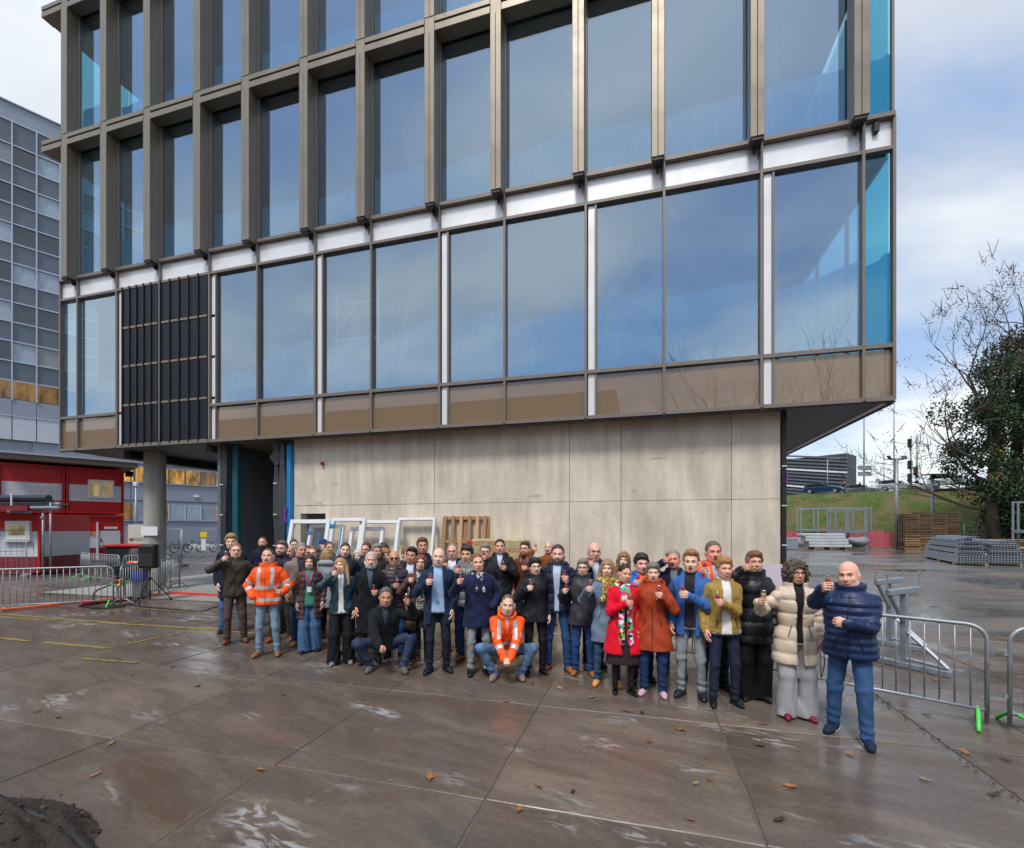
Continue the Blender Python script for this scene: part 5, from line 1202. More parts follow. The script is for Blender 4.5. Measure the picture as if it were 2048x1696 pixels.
barrier((-16.6, 18.3), (-14.5, 17.2), 'grey crowd barrier in front of the red cabins, left of the power cabinet', (True, True)); barrier((-18.0, 19.4), (-16.7, 18.4), 'grey crowd barrier meeting the barrier corner near the small cabin', (True, False)); barrier((-14.4, 17.2), (-12.4, 16.9), 'grey crowd barrier behind the power cabinet', (True, False)); barrier((-18.2, 22.1), (-15.9, 21.4), 'grey crowd barrier in front of the red-rimmed skip', (False, False))
barrier((5.14, 4.99), (3.45, 6.60), 'grey crowd barrier behind the stout bald man with a green foot', (True, False)); barrier((5.24, 4.93), (7.4, 4.35), 'grey crowd barrier with a green foot at the open yard side', (True, True)); barrier((3.38, 6.95), (1.45, 8.2), 'grey crowd barrier hidden behind the legs of the group', (True, True))
# mesh site fence further back
def mesh_fence(A, B, label, H=2.0, sign=None):
    A, B = Vector(A), Vector(B); d = B - A; L = d.length; rz = math.atan2(d.y, d.x); t = empty('site_fence', (A.x, A.y, 0), rz, label, 'fence', 'mesh site fences'); m = MB()
    m.tube([(0, 0, .05), (0, 0, H)], .02, 6); m.tube([(L, 0, .05), (L, 0, H)], .02, 6); m.tube([(0, 0, H), (L, 0, H)], .02, 6); m.tube([(0, 0, .15), (L, 0, .15)], .02, 6); m.tube([(0, 0, H * .55), (L, 0, H * .55)], .012, 6); m.build('frame', M_GALV, t, smooth=True)
    m = MB()
    for k in range(1, int(L / .11)): m.tube([(k * .11, 0, .15), (k * .11, 0, H)], .003, 3, cap=False)
    for k in range(1, 7): m.tube([(0, 0, .15 + k * H / 7.3), (L, 0, .15 + k * H / 7.3)], .003, 3, cap=False)
    o = m.build('wire_mesh', M_GALV, t); o['kind'] = 'stuff'
    for x in (0, L): boxo('foot_block', M_INT, (x, 0, .06), (.22, .7, .12), t)
    if sign: boxo('yellow_sign', mat('yellow sign', (.8, .62, .02), .5), (L * .5, -.03, 1.72), (.36, .02, .28), t); boxo('notice', M_WPAINT, (L * .5, -.03, 1.18), (.24, .02, .62), t)
    return t
fa, fb, fc, fd = Vector((P(300, 1000, 26).x, 26, 0)), Vector((P(362, 1000, 25).x, 25, 0)), Vector((P(364, 1000, 25).x, 25, 0)), Vector((P(452, 1000, 25).x, 25, 0))
mesh_fence(fa, fb, 'mesh site fence panel right behind the concrete column'); mesh_fence(fc, fd, 'mesh site fence panel carrying a yellow sign', sign=1); 
mesh_fence((-24.6, 17.5, 0), (-20.9, 20.0, 0), 'mesh site fence panel in front of the small cabin')
# bicycles parked along the grey wing: simple racks with frames
for k in range(5):
    x = P(335 + 20 * k, 1060, 38).x; t = empty('bicycle', (x, 38 + .4 * k, 0), R(60), 'bicycle parked at the foot of the grey building', 'bicycle', 'bicycles by the grey building')
    for q, dx in enumerate((-.52, .52)): m = MB(); m.tube([(dx + .33 * math.cos(a), 0, .34 + .33 * math.sin(a)) for a in [6.2832 * i / 16 for i in range(17)]], .022, 6, cap=False); m.build('wheel', M_BLACK, t, smooth=True)
    m = MB(); [m.tube([a, b], .018, 6) for a, b in (((-.52, 0, .34), (-.15, 0, .85)), ((-.15, 0, .85), (.40, 0, .85)), ((.40, 0, .85), (.52, 0, .34)), ((-.1, 0, .36), (.40, 0, .80)), ((-.52, 0, .34), (-.1, 0, .36)), ((-.1, 0, .36), (-.17, 0, .95)))]; m.build('frame', M_DARK, t); m = MB(); m.tube([(.38, -.28, 1.02), (.40, 0, 1.05), (.38, .28, 1.02)], .016, 6); m.build('handlebar', M_GALV, t); boxo('saddle', M_BLACK, (-.18, 0, .97), (.25, .12, .06), t, bev=.02)
# ------------------------------------------------------------------ loudspeaker on tripod
sp = empty('loudspeaker', (G(300, 1203).x, G(300, 1203).y, 0.96), R(8), 'black loudspeaker cabinet on a tripod in front of the column', 'loudspeaker')
m = MB(); m.prism([(-.20, -.20), (.20, -.20), (.255, -.08), (.21, .16), (-.21, .16), (-.255, -.08)], 0, .68); o = m.build('cabinet', M_DARK, sp, bevel=.05)
m = MB(); m.prism([(-.185, -.212), (.185, -.212), (.185, -.195), (-.185, -.195)], .06, .42); m.build('grille', mat('speaker grille', (.02, .02, .022), .6, bump=.5, bscale=500), sp, bevel=.006)
for sx in (-1, 1): boxo('side_handle', M_BLACK, (sx * .215, -.12, .47), (.09, .06, .035), sp, bev=.01)
st = empty('speaker_stand', (G(300, 1203).x, G(300, 1203).y, 0), R(8), 'black tripod stand carrying the loudspeaker', 'stand'); m = MB(); m.tube([(0, 0, .06), (0, 0, 1.0)], .02, 10); m.build('pole', M_DARK, st, smooth=True); boxo('collar', M_DARK, (0, 0, .66), (.08, .08, .08), st, bev=.015)
for k in range(3):
    a = R(-100 + 120 * k + 12); c, s_ = math.cos(a), math.sin(a); m = MB(); m.tube([(0.03 * c, .03 * s_, .66), (.50 * c, .50 * s_, .02)], .013, 8); l = m.build('leg', M_DARK, st, smooth=True); m = MB(); m.tube([(0, 0, .22), (.27 * c, .27 * s_, .34)], .008, 6); m.build('brace', M_DARK, st); m = MB(); m.tube([(.46 * c, .46 * s_, .05), (.53 * c, .53 * s_, .012)], .022, 8); m.build('rubber_foot', M_BLACK, l)
# notice taped to the column
nt_ = boxo('paper_notice', mat('white paper', (.78, .78, .84), .7), (G(312, 1180).x + .04, G(312, 1180).y - .34, 2.10 - .10), (.52, .012, .30), None, R(4)); tag(nt_, 'white paper notice taped round the concrete column', 'notice')
text_obj('print', '- - - - -   - - -', .05, mat('pale print', (.35, .3, .5), .7), Matrix.Translation((0, -.008, .02)) @ Matrix.Rotation(R(90), 4, 'X'), nt_, .0005) if False else None
# power cabinet with sockets, safety vest on top
pc = empty('power_cabinet', (G(248, 1200).x, 13.9, 0), R(10), 'site power cabinet with blue sockets behind the barrier', 'cabinet')
boxo('top_box', M_DARK, (0, 0, .92), (.80, .45, .20), pc, bev=.03); boxo('socket_panel', mat('blue socket panel', (.01, .04, .28), .4), (.22, -.05, .68), (.34, .32, .30), pc, bev=.02); boxo('grey_case', M_GALVD, (.18, .05, .28), (.30, .30, .5), pc, bev=.02); boxo('meter_case', M_DARK, (-.22, -.02, .70), (.36, .34, .28), pc, bev=.03)
for k, (x, z, c) in enumerate(((-.30, .58, 'red'), (-.16, .60, 'yellow'), (-.20, .46, 'yellow'), (-.34, .46, 'white'))):
    m = MB(); m.tube([(x, -.12, z), (x - .02, -.26, z - .05)], .05, 10); m.build('plug', mat('plug ' + c, {'red': (.45, .03, .03), 'yellow': (.7, .45, .02), 'white': (.6, .6, .6)}[c], .4), pc, smooth=True)
for x in (-.3, .3):
    for y in (-.15, .15): boxo('leg', M_GALVD, (x, y, .3), (.04, .04, .6), pc)
vs = MB(); rr_ = random.Random(4)
F = Field((-.25, -.2, -.02), (.25, .2, .18), .02)
for k in range(7): F.ell((rr_.uniform(-.14, .14), rr_.uniform(-.08, .08), .04 + rr_.uniform(0, .05)), (.09, .07, .045), .03)
V_, Q_ = F.mesh(); cx_ = V_[Q_].mean(1); mi_ = (np.sin(cx_[:, 0] * 28) > .55).astype(int); vest = bpy.data.objects.new('safety_vest', mk_mesh('safety_vest', V_, Q_, [M_ORANGE, M_REFL], mi_)); COL.objects.link(vest); vest.location = (pc.location.x + .12, 13.9, 1.02); tag(vest, 'crumpled orange safety vest lying on the power cabinet', 'vest')
# cables and hose on the ground
def cable(pts, r, m_, label, nm='cable'):
    P_ = []; pts = [Vector(q) for q in pts]
    for i in range(len(pts) - 1):
        p0, p1, p2, p3 = pts[max(i - 1, 0)], pts[i], pts[i + 1], pts[min(i + 2, len(pts) - 1)]
        for k in range(8):
            t = k / 8; P_.append(.5 * ((2 * p1) + (p2 - p0) * t + (2 * p0 - 5 * p1 + 4 * p2 - p3) * t * t + (3 * p1 - p0 - 3 * p2 + p3) * t ** 3))
    P_.append(pts[-1]); m = MB(); m.tube(P_, r, 8); o = m.build(nm, m_, None, smooth=True); tag(o, label, nm); return o
cable([G(160, 1210, .05), G(195, 1204, .06), G(230, 1200, .06), G(262, 1196, .05)], .055, M_DRED, 'thick dark red hose lying at the barrier foot', 'hose')
cable([G(160, 1211, .02), G(200, 1214, .02), G(255, 1209, .02), G(270, 1200, .02), G(215, 1202, .02), G(165, 1206, .02), G(190, 1216, .02), G(250, 1213, .02)], .018, M_BLACK, 'black cable coiled on the ground by the red hose')
cable([(pc.location.x - .35, 13.6, .45), (pc.location.x - .55, 13.3, .30), (pc.location.x - .45, 13.1, .08), (pc.location.x - .1, 12.9, .02)], .022, M_BLACK, 'black cable looping down from the power cabinet')
cable([G(255, 1209, .015), G(340, 1218, .015), G(400, 1222, .015), G(430, 1214, .015), G(470, 1210, .015)], .012, M_BLACK, 'thin black cable crossing the yellow lines')
def strip(a, b, wd, z, m_, label, nm):
    A, B = G(*a, z), G(*b, z); d = B - A; o = boxo(nm, m_, (A + B) / 2 - Vector((0, 0, z / 2 - .012)), (d.length, wd, z), None, math.atan2(d.y, d.x)); tag(o, label, nm.replace('_', ' ')); return o
strip((2, 1219), (322, 1187), .14, .03, M_ORANGE, 'orange cable ramp lying along the barriers', 'cable_ramp'); strip((336, 1184), (452, 1190), .16, .05, mat('red edging', (.75, .04, .03), .5), 'red edging board lying on the pale screed', 'edging_board')
# ------------------------------------------------------------------ things leaning on the concrete wall
def wall_frame(u0, u1, vtop, off, label, blue=False, wd=.09):
    x0, x1 = tx(u0), tx(u1); Y_ = BL((x0 + x1) / 2, WY).y; h = 2.15 + (1053 - vtop) / F_ * Y_ + .05
    t = empty('window_frame', BL(x0, WY - .05 - off), GA, label, 'frame', 'white window frames against the wall'); w_ = x1 - x0; ln = math.atan2(.5, h)
    M = Matrix.Rotation(-ln, 4, 'X') @ Matrix.Translation((0, -.0, 0))
    base = Matrix.Translation((0, -.52, 0)) @ M
    def pc_(c, d, nm, m_): q = MB(); q.box((0, 0, 0), d); o = q.build(nm, m_, t, bevel=.008); o.matrix_local = base @ Matrix.Translation(c); return o
    pc_((0, 0, h / 2), (wd, .10, h), 'stile', M_WPAINT); pc_((w_, 0, h / 2), (wd, .10, h), 'stile', M_WPAINT); pc_((w_ / 2, 0, h - wd / 2), (w_ - wd, .10, wd), 'head_rail', M_WPAINT); pc_((w_ / 2, 0, wd / 2), (w_ - wd, .10, wd), 'bottom_rail', M_WPAINT)
    if blue: pc_((w_ * .02, -.06, h - .22), (.15, .05, .09), 'corner_guard', M_BLUES); pc_((w_ * .3, -.02, h * .5), (.03, .02, h * .8), 'strap', M_BLUES)
wall_frame(612, 682, 1040, .42, 'white window frame leaning outermost beside the doorway', wd=.11); wall_frame(640, 702, 1050, .25, 'white window frame with blue corner guard behind the outermost one', True, .08); wall_frame(688, 748, 1037, .35, 'white window frame with a blue strap in the middle of the row', True); wall_frame(716, 776, 1054, .15, 'low white window frame set behind its neighbours'); wall_frame(740, 812, 1041, .28, 'broad white window frame next to the single tall one'); wall_frame(808, 876, 1036, .10, 'tall white window frame standing nearest the upright pallet', wd=.07)
pw = BL(tx(890), WY - .55); pl = empty('pallet', pw, GA, 'tall orange-brown timber pallet leaning upright on the concrete wall', 'pallet'); base = Matrix.Rotation(-R(11), 4, 'X'); w_ = tx(976) - tx(890); h = 2.46
def slat(c, d, m_, nm='board'): q = MB(); q.box((0, 0, 0), d); o = q.build(nm, m_, pl, bevel=.006); o.matrix_local = base @ Matrix.Translation(c)
for k, x in enumerate((.05, .26, .47, .68, .88, 1.06)): slat((x * w_ / 1.1, -.02, h / 2), (.095, .028, h), (M_WOOD, M_WOODL)[k in (2, 4)])
for z in (.08, .62, 1.23, 1.80, h - .05): slat((w_ / 2, .03, z), (w_, .05, .09), M_WOOD, 'bearer')
for k, x in enumerate((.0, .5, 1.0)): slat((x * w_, .075, h / 2), (.10, .028, h), M_WOOD, 'back_board')
cx0, cx1 = tx(962), tx(1064); ct = empty('insulation_pack', BL((cx0 + cx1) / 2, WY - .42), GA, 'yellowish insulation pack with upside-down red lettering against the wall', 'pack')
boxo('pack', mat('film-wrapped insulation', (.50, .42, .22), .32, var=.15, vscale=5, bump=.2, bscale=15), (0, 0, .925), (cx1 - cx0, .6, 1.85), ct, bev=.03)
M_REDP = mat('red print', (.55, .03, .04), .5)
for k, (x, z) in enumerate(((-.28, 1.74), (.22, 1.60), (-.28, 1.32), (.22, 1.18), (-.28, .9), (.22, .76))):
    text_obj('lettering', 'ROCKWOOL', .13, M_REDP, Matrix.Translation((x, -.303, z)) @ Matrix.Rotation(R(90), 4, 'X') @ Matrix.Rotation(R(180 if k % 2 else 0), 4, 'Z'), ct, .001)
    boxo('logo_square', M_REDP, (x + (.44 if k % 2 else -.44), -.302, z), (.12, .006, .12), ct)
# ------------------------------------------------------------------ right: grass bank with road, trees, stores
def BK(a, b, z=0.0): return Vector((.672 * a + .7405 * b, .7405 * a - .672 * b, z))      # a = distance towards the bank, b = along it
def m_grass(name):
    g = NT(name); p = g.n('ShaderNodeNewGeometry').outputs['Position']; a = g.noise(p, .35, 5, .65); b = g.noise(p, 2.2, 5, .7)
    c = g.mix(g.rng(a, .42, .56), (.070, .115, .018, 1), (.150, .115, .045, 1)); c2 = g.mix(g.rng(b, .52, .70, 0, .8), c, (.075, .055, .022, 1)); c3 = g.mix(g.rng(g.noise(p, 1.1, 4), .50, .66, 0, .7), c2, (.10, .17, .025, 1))
    g.l(c3, g.b.inputs['Base Color']); g.b.inputs['Roughness'].default_value = .9; bp = g.n('ShaderNodeBump', {'Strength': .8, 'Distance': .15, 'Height': g.noise(p, 9, 4, .8)}); g.l(bp.outputs[0], g.b.inputs['Normal']); return g.m
M_GRASS = m_grass('rough bank grass'); m = MB(); rb = random.Random(2); prof = [(64.5, -.05), (66, .25), (68, 1.6), (70, 3.1), (72, 4.6), (74, 6.0), (75.3, 6.62), (76.5, 6.75), (79, 6.75)]
nb = 90; vs = []
for j in range(nb + 1):
    b = -40 + 100 * j / nb
    for (a, z) in prof: vs.append(BK(a + rb.uniform(-.25, .25), b, z + (rb.uniform(-.12, .12) if .1 < z < 6.7 else 0) - 0.0 + (b * .004)))
np_ = len(prof); m.add(vs, [(j * np_ + i, j * np_ + i + 1, (j + 1) * np_ + i + 1, (j + 1) * np_ + i) for j in range(nb) for i in range(np_ - 1)])
tag(m.build('grass_bank', M_GRASS, smooth=True), kind='structure')
m = MB(); gr = random.Random(5)
for k in range(9000):
    a = gr.uniform(65.2, 76); b = gr.uniform(-30, 45); z = np.interp(a, [q[0] for q in prof], [q[1] for q in prof]) + b * .004; p_ = BK(a, b, z - .03); h = gr.uniform(.10, .32); an = gr.uniform(0, 3.14); wx, wy = math.cos(an) * .05, math.sin(an) * .05
    m.add([p_ + Vector((-wx, -wy, 0)), p_ + Vector((wx, wy, 0)), p_ + Vector((gr.uniform(-.1, .1), gr.uniform(-.1, .1), h))], [(0, 1, 2)], gr.choice((0, 0, 1)))
o = m.build('grass_tufts', [M_GRASS, mat('dry grass', (.15, .12, .04), .9)]); tag(o, 'tufts of rough grass on the road bank', 'grass', kind='stuff')
m = MB(); m.add([BK(78.5, -60, 6.78), BK(95, -60, 6.78), BK(95, 80, 7.0), BK(78.5, 80, 7.0)], [(0, 1, 2, 3)]); tag(m.build('road', mat('asphalt', (.06, .06, .062), .7, var=.2, vscale=.5)), kind='structure')
RZ = math.atan2(-.672, .7405)
# cars on the road
M_TYRE = mat('tyre', (.015, .015, .016), .8); M_CGL = mat('car glass', (.02, .025, .03), .05, spec=.9)
def car(u, Yd, col, label, L=4.4, estate=True, z=6.8, flip=1):
    c = P(u, 1000, Yd); t = empty('car', (c.x, c.y, z), RZ + (0 if flip > 0 else math.pi), label, 'car', 'cars on the bank road'); pm = mat('car paint ' + label[:14], col, .25, .3, coat=.6)
    h = L / 2; body = [(-h, .35), (-h + .02, .85), (-h + .25, .95), (h - 1.3, 1.0), (h - .25, .82), (h, .6), (h - .02, .32), (h - .5, .25), (-h + .5, .25)]
    m = MB(); M = Matrix.Rotation(R(90), 4, 'X'); m.prism(body, -.88, .88, 0, M); m.build('body', pm, t, bevel=.09)
    cab = [(-h + .12, .92), (-h + (.30 if estate else .85), 1.42), (h - 2.35, 1.48), (h - 1.25, .97)]
    m = MB(); m.prism(cab, -.72, .72, 0, M); m.build('cabin', M_CGL, t, bevel=.08); m = MB(); m.prism([(-h + (.42 if estate else .95), 1.40), (-h + (.40 if estate else .9), 1.47), (h - 2.3, 1.52), (h - 2.2, 1.42)], -.70, .70, 0, M); m.build('roof', pm, t, bevel=.03)
    for x in (-h + .45, -.15, h - 1.75): m = MB(); m.tube([(x, -.76, .95), (x + .02, -.70, 1.45)], .035, 6); m.tube([(x, .76, .95), (x + .02, .70, 1.45)], .035, 6); m.build('pillar', pm, t)
    for x in (-h + .85, h - .85):
        for y in (-.82, .82): m = MB(); m.lathe([(0, -.1), (.33, -.1), (.33, .1), (0, .1)], 18); w__ = m.build('wheel', M_TYRE, t, loc=(x, y, .33)); w__.rotation_euler = (R(90), 0, 0); q = MB(); q.lathe([(0, -.105), (.2, -.105), (.2, .105), (0, .105)], 14); q.build('rim', M_GALV, w__)
    for y in (-.68, .68): boxo('tail_light', mat('red lamp', (.6, .02, .02), .2), (-h + .03, y, .84), (.06, .26, .16), t); boxo('headlight', M_WPAINT, (h - .08, y, .70), (.08, .3, .14), t)
car(1646, 66, (.01, .045, .12), 'dark blue estate car driving along the bank road', 4.7); car(1726, 67.5, (.20, .22, .24), 'grey hatchback queuing beside the direction sign', 4.2); car(1700, 71, (.35, .36, .38), 'light grey car seen behind the walker', 4.3, False); car(1796, 61, (.50, .52, .55), 'silver hatchback in front of the traffic signals', 4.3); car(1905, 54.5, (.66, .67, .70), 'white car half hidden by the tree branches', 4.5); car(1840, 64, (.30, .32, .35), 'small grey car far behind the floodlight mast', 4.2, False)
# masts, lamps, signs and signals along the road
def lamp(u, vtop, Yd, arm, label, z0=6.7):
    b = P(u, 1000, Yd); h = CH + (CY - vtop) * Yd / F_ - z0; t = empty('street_lamp', (b.x, b.y, z0), 0, label, 'street lamp', 'lamps along the bank road'); m = MB(); m.tube([(0, 0, 0), (0, 0, h)], [.10, .06], 8); m.build('mast', M_GALVD, t, smooth=True)
    if arm: m = MB(); m.tube([(0, 0, h), (arm * .6, 0, h + .12), (arm, 0, h + .14)], .045, 6); m.build('arm', M_GALVD, t); boxo('lamp_head', M_GALVD, (arm + .3, 0, h + .14), (.8, .3, .12), t, bev=.03)
    return t
lamp(1655, 919, 78, 1.4, 'street lamp with short arm next to the slatted car park'); lamp(1682, 936, 92, 3.2, 'more distant street lamp with long arm behind the walker'); lamp(1640, 958, 130, 1.5, 'farthest small street lamp on the road'); lamp(1788, 770, 70, 0, 'very tall slim white mast by the signals'); lamp(1768, 905, 85, 0, 'thin plain post between sign and signals')
t = lamp(1728, 740, 66, 0, 'tall grey mast carrying two direction boards')
for z in (2.9, 3.75): boxo('direction_board', M_GALVD, (0, -.12, z), (1.9, .06, .62), t)
b = P(1752, 1000, 64); t = empty('road_sign', (b.x, b.y, 6.75), 0, 'small round road sign on a post with arrow plates', 'sign'); m = MB(); m.tube([(0, 0, 0), (0, 0, 1.9)], .04, 6); m.build('post', M_GALVD, t); m = MB(); m.lathe([(0, 0), (.32, 0), (.32, .03), (0, .03)], 16); o = m.build('disc', M_GALV, t, loc=(.25, 0, 1.7)); o.rotation_euler = (R(90), 0, 0); boxo('plate', M_WPAINT, (-.5, 0, 1.55), (.9, .04, .3), t); boxo('plate', M_WPAINT, (-.4, 0, 1.0), (.8, .04, .3), t)
for (u, vt_, lab, st_) in ((1822, 872, 'traffic signal post with stacked black heads beside the striped post', 0), (1834, 868, 'pale traffic signal post with black and white striped foot', 1)):
    b = P(u, 1000, 57); h = CH + (CY - vt_) * 57 / F_ - 6.7; t = empty('traffic_signal', (b.x, b.y, 6.7), 0, lab, 'traffic signal', 'traffic signals'); m = MB(); m.tube([(0, 0, 0), (0, 0, h)], .11, 8); m.build('post', mat('pale post', (.45, .45, .38), .6), t, smooth=True)
    for k, z in enumerate((1.4, 3.0, h - .9) if not st_ else (2.2,)):
        boxo('signal_head', M_BLACK, (-.28, -.1, z), (.36, .3, 1.05), t, bev=.05)
        for q in range(3): boxo('hood', M_BLACK, (-.28, -.3, z + .32 - .32 * q), (.3, .2, .06), t)
    if st_:
        for k in range(5): boxo('stripe', M_WPAINT if k % 2 else M_BLACK, (0, 0, .2 + .34 * k), (.26, .26, .33), t)
# slatted car park
b = P(1566, 1000, 100); cp = empty('car_park', (b.x, b.y, 5), R(-52), 'dark slatted car park with slanting louvres beyond the bank', 'building')
boxo('body', mat('dark cladding', (.05, .058, .07), .6), (4, 3, 5.2), (15, 6, 12.6), cp)
for k in range(20):
    q = MB(); q.box((0, 0, 0), (15.6, .3, .34)); o = q.build('louvre', mat('louvre grey', (.12, .135, .16), .5) if k % 5 else M_WPAINT, cp); o.location = (4, -.15, -1.6 + .70 * k); o.rotation_euler = (0, R(9), 0)
M_WOODK = mat('dark pallet block', (.055, .035, .022), .9, var=.3, vscale=5); M_WOODD = mat('grey-brown pallet board', (.26, .165, .10), .85, var=.35, vscale=3)
# ------------------------------------------------------------------ stores on the far side of the yard
pal = MB()
for k in range(6): pal.box((0, -.36 + .144 * k, .128), (1.2, .11, .030))
for x in (-.55, 0, .55): pal.box((x, 0, .104), (.10, .8, .022), 0, 1); [pal.box((x, y, .058), (.10, .10, .074), 0, 1) for y in (-.35, 0, .35)]; pal.box((x, 0, .011), (.10, .8, .022), 0, 1)
pal.box((0, -.385, .011), (1.2, .05, .024))
PAL = [pal.mesh('pallet', [m_, M_WOODK]) for m_ in (M_WOODD, M_WOOD, M_WOODL)]
rp = random.Random(8)
def stack(u, Yd, n, lab, rz=R(-8), light=0):
    b = P(u, 1000, Yd)
    for k in range(n):
        o = bpy.data.objects.new('pallet', PAL[(2 if rp.random() < .5 else 1) if k < light else (0 if rp.random() < .85 else 1)]); COL.objects.link(o); o.location = (b.x + rp.uniform(-.05, .05), b.y + rp.uniform(-.05, .05), k * .150); o.rotation_euler = (0, 0, rz + rp.uniform(-.02, .02)); tag(o, lab, 'pallet', 'stacked pallets in the yard')
for k, u in enumerate((1818, 1845, 1872, 1899)):
    stack(u, 42 + .3 * k, 22 + k % 2, ['weathered pallet in the stack touching the floodlight mast', 'weathered pallet in the second stack from the floodlight mast', 'weathered pallet in the tall stack just behind the steel tubes', 'weathered pallet in the tall stack next to the mesh fence'][k], light=8)
for k, u in enumerate((1935, 1968, 2001, 2034)): stack(u, 40, 7, 'pallet in a low light-brown stack %s' % ['beside the tall pallet stacks', 'behind the middle of the steel tubes', 'behind the end of the steel tubes', 'by the scaffold post'][k], light=7)
M_TUBE = mat('galvanised box tube', (.40, .45, .52), .42, .6, var=.12, vscale=3); M_HOLE = mat('tube bore', (.015, .018, .022), .8)
def bundle(pos, dirv, L, nw, layers, label, s=.125):
    rz = math.atan2(dirv[1], dirv[0]); t = empty('steel_tube_bundle', pos, rz, label, 'steel tubes', 'bundles of steel tube')
    z = .10
    for x in (.5, L * .5, L - .6): boxo('timber_bearer', M_WOODL, (x, 0, .05), (.1, nw * s + .2, .1), t)
    for q, (n, dx, ll) in enumerate(layers):
        m = MB()
        for k in range(n):
            y = (k - (n - 1) / 2) * s + (nw - n) * s * .5 * (.6 if q % 2 else -.2); m.box((dx + ll / 2, y, z + s / 2), (ll, s * .95, s * .95), 0, 0); m.box((dx - .002, y, z + s / 2), (.006, s * .72, s * .72), 0, 1)
        m.build('tube_layer', [M_TUBE, M_HOLE], t); z += s
        if q in (3, 5): boxo('timber_bearer', M_WOODL, (dx + .4, 0, z + .03), (.1, n * s + .1, .06), t); boxo('timber_bearer', M_WOODL, (ll - .5, 0, z + .03), (.1, n * s + .1, .06), t); z += .06
dv = Vector((.28, .96, 0))
bundle(G(1946, 1131), (.50, .866), 7.0, 10, [(10, 0, 7.0)] * 4 + [(9, .1, 6.9), (8, .2, 6.6), (8, .1, 6.6), (7, .4, 6.2), (6, .2, 6.4), (5, .6, 5.8), (4, .4, 6.0)], 'bundle of grey square steel tubes with the taller pile'); bundle(G(2013, 1131), (.50, .866), 6.0, 11, [(11, 0, 6.0)] * 5 + [(10, .1, 5.8), (9, .2, 5.6), (9, .2, 5.6), (6, .3, 5.4)], 'bundle of dark-ended square steel tubes on the outer side')
bundle(G(2072, 1131), (.50, .866), 5.0, 7, [(7, 0, 5.0)] * 6, 'low bundle of square steel tubes beyond the two large ones')
# galvanised frames, pink mesh barrier, wrapped profiles
def gframe(u0, u1, vt_, Yd, label, posts=4):
    a, b_ = P(u0, 1000, Yd), P(u1, 1000, Yd - 2.0); L = (b_ - a).to_2d().length; h = CH + (CY - vt_) * Yd / F_; t = empty('storage_frame', (a.x, a.y, 0), math.atan2(b_.y - a.y, b_.x - a.x), label, 'steel frame', 'galvanised storage frames')
    for k in range(posts):
        for y in (0, 1.6): boxo('post', M_GALVD, (L * k / (posts - 1), y, h / 2), (.12, .12, h), t)
    for z in (h - .05, h * .45):
        for y in (0, 1.6): boxo('rail', M_GALVD, (L / 2, y, z), (L, .07, .10), t)
    boxo('deck', M_GALVD, (L / 2, .8, h * .42), (L, 1.6, .10), t)
gframe(1602, 1742, 1016, 48, 'long galvanised steel frame standing before the grass bank', 5); gframe(1655, 1730, 1020, 45.5, 'shorter galvanised steel frame in front of the long one', 3); gframe(2026, 2120, 1003, 36, 'galvanised frame with a timber deck at the yard edge', 2)
M_PINK = NT('pink barrier mesh'); _p = M_PINK.n('ShaderNodeNewGeometry').outputs['Position']; _mx = M_PINK.n('ShaderNodeMixShader', {0: M_PINK.rng(M_PINK.noise(_p, 2.5, 4), .3, .7, .55, .85), 1: M_PINK.n('ShaderNodeBsdfTransparent').outputs[0], 2: M_PINK.n('ShaderNodeBsdfDiffuse', {'Color': (.62, .09, .16, 1)}).outputs[0]}).outputs[0]; M_PINK.l(_mx, M_PINK.o.inputs[0])
a, b_ = P(1560, 1000, 50), P(1806, 1000, 43.5); L = (b_ - a).to_2d().length; t = empty('mesh_barrier', (a.x, a.y, 0), math.atan2(b_.y - a.y, b_.x - a.x), 'pink-red plastic mesh barrier along the foot of the bank', 'barrier')
m = MB(); nn = 40; vs = []; rr_ = random.Random(3)
for k in range(nn + 1):
    for z in (.1, .9, 1.7): vs.append((L * k / nn, rr_.uniform(-.08, .08), z + (.06 * math.sin(k) if z > 1 else 0)))
m.add(vs, [(k * 3 + i, (k + 1) * 3 + i, (k + 1) * 3 + i + 1, k * 3 + i + 1) for k in range(nn) for i in (0, 1)]); m.build('mesh_sheet', M_PINK.m, t, smooth=True)
for k in range(9): boxo('stake', M_DRED, (L * k / 8, .05, .95), (.06, .06, 1.9), t)
b = P(1655, 1000, 43.5); t = empty('profile_bundle', (b.x, b.y, 0), R(-10), 'film-wrapped bundle of white profiles on the wet yard', 'bundle')
M_WRAP = mat('film wrapped profiles', (.50, .53, .56), .3, var=.25, vscale=3, stretch=(.3, 4, 8))
for q in range(5): boxo('profile_layer', M_WRAP, (-.15 * q, 0, .35 + .26 * q), (3.6 - .25 * (q % 2), 1.2, .24), t, bev=.04)
for x in (-1.3, 0, 1.3): boxo('bearer', M_WOODD, (x, 0, .11), (.12, 1.2, .22), t)
F = Field((-.2, -.8, -.05), (1.9, .8, 1.35), .07); rr_ = random.Random(6)
for k in range(9): F.ell((.4 + rr_.uniform(0, 1.0), rr_.uniform(-.3, .3), .3 + rr_.uniform(0, .7)), (.45, .4, .3), .2)
V_, Q_ = F.mesh(); o = bpy.data.objects.new('tarpaulin_heap', mk_mesh('tarpaulin_heap', V_, Q_, mat('grey tarpaulin', (.22, .24, .27), .4, var=.3, vscale=2, bump=.6, bscale=4))); COL.objects.link(o); o.location = (b.x + 1.6, b.y - .5, 0); tag(o, 'grey tarpaulin heap at the end of the wrapped profiles', 'tarpaulin')
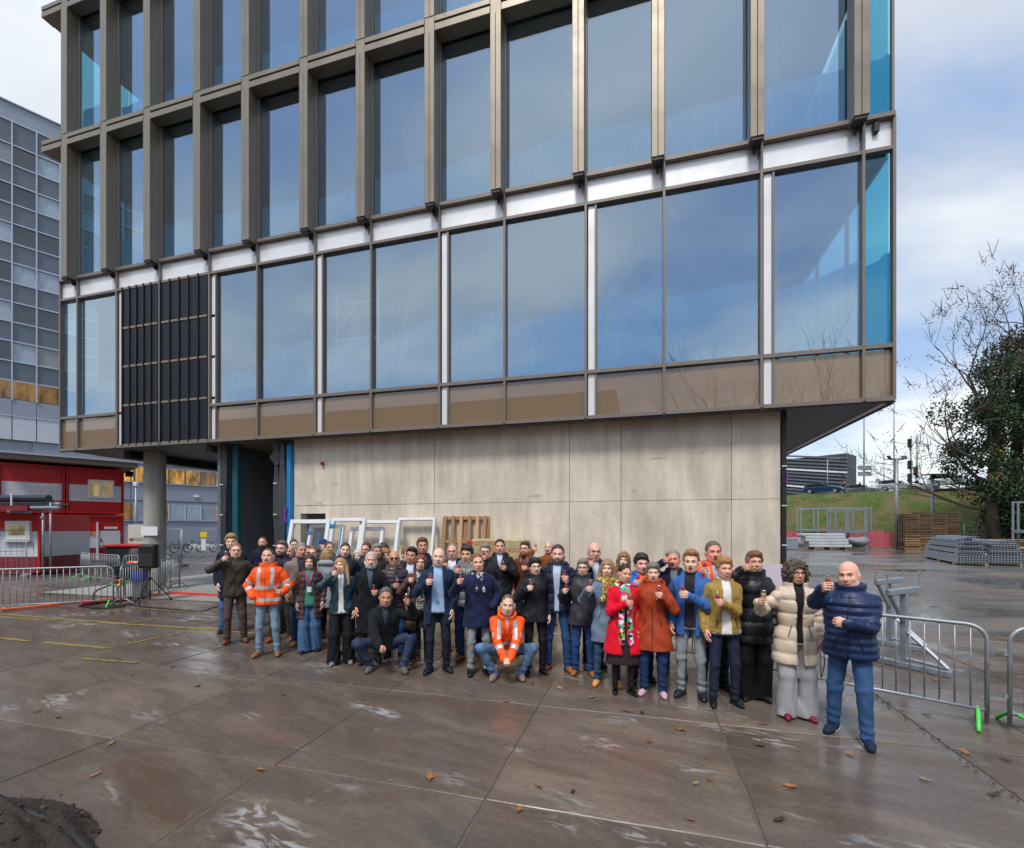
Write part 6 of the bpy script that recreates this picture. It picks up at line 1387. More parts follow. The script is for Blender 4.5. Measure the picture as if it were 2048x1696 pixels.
b = P(1572, 1000, 44); t = empty('site_box', (b.x, b.y, 0), R(-6), 'small grey site box next to the concrete corner', 'box'); boxo('case', M_GALVD, (0, 0, .5), (1.7, 1.0, .95), t, bev=.03); boxo('lid', M_GREYC, (0, 0, 1.02), (1.74, 1.04, .08), t)
b = P(1601, 1000, 45); t = empty('site_screen', (b.x, b.y, 0), R(-6), 'white sheet screen in a timber frame beside the site box', 'screen'); boxo('sheet', mat('pinkish sheet', (.62, .50, .50), .6), (0, 0, .62), (1.5, .02, .95), t); [boxo('frame_post', M_WOOD, (x, -.03, .6), (.07, .07, 1.2), t) for x in (-.78, .78)]
floodlight(Vector((P(1793, 1000, 43).x, 43, 0)), 8.4, 'tall floodlight mast with two lamp heads by the pallets', ((-.75, .5), (.62, -.4)), .14); t = floodlight(Vector((P(1865, 1000, 46.5).x, 46.5, 0)), 7.0, 'grey mast with flat solar panel behind the pallets', ((0, 0),), .14); boxo('solar_panel', M_GREYC, (.2, 0, 7.35), (2.2, 1.0, .08), t)
mesh_fence(Vector((P(1928, 1000, 43).x, 43, 0)), Vector((P(1985, 1000, 42.4).x, 42.4, 0)), 'mesh fence panel between the pallet stacks and the tree trunk', 2.6); mesh_fence(Vector((P(1987, 1000, 42.4).x, 42.4, 0)), Vector((P(2060, 1000, 41.5).x, 41.5, 0)), 'mesh fence panel under the big ivy tree', 2.6)
# galvanised trestles behind the barrier
def trestle(pos, rz, label, h=1.12):
    t = empty('steel_trestle', pos, rz, label, 'trestle', 'galvanised trestles'); boxo('base_plate', M_GALVD, (0, 0, .045), (1.1, .10, .09), t, bev=.01); boxo('post', M_GALVD, (0, 0, h / 2), (.085, .085, h), t, bev=.008); boxo('arm', M_GALVD, (0, 0, h + .05), (.085, .95, .09), t, bev=.01); 
    m = MB(); m.tube([(.04, 0, .14), (.5, 0, .12)], .03, 6); m.tube([(.05, 0, .55), (.52, 0, .12)], .03, 6); m.tube([(0, -.42, h), (0, -.05, h - .4)], .03, 6); m.build('brace', M_GALV, t)
    for y in (-.5, .5): m = MB(); m.tube([(0, y, h + .1), (0, y, h + .34)], .012, 6); m.build('pin', M_GALV, t)
trestle(G(1808, 1335), R(-62), 'galvanised steel trestle just behind the stout bald man'); trestle(G(1780, 1292), R(-62), 'second galvanised steel trestle farther into the yard')
nb_ = boxo('notice_board', mat('pale pink board', (.66, .56, .64), .6), (P(1549, 1150, 8.6).x, 8.6, 1.25), (.42, .02, .40), None, R(-10)); tag(nb_, 'pale notice board at the building corner beside the curly-haired woman', 'board'); boxo('stake', M_WOODD, (0, .03, -.60), (.05, .05, 1.3), nb_)
# ------------------------------------------------------------------ trees
M_BARK = mat('tree bark', (.075, .058, .045), .9, var=.3, vscale=3); M_IVY = mat('ivy leaf', (.022, .050, .016), .5, var=.5, vscale=.6, spec=.4); M_IVY2 = mat('mid green leaf', (.045, .075, .02), .55, var=.4, vscale=.8); M_RUST = mat('russet leaf', (.13, .058, .030), .7, var=.4, vscale=1); M_OCH = mat('ochre leaf', (.28, .17, .03), .7)
def branches(m, p, d, L, r, depth, rnd_, tips, spread=.55, up=.08, nseg=4):
    pts = [p]; rs = [r]; q = Vector(p); dd = Vector(d).normalized()
    for k in range(nseg): dd = (dd + Vector((rnd_.gauss(0, .13), rnd_.gauss(0, .13), rnd_.gauss(up, .10)))).normalized(); q = q + dd * L / nseg; pts.append(q.copy()); rs.append(r * (1 - .55 * (k + 1) / nseg))
    m.tube(pts, rs, 6 if depth > 2 else (4 if depth > 0 else 3), cap=False)
    if depth == 0: tips.append((q, dd)); return
    for k in range(rnd_.choice((2, 3, 3))):
        i = rnd_.randrange(2, nseg + 1); nd = (dd + Vector((rnd_.gauss(0, spread), rnd_.gauss(0, spread), rnd_.gauss(.05, spread * .7)))).normalized(); branches(m, pts[i], nd, L * rnd_.uniform(.55, .8), rs[i] * .62, depth - 1, rnd_, tips, spread, up)
def leaf(m, p, s, rnd_, mi):
    a = Vector((rnd_.gauss(0, 1), rnd_.gauss(0, 1), rnd_.gauss(0, 1))).normalized(); b = a.orthogonal().normalized(); c = a.cross(b); m.add([p - b * s, p + c * s * .55 - a * s * .15, p + b * s, p - c * s * .55 - a * s * .15], [(0, 1, 2, 3)], mi)
rv = random.Random(21); tp = Vector((P(2000, 1000, 42).x, 42, 0))
t = empty('ivy_tree', tp, 0, 'huge ivy-clad tree with russet outer twigs at the bank foot', 'tree')
m = MB(); m.tube([(-.6, 0, -.1), (-.7, 0, 4), (-.3, .2, 9), (.3, 0, 15)], [.55, .42, .36, .2], 10); m.tube([(1.4, .4, -.1), (1.6, .4, 5), (2.4, .6, 12), (3.0, .5, 18)], [.6, .5, .4, .2], 10); m.build('trunk', M_BARK, t, smooth=True)
m = MB(); tips = []
for (p0, d0, L, r) in (((-.6, 0, 3.6), (-1, -.1, .12), 7.2, .16), ((-.6, 0, 6), (-1, .1, .35), 6.6, .2), ((-.4, 0, 8.5), (-1, -.2, .55), 6.2, .2), ((-.3, .1, 10.5), (-.8, 0, .8), 6.0, .2), ((.1, 0, 12), (-.55, -.2, 1), 4.6, .18), ((.3, 0, 14), (-.25, .2, 1), 4.8, .18), ((2.8, .5, 16), (-.3, 0, 1), 4.6, .18), ((3, .5, 17), (.3, -.2, 1), 4.8, .18), ((2.4, .5, 12), (.9, -.3, .5), 4.5, .2), ((-.6, -.1, 4.6), (-1, -.5, .2), 6.4, .12), ((-.5, 0, 7.2), (-1, -.5, .3), 6.0, .14)): branches(m, Vector(p0), Vector(d0), L, r, 3, rv, tips)
m.build('branches', M_BARK, t)
m = MB()
for (q, dd) in tips:
    for k in range(2): branches(m, q, dd + Vector((rv.gauss(0, .4), rv.gauss(0, .4), rv.gauss(0, .4))), rv.uniform(.7, 1.5), .028, 0, rv, [], .5, .02, 3)
o = m.build('twigs', M_BARK, t); o['kind'] = 'stuff'
m = MB()
blobs = []
for k in range(210):
    z = rv.uniform(1.6, 19.5); wmax = np.interp(z, [2, 4, 7, 11, 15, 18, 20.5], [1.8, 2.6, 4.6, 6.4, 5.4, 3.4, 1.4]); x = 2.1 + np.interp(z, [2, 8, 14, 20], [.2, .0, .6, 1.4]) + rv.uniform(-1.03, 1.15) * wmax; blobs.append((Vector((x, rv.uniform(-.8, .8) * wmax * .55, z)), rv.uniform(.7, 1.55)))
for (c, rad) in blobs:
    n = int(260 * rad)
    for k in range(n):
        d = Vector((rv.gauss(0, 1), rv.gauss(0, 1), rv.gauss(0, .8))).normalized() * rad * rv.uniform(.55, 1.05); leaf(m, c + d, rv.uniform(.09, .17), rv, 0 if rv.random() < .86 else 1)
o = m.build('ivy_foliage', [M_IVY, M_IVY2], t); o['kind'] = 'stuff'
m = MB()
for (q, dd) in tips:
    for k in range(18): leaf(m, q + Vector((rv.gauss(0, .30), rv.gauss(0, .30), rv.gauss(0, .28))), rv.uniform(.05, .09), rv, 0 if rv.random() < .85 else 1)
for k in range(5):
    c = Vector((rv.uniform(-4, 3), -2.2, rv.uniform(5, 13)))
    for q in range(50): leaf(m, c + Vector((rv.gauss(0, .45), rv.gauss(0, .3), rv.gauss(0, .35))), .10, rv, 1)
o = m.build('russet_leaves', [M_RUST, M_OCH], t); o['kind'] = 'stuff'
sh_ = empty('shrub', P(1985, 1000, 45) * Vector((1, 1, 0)), 0, 'low dark shrub at the foot of the ivy tree', 'shrub'); m = MB()
for k in range(2600): a = rv.uniform(0, 6.28); leaf(m, Vector((rv.gauss(.5, 2.6), rv.gauss(0, .9), abs(rv.gauss(0, 1.1)))), rv.uniform(.06, .13), rv, rv.choice((0, 0, 1)))
o = m.build('foliage', [M_IVY, M_IVY2], sh_); m = MB(); [branches(m, Vector((rv.gauss(.5, 2), 0, 0)), Vector((rv.gauss(0, .3), 0, 1)), 1.3, .03, 1, rv, []) for k in range(14)]; o = m.build('stems', M_BARK, sh_); o['kind'] = 'stuff'
# ------------------------------------------------------------------ what stands behind the camera and shows in the glass
lb = empty('flat_roofed_hall', BL(-63, -56), GA, 'long flat-roofed hall across the yard, mirrored in the brown panels', 'building'); boxo('wall', mat('hall cladding', (.16, .14, .12), .7, var=.1, vscale=.3), (0, 0, 9.6), (110, 12, 19.2), lb); boxo('roof_edge', M_SOFD, (0, 0, 19.4), (110.4, 12.4, .4), lb)
for k in range(27):
    boxo('window', M_TW1, (-52 + 4 * k, 6.02, 12.5), (2.6, .06, 1.6), lb)
for k, (x, y, h) in enumerate(((-6.5, -40, 18), (-2.2, -33, 16), (1.5, -29, 19), (5.5, -31, 17), (10, -30, 19), (17, -34, 18))):
    p0 = BL(x, y); t = empty('bare_tree', p0, 0, 'bare winter tree across the yard, mirrored in the glass', 'tree', 'bare trees across the yard'); m = MB(); m.tube([(0, 0, 0), (.1, 0, h * .2), (0, .1, h * .4)], [.32, .26, .2], 8); m.build('trunk', M_BARK, t, smooth=True); m = MB(); tips = []
    for q in range(6): a = 6.28 * q / 6 + rv.uniform(0, .6); branches(m, Vector((0, 0, h * rv.uniform(.22, .4))), Vector((math.cos(a) * .6, math.sin(a) * .6, 1)), h * .30, .16, 3, rv, tips, .45, .12)
    m.build('crown', M_BARK, t)
    m = MB(); rx = random.Random(k)
    for q in range(1400): leaf(m, Vector((rx.gauss(0, 2.6), rx.gauss(0, 2.0), 3.5 + rx.gauss(0, 2.6))), .18, rx, 0)
    o = m.build('undergrowth', [M_RUST], t); o['kind'] = 'stuff'
# ------------------------------------------------------------------ fallen leaves, soil heap, pipe
lv_me = []
for k in range(4):
    rx = random.Random(40 + k); m = MB(); pts = []
    for q in range(14): a = 6.2832 * q / 14; rr0 = .045 * (1 + .28 * math.cos(5 * a)) * (1.25 if abs(math.cos(a)) > .8 else .8); pts.append((rr0 * math.cos(a), rr0 * .75 * math.sin(a), .008 + .014 * rx.random()))
    m.add(pts + [(0, 0, .006)], [(q, (q + 1) % 14, 14) for q in range(14)]); m.tube([(.04, 0, .01), (.075, .01, .014)], .002, 4); lv_me.append(m)
LM = [[mm.mesh('fallen_leaf', c) for mm in lv_me] for c in (mat('brown dead leaf', (.17, .085, .04), .7), mat('tan dead leaf', (.32, .20, .10), .7), mat('dark wet leaf', (.05, .03, .022), .5), mat('orange dead leaf', (.34, .13, .03), .7))]
rl = random.Random(31); spots = [(75, 1423), (942, 1391), (1012, 1404), (1078, 1575), (1146, 1584), (1298, 1482), (1363, 1461), (1392, 1567), (1253, 1423), (1284, 1426), (1120, 1377), (790, 1362), (1380, 1640), (1420, 1560), (1520, 1492), (1560, 1640), (1580, 1574), (1527, 1448), (1683, 1397), (1855, 1430), (1760, 1330), (1930, 1505), (2010, 1520), (265, 1349), (567, 1391), (222, 1487), (190, 1550), (1065, 1368), (1185, 1395), (860, 1555), (395, 1372), (345, 1335), (1990, 1590), (1700, 1510), (1870, 1360), (1905, 1290), (1840, 1310), (116, 1434), (520, 1540), (1040, 1620), (1850, 1560), (1160, 1345)]
for (u, v) in spots:
    c = rl.randrange(4); q = G(u, v, .003); o = bpy.data.objects.new('fallen_leaf', LM[c][rl.randrange(4)]); COL.objects.link(o); o.location = q; o.rotation_euler = (rl.gauss(0, .1), rl.gauss(0, .1), rl.uniform(0, 6)); s_ = rl.uniform(.6, 1.05); o.scale = (s_, s_, s_)
    tag(o, ['brown dead leaf lying on the wet concrete', 'tan dead leaf lying on the wet concrete', 'dark wet leaf stuck to the concrete', 'orange-brown dead leaf lying on the wet concrete'][c], 'leaf', 'fallen leaves on the concrete')
m = MB(); vs = []; nx, ny = 110, 70; c0 = Vector((-3.38, 3.14, 0))
for i in range(nx):
    for j in range(ny):
        x = -1.2 + 2.4 * i / (nx - 1); y = -.9 + 1.5 * j / (ny - 1); e = max(0, 1 - ((x + .35) / 1.0) ** 2 - ((y + .25) / .75) ** 2); vs.append(c0 + Vector((x, y, -.02 + .30 * e + (rl.uniform(-.012, .014) + .03 * math.sin(17 * x + 5 * math.sin(9 * y)) * math.sin(14 * y)) * min(1, e * 6))))
m.add(vs, [(i * ny + j, (i + 1) * ny + j, (i + 1) * ny + j + 1, i * ny + j + 1) for i in range(nx - 1) for j in range(ny - 1)]); o = m.build('soil_heap', mat('dark soil', (.035, .026, .02), .9, var=.5, vscale=14, bump=.8, bscale=40), smooth=True); tag(o, 'dark heap of soil and dead leaves at the slab edge', 'soil', kind='stuff')
m = MB()
for k in range(420):
    a = rl.uniform(0, 6.28); q = rl.uniform(0, 1.08); x, y = -.35 + 1.02 * q * math.cos(a), -.25 + .78 * q * math.sin(a); e = max(0, 1 - ((x + .35)) ** 2 - ((y + .25) / .75) ** 2); s_ = rl.uniform(.006, .03); m.box(c0 + Vector((x, y, max(.004, -.02 + .30 * e) + s_ * .3)), (s_, s_ * rl.uniform(.6, 1.5), s_ * .7), rl.uniform(0, 3), rl.choice((0, 0, 0, 1)))
o = m.build('soil_crumbs', [mat('dark soil', (0, 0, 0)), M_RUST]); tag(o, 'crumbs of soil and leaf scraps scattered over the heap', 'soil', kind='stuff')
cable([G(-40, 1585, .10), G(30, 1618, .14), G(80, 1636, .12), G(128, 1662, .06), G(175, 1700, .03), G(200, 1740, .03)], .04, M_BLACK, 'thick black pipe lying on the soil heap', 'pipe')
make_person(dict(u=1688, vt=957, Y=66, H=1.78, z=6.8, label='distant walker with green backpack on the bank road', who='walker', hair='short', hc='2a2220', top='jacket', tc='2a3026', legs='1c3a66', yaw=70, smile=0, extra=(lambda root, child, T, s, bulk, o, arms, hc: boxo('backpack', mat('olive backpack', (.06, .08, .035), .8), (0, .22, 1.22), (.32, .2, .45), root, bev=.05),)))
# ------------------------------------------------------------------ the crowd
def lanyard(col):
    def f(root, child, T, s, bulk, o, arms, hc):
        m = MB(); yf = -.135 * bulk
        for sx in (-1, 1): m.tube([T((sx * .070, -.035, 1.50)) * s, T((sx * .050, yf - .01, 1.40)) * s, T((0, yf - .012, 1.20)) * s], .010 * s, 5)
        m.build('lanyard', cloth(col, 'cloth'), root, smooth=True)
        b = MB(); b.box(Vector(T((0, yf - .016, 1.15)) * s), (.07, .006, .09)); b.build('badge', M_WPAINT, root)
    return f
def lay(fn_pts, r, name, col, kind='cloth'):
    def f(root, child, T, s, bulk, o, arms, hc):
        m = MB(); m.tube([T(q) * s for q in fn_pts], r * s, 6); m.build(name, cloth(col, kind), root, smooth=True)
    return f
def belt(root, child, T, s, bulk, o, arms, hc):
    m = MB(); m.box(Vector(T((0, -.118 * bulk - .008, 1.015)) * s), (.045, .008, .032)); m.build('belt_buckle', M_GALV, root)
def handbag(root, child, T, s, bulk, o, arms, hc):
    m = MB(); W = arms[1][2] * s; m.box(Vector(W) + Vector((-.02, -.06, -.08)), (.07, .03, .05)); m.tube([Vector(W) + Vector((.02, -.05, -.08)), Vector(W) + Vector((.03, -.05, -.26)), Vector(W) + Vector((.0, -.05, -.42))], .006, 5)
    m.build('sunglasses_case', mat('teal print case', (.05, .12, .13), .4, var=.8, vscale=60), root)
SC_FLOWER = scarf_pattern('pink green print scarf', ['e83a8a', '1f2024', '6fd02a', 'f2f0f0', 'd8306a', '4cb8a8', '202024', 'f06030'], 26)
SC_YELLOW = scarf_pattern('yellow print scarf', ['c8a030', '6a4a20', 'e8d8a0', 'b88820', '4a4030'], 85)
SC_CHECK = scarf_pattern('grey striped scarf', ['a8a8a8', '2a3048', 'c8c4bc', '3a3a44'], 30)
SC_BROWN = scarf_pattern('brown striped scarf', ['5a4a40', '3a2c28', '8a7868'], 24)
BLOUSE = scarf_pattern('black white print blouse', ['c8c8c4', '3a3a3a', '8a8a88', '1c1c1c'], 55)
PEOPLE = [
 # left end
 dict(u=471, vt=1090, vf=1285, label='man in dark olive zip jacket and brown trousers raising a glass', who='man in dark olive jacket', hair='short', hc='8a6a4a', specs='clear', top='jacket', tc='3a362c', off=.024, hem=.84, legs='55453f', shoe='shoe', sc='6a3a20', aR=('glass', 454, 1116, .12), aL='pocket', stance=.13, smile=0, hyaw=8),
 dict(u=464, vt=1072, vf=1264, label='tall sandy-haired man in navy coat and jeans behind the olive jacket', who='tall sandy-haired man in navy', hair='messy', hc='9a7a56', top='coat', tc='1a2132', hem=.62, legs='3f6a96', lk='denim', shoe='shoe', sc='3a2620', stance=.16, smile=1),
 dict(u=526, vt=1076, H=1.86, label='short-bearded man with cropped hair in dark navy coat behind orange safety jacket', who='cropped bearded man in navy', hair='crop', hc='4a3628', beard='short', skin='mid', top='coat', tc='141b34', smile=0),
 dict(u=536, vt=1100, vf=1311, label='man in orange safety jacket, pale jeans and brown work boots', who='standing man in safety jacket and pale jeans', hair='crop', hc='4a3a30', skin='pink', top='hivis', tc='ff5a14', hem=.86, legs='7d93ab', lk='denim', fit='slim', shoe='boot', sc='8a5c3c', sole='8a8478', aR='pocket', aL=('glass', 556, 1184, .22), stance=.14, smile=0, bulk=1.03),
 dict(u=563, vt=1086, vf=1281, label='bearded man with dark-framed glasses, white collar and navy pullover', who='bearded man with glasses and navy pullover', hair='full', hc='6a5a4a', beard='full', bc='6a5648', specs='clear', top='jacket', tc='1c2840', open=(.06, .05, 1.1), shirt='1c2030', legs='3a3226', shoe='shoe', sc='8a4a26', stance=.15, bulk=1.05, smile=1),
 dict(u=578, vt=1093, H=1.74, label='bald man peeking out beside the man in taupe coat', who='bald man', hair='fringe', hc='7a6a5a', skin='pink', top='jacket', tc='1c2636', smile=1),
 dict(u=588, vt=1081, H=1.80, label='dark-haired man at the back next to the blue steel post', who='man', hair='short', hc='40302a', specs='clear', top='jacket', tc='2c3a4c', smile=1),
 dict(u=600, vt=1089, vf=1288, label='grey-haired man in taupe wool overcoat with mouth open, wearing jeans', who='man in taupe overcoat', hair='short', hc='8a847e', skin='tan', top='coat', tc='85756c', hem=.74, open=(.055, 0, 1.15), shirt='2a3550', legs='2f4868', lk='denim', shoe='shoe', sc='9a7a5c', smile=0, hyaw=14, yaw=10),
 dict(u=614, vt=1094, H=1.75, label='man with glasses squeezed in behind the taupe overcoat', who='man', hair='short', hc='5a4a40', specs='clear', top='jacket', tc='30303a', skin='pink', smile=1),
 dict(u=625, vt=1096, H=1.73, label='person with round glasses and short brown hair behind the quilted brown coat', who='person', hair='short', hc='7a5a3c', specs='clear', top='jacket', tc='3a4a3a', smile=1),
 dict(u=619, vt=1111, vf=1303, sex='f', label='woman in long quilted brown coat, green pullover, pink lanyard and flared jeans', who='woman in quilted brown coat', hair='long', hc='3a261c', top='puffer', tc='4f3a38', hem=.62, open=(.055, .07, 1.25), shirt='3f8576', scol='none', legs='4c7099', lk='denim', fit='wide', shoe='shoe', sc='14161c', smile=1, extra=(lanyard('f0389a'),), off=.034),
 dict(u=647, vt=1081, H=1.80, label='man wearing a blue woollen cap in front of the white frames', who='man in blue cap', hair='beanie', hc='22386a', top='jacket', tc='1c2438', smile=0, hyaw=20),
 dict(u=658, vt=1086, H=1.79, label='short-haired man half hidden behind the fair-haired woman turned away', who='man', hair='short', hc='4a4038', top='jacket', tc='4a5a70', skin='mid', smile=1, hyaw=15),
 dict(u=654, vt=1099, vf=1277, sex='f', yaw=168, label='fair-haired woman in pale grey hooded coat turned away from the camera', who='woman', hair='longback', hc='a08058', top='parka', tc='9a9ea6', hem=.62, hood=1, legs='181818', fit='slim', shoe='ankle', sc='5a3a28', smile=0),
 dict(u=689, vt=1089, H=1.80, label='man with only forehead and hair showing above the laughing brunette', who='man', hair='short', hc='3a2e28', top='jacket', tc='222c3c', smile=0),
 dict(u=690, vt=1098, H=1.70, sex='f', label='laughing brunette woman in olive coat behind the teal bomber jacket', who='laughing brunette in olive coat', hair='long', hc='4a3020', top='parka', tc='4a5038', open=(.04, .03, 1.2), shirt='9aa4ac', legs='1c1c20', smile=1),
 dict(u=683, vt=1119, vf=1327, sex='f', label='young blonde woman in teal bomber jacket and wide black trousers lifting her glass', who='blonde woman in teal bomber jacket', hair='long', hc='b08a58', top='bomber', tc='22404c', hem=.88, open=(.045, .04, 1.2), shirt='e0dcd8', legs='17181d', fit='wide', shoe='sneaker', sc='7a8290', sole='9aa0aa', aR=('glass', 672, 1146, .22), smile=1, hpitch=-8, hroll=-8, hyaw=-8),
 dict(u=716, vt=1102, H=1.66, sex='f', label='white-haired woman in green jacket behind the white-bearded man', who='white-haired woman', hair='bob', hc='c8c4bc', top='jacket', tc='2c4030', skin='pale', smile=1),
 dict(u=732, vt=1088, H=1.80, label='man with glasses and short auburn hair at the back by a white frame', who='man', hair='short', hc='5a3426', specs='clear', top='jacket', tc='252c3a', shirt='b8c4d8', skin='pink', smile=1),
 dict(u=753, vt=1092, H=1.77, label='man with thick curly grey hair in dark jacket', who='man with curly grey hair', hair='full', hc='85827e', skin='tan', top='jacket', tc='2a2628', smile=1),
 dict(u=741, vt=1108, vf=1324, label='white-bearded man in long black double-breasted coat holding his glass low', who='white-bearded man in long black coat', hair='short', hc='bcbab6', beard='full', bc='c4c2be', skin='mid', top='coat', tc='15191f', hem=.50, off=.028, open=(.055, 0, 1.15), shirt='4a5a66', legs='23282c', shoe='ankle', sc='141414', aR='down', aL=('glass', 747, 1186, .25), smile=0),
 dict(u=767, vt=1089, H=1.78, label='dark curly-haired person with only the hair showing at the back', who='person', hair='wavy', hc='3a2a22', sex='f', top='jacket', tc='2c2c30', smile=0),
 dict(u=772, vt=1100, H=1.68, sex='f', label='woman with wavy ginger-blonde hair beside the bald man in sunglasses', who='ginger-blonde woman', hair='wavy', hc='a0683c', top='jacket', tc='3a2c30', skin='pale', smile=1, aR=('glass', 764, 1138, .25)),
 dict(u=789, vt=1105, vf=1312, label='bald man in sunglasses, purple quilted jacket and striped scarf', who='bald man in purple quilted jacket', hair='none', skin='tan', specs='sun', top='puffer', tc='4a3c4c', per=.07, hem=.80, off=.032, legs='2c5288', lk='denim', shoe='ankle', sc='1a1616', aR=('glass', 795, 1172, .25), scarf='one', scm=SC_BROWN, sctail=1.2, smile=1, bulk=1.04),
 dict(u=814, vt=1097, H=1.76, label='ginger-haired man half hidden behind the young dark-haired man', who='man', hair='short', hc='8a5a3a', skin='pink', top='jacket', tc='2a2e38', smile=0, hyaw=25),
 dict(u=823, vt=1099, H=1.76, label='smiling young dark-haired man in white shirt and black jacket', who='young dark-haired man', hair='full', hc='1c1614', skin='tan', top='jacket', tc='191d26', open=(.06, .05, 1.1), shirt='d4dcec', smile=1),
 dict(u=840, vt=1112, vf=1323, sex='f', label='woman with auburn bob, brown coat, printed blouse and tall brown boots', who='woman with auburn bob in brown coat', hair='bob', hc='7a4426', specs='clear', top='coat', tc='5c4640', hem=.55, open=(.06, .06, 1.2), smat=BLOUSE, shirt='888888', scol='none', legs='1c2238', fit='slim', shoe='boot', sc='6a3a22', aR=('glass', 825, 1160, .25), aL='down', smile=1),
 dict(u=846, vt=1080, H=1.90, label='tall tanned man with brown hair in navy coat behind the auburn bob', who='tall tanned man', hair='full', hc='6a4a34', skin='tan', top='coat', tc='18223c', smile=1),
 dict(u=876, vt=1100, vf=1342, label='tall bald man in open dark blue coat over light blue shirt', who='tall bald man in blue coat', hair='fringe', hc='b0a89c', skin='fair', top='coat', tc='1e2e48', hem=.70, open=(.06, .085, 1.15), shirt='9db8dc', legs='1a2130', fit='slim', shoe='shoe', sc='141a28', aR=('glass', 861, 1164, .28), aL='down', stance=.12, smile=1, extra=(belt,), toe=22),
 dict(u=906, vt=1090, vf=1303, label='round-faced bald man with glasses, white shirt and black jacket', who='round-faced bald man with glasses', hair='crop', hc='8a7a70', skin='pink', specs='clear', top='jacket', tc='1a1c24', open=(.065, .05, 1.1), shirt='dce0ea', legs='1c1c20', shoe='ankle', sc='4a3428', bulk=1.1, fat=.004, smile=1, aR=('glass', 893, 1132, .25)),
 dict(u=934, vt=1095, vf=1319, label='young person with swept dark hair in grey hooded quilted jacket and jeans', who='young person in grey hooded jacket', hair='messy', hc='3a3230', top='puffer', tc='7a8082', per=.12, hood=1, hem=.84, legs='27466e', lk='denim', shoe='shoe', sc='7a4428', aR=('glass', 919, 1142, .25), skin='mid', smile=1),
 dict(u=956, vt=1111, vf=1345, label='man with ginger-brown hair, navy overcoat, striped scarf and pale grey trousers', who='man in navy overcoat and striped scarf', hair='short', hc='7a5436', skin='pink', top='coat', tc='20264a', hem=.70, off=.028, open=(.05, 0, 1.28), shirt='1c2238', legs='8b9096', fit='slim', shoe='shoe', sc='12141c', aR=('glass', 919, 1161, .22), aL='pocket', scarf='two', scm=SC_CHECK, sctail=1.24, scw=.026, scr=.026, smile=1, bulk=1.04, stance=.12),
 dict(u=970, vt=1092, H=1.80, label='man with glasses and curly grey hair drinking in front of the carton', who='man with glasses by the carton', hair='full', hc='8a827a', specs='clear', skin='pink', top='jacket', tc='23252c', smile=0, aR=('glass', 969, 1116, .18)),
 dict(u=1000, vt=1082, H=1.87, label='tall dark-haired man in black hooded parka and pale blue shirt', who='tall man in black hooded parka', hair='short', hc='2a2220', skin='mid', top='parka', tc='1b1d1f', hood=1, hem=.60, open=(.055, 0, 1.22), shirt='c4d2ea', legs='141418', aL=('glass', 1005, 1136, .28), smile=1),
 dict(u=1014, vt=1190, vf=1354, H=1.82, crouch='squat', label='squatting man in orange safety jacket and jeans with hands clasped', who='squatting man', hair='crop', hc='6a5844', top='hivis', tc='ff5a14', off=.026, legs='5d7c9e', lk='denim', shoe='ankle', sc='8a7464', sole='6a6660', aR=('at', -.035, -.40, .33), aL=('at', .035, -.40, .33), open=(.035, 0, 1.3), shirt='2a2438', smile=1, skin='fair'),
 dict(u=771, vt=1180, vf=1338, H=1.84, crouch='kneel', label='kneeling grey-haired man in black jacket and blue trousers lifting a glass', who='kneeling man in black jacket', hair='short', hc='5a5552', skin='tan', top='coat', tc='171b20', hem=.90, off=.026, open=(.045, 0, 1.25), shirt='3a4050', legs='34425c', shoe='sneaker', sc='5c5c60', sole='8a8a8a', aL=('glass', 812, 1204, .14), aR=('at', -.06, -.36, .42), smile=1),
 dict(u=1050, vt=1087, H=1.82, label='red-bearded man with glasses in tan leather jacket', who='red-bearded man in leather jacket', hair='full', hc='5a3a24', beard='full', bc='a05a30', specs='clear', skin='pink', top='jacket', tk='leather', tc='6e3a20', hem=.84, open=(.04, 0, 1.2), shirt='2a3040', legs='1a1a1e', shoe='shoe', sc='7a3c1e', aL=('glass', 1046, 1136, .25), smile=1),
 dict(u=1098, vt=1085, H=1.80, label='white-haired man in rust-brown pullover raising a glass by the carton', who='white-haired man in rust pullover', hair='reced', hc='b8b4b0', skin='pink', top='sweater', tc='8a4a24', legs='1c1c20', shoe='shoe', sc='5a1a14', aR=('glass', 1073, 1098, .12), smile=0, hyaw=-25),
 dict(u=1070, vt=1119, vf=1345, sex='f', label='woman with short black hair and tinted glasses in black quilted coat', who='woman with short black hair', hair='pixie', hc='15151a', specs='clear', top='parka', tc='15181f', hem=.80, hood=1, legs='17141a', fit='slim', shoe='ankle', sc='121318', aR=('glass', 1063, 1176, .25), aL='down', smile=0, skin='pale', bulk=1.08),
 dict(u=1115, vt=1094, vf=1341, label='bearded man in navy down jacket, pale shirt, blue jeans and tan shoes', who='bearded man in navy down jacket', hair='short', hc='40302a', beard='full', bc='6a5850', skin='pink', top='puffer', tc='19223a', per=.14, hood=1, hem=.86, open=(.06, .03, 1.1), shirt='b8c8dc', legs='2c4d7a', lk='denim', shoe='shoe', sc='b0642a', aL=('glass', 1128, 1158, .25), stance=.15, smile=1, bulk=1.06, toe=25),
 dict(u=1166, vt=1121, vf=1350, sex='f', label='woman with short grey hair and glasses in charcoal softshell jacket', who='woman in charcoal softshell jacket', hair='pixie', hc='8a7c70', specs='clear', top='jacket', tc='3b3a42', hem=.78, off=.030, collar='high', legs='2b4a80', lk='denim', shoe='shoe', sc='a0683a', aR=('glass', 1133, 1182, .18), aL='down', smile=1, bulk=1.1, fat=.003),
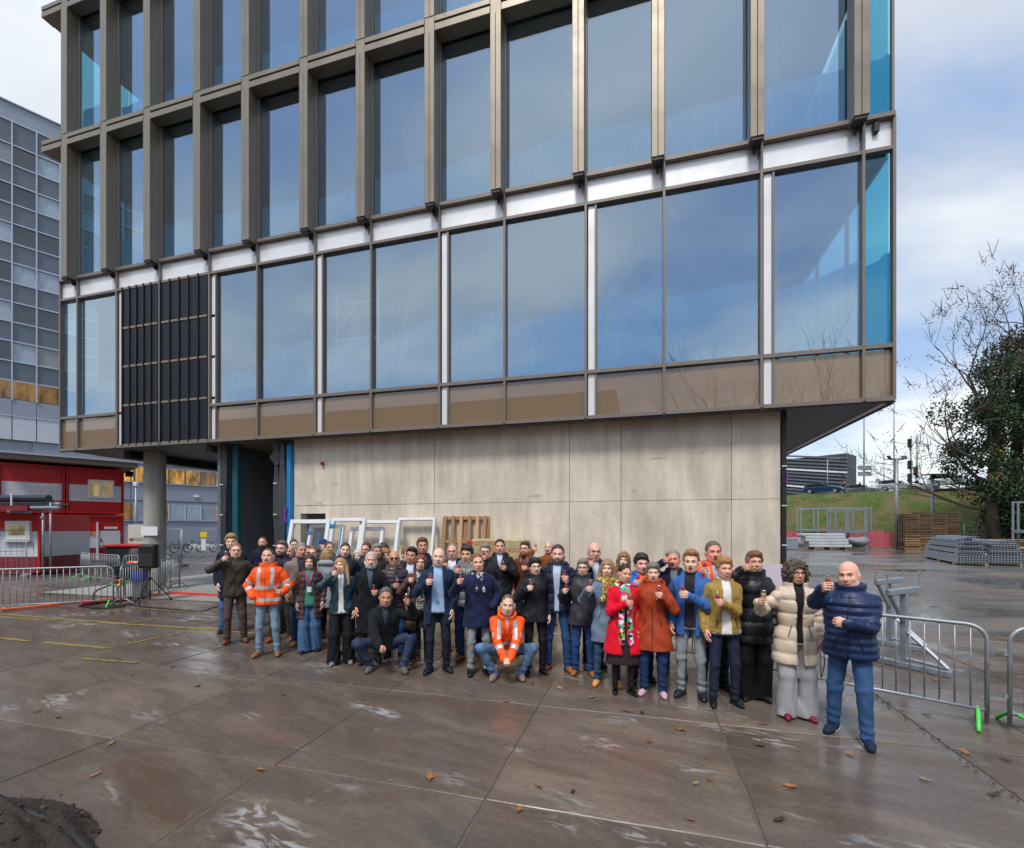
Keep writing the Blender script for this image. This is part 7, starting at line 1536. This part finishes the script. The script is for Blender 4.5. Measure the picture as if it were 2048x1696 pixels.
 dict(u=1187, vt=1089, vf=1334, label='tall bald man with glasses in dark green-lined coat behind the yellow scarf', who='tall bald man with glasses', hair='fringe', hc='a8a098', specs='clear', skin='pink', top='parka', tc='232a34', hood=1, open=(.06, .03, 1.15), shirt='c0c8d8', legs='1a1a1e', shoe='ankle', sc='2a2c30', aR=('glass', 1184, 1128, .25), smile=1),
 dict(u=1214, vt=1122, vf=1368, sex='f', label='blonde woman with yellow printed scarf, pale blue coat and colourful trainers', who='blonde woman with yellow scarf', hair='long', hc='9c7c56', top='coat', tc='6f8398', tk='shell', hem=.62, off=.026, legs='345270', lk='denim', fit='slim', shoe='sneaker', sc='d89858', sole='d8d8dc', aR=('glass', 1182, 1178, .25), aL='down', scarf='two', scm=SC_YELLOW, sctail=1.22, scw=.045, scr=.042, smile=1, skin='fair', stance=.14),
 dict(u=1246, vt=1108, H=1.69, sex='f', label='woman with loose curly blonde hair behind the woman in red coat', who='curly blonde woman', hair='wavy', hc='8a6844', top='jacket', tc='8a7468', smile=1),
 dict(u=1246, vt=1131, vf=1385, sex='f', label='woman in bright red coat with pink and green printed scarf and dark skirt', who='woman in bright red coat', hair='tied', hc='2a1c18', skin='mid', top='coat', tc='e4102e', hem=.56, off=.022, open=(.05, .045, 1.2), shirt='23202a', scol='none', legs='33242a', fit='skirt', flare=.13, shoe='pump', sc='101216', aR=('glass', 1263, 1206, .26), aL='down', scarf='two', scm=SC_FLOWER, sctail=.72, scw=.045, scr=.026, smile=1, hyaw=10, hroll=8, bulk=1.08),
 dict(u=1283, vt=1113, vf=1362, label='young dark-haired man in bright blue jacket over an orange top', who='young man in bright blue jacket', hair='messy', hc='2c2624', top='jacket', tc='1f6ed0', open=(.06, .05, 1.2), shirt='e86a2c', scol='none', legs='1d2c48', shoe='ankle', sc='121214', aR=('glass', 1277, 1166, .25), smile=0, skin='pink'),
 dict(u=1306, vt=1129, vf=1388, sex='f', label='woman with short grey hair in long rust-orange parka and pink shoes', who='woman in rust-orange parka', hair='pixie', hc='7c7470', top='parka', tc='a8401e', hem=.62, hood=1, legs='223a60', lk='denim', shoe='sneaker', sc='c8a4b8', sole='d8c8b8', aL=('glass', 1315, 1190, .26), aR='down', smile=0, skin='fair', hyaw=6, collar='high', stance=.12, bulk=1.04, flare=.12),
 dict(u=1348, vt=1104, vf=1349, label='grey-haired man in dark navy coat holding his glass to his temple', who='grey-haired man in dark navy coat', hair='short', hc='8a8886', skin='red', top='coat', tc='1a2236', open=(.05, .02, 1.2), shirt='70767c', legs='27406a', lk='denim', shoe='shoe', sc='4a1c16', aR=('glass', 1336, 1120, .16), smile=0),
 dict(u=1382, vt=1106, vf=1394, label='young man in cobalt blue blazer, black top and light grey jeans', who='young man in cobalt blue blazer', hair='full', hc='9a6a40', skin='fair', top='blazer', tc='3f6cb4', hem=.76, open=(.06, .055, 1.1), shirt='241f28', scol='none', legs='8f9498', fit='slim', lk='denim', shoe='shoe', sc='1f2434', aR='down', aL=('glass', 1364, 1189, .24), stance=.12, smile=0),
 dict(u=1426, vt=1088, vf=1373, label='tall older man in orange safety jacket with black collar behind mustard bomber', who='tall older man in safety jacket', hair='short', hc='6a5a4e', skin='red', top='hivis', tc='ff5a14', open=(.05, .02, 1.15), shirt='a8b4c4', legs='1c2432', shoe='ankle', sc='2a2624', aR=('glass', 1412, 1142, .25), smile=0),
 dict(u=1447, vt=1118, vf=1407, sex='f', label='woman with short blonde hair in mustard bomber jacket and black boots', who='woman in mustard bomber jacket', hair='pixie', hc='a87c48', top='bomber', tc='a08440', hem=.88, open=(.05, .05, 1.2), shirt='e8e4e2', legs='20283f', fit='slim', shoe='ankle', sc='14151a', aR='down', aL=('glass', 1435, 1205, .26), stance=.13, smile=1, skin='pink', bulk=1.04),
 dict(u=1508, vt=1107, vf=1399, sex='f', label='woman in long black quilted coat and wide black trousers drinking', who='woman in long black quilted coat', hair='pixie', hc='7a5034', top='puffer', tc='14151c', per=.16, hem=.70, off=.040, hood=1, legs='0f0f12', fit='wide', shoe='shoe', sc='121214', aR=('glass', 1498, 1134, .2), aL='down', smile=1, skin='mid', collar='high'),
 dict(u=1591, vt=1126, vf=1432, sex='f', label='curly-haired woman in cream quilted coat and pale grey wide trousers', who='curly-haired woman in cream coat', hair='curly', hc='4e4034', specs='clear', skin='mid', top='puffer', tc='d8c6b0', per=.15, hem=.62, off=.046, open=(.055, .03, 1.2), shirt='16181d', scol='turtle', legs='a5a7aa', fit='wide', shoe='shoe', sc='7a1c3c', aR=('cglass', 1527, 1203, .18), aL='down', smile=1, extra=(handbag,), stance=.10),
 dict(u=1700, vt=1130, vf=1472, label='stout bald man in navy quilted jacket and blue jeans holding out a glass', who='stout bald man in navy quilted jacket', hair='none', skin='pink', beard=None, top='puffer', tc='172a52', per=.075, hem=.82, off=.034, collar='high', legs='34557e', lk='denim', shoe='sneaker', sc='1c2440', sole='c8ccd4', aR=('glass', 1658, 1174, .30), aL=('hand', 1672, 1244, .22), bulk=1.22, belly=.045, fat=.007, hs=1.04, stance=.15, smile=1, yaw=-12, fy=(.06, -.14), hyaw=-6),
]
for p_ in PEOPLE: make_person(p_)
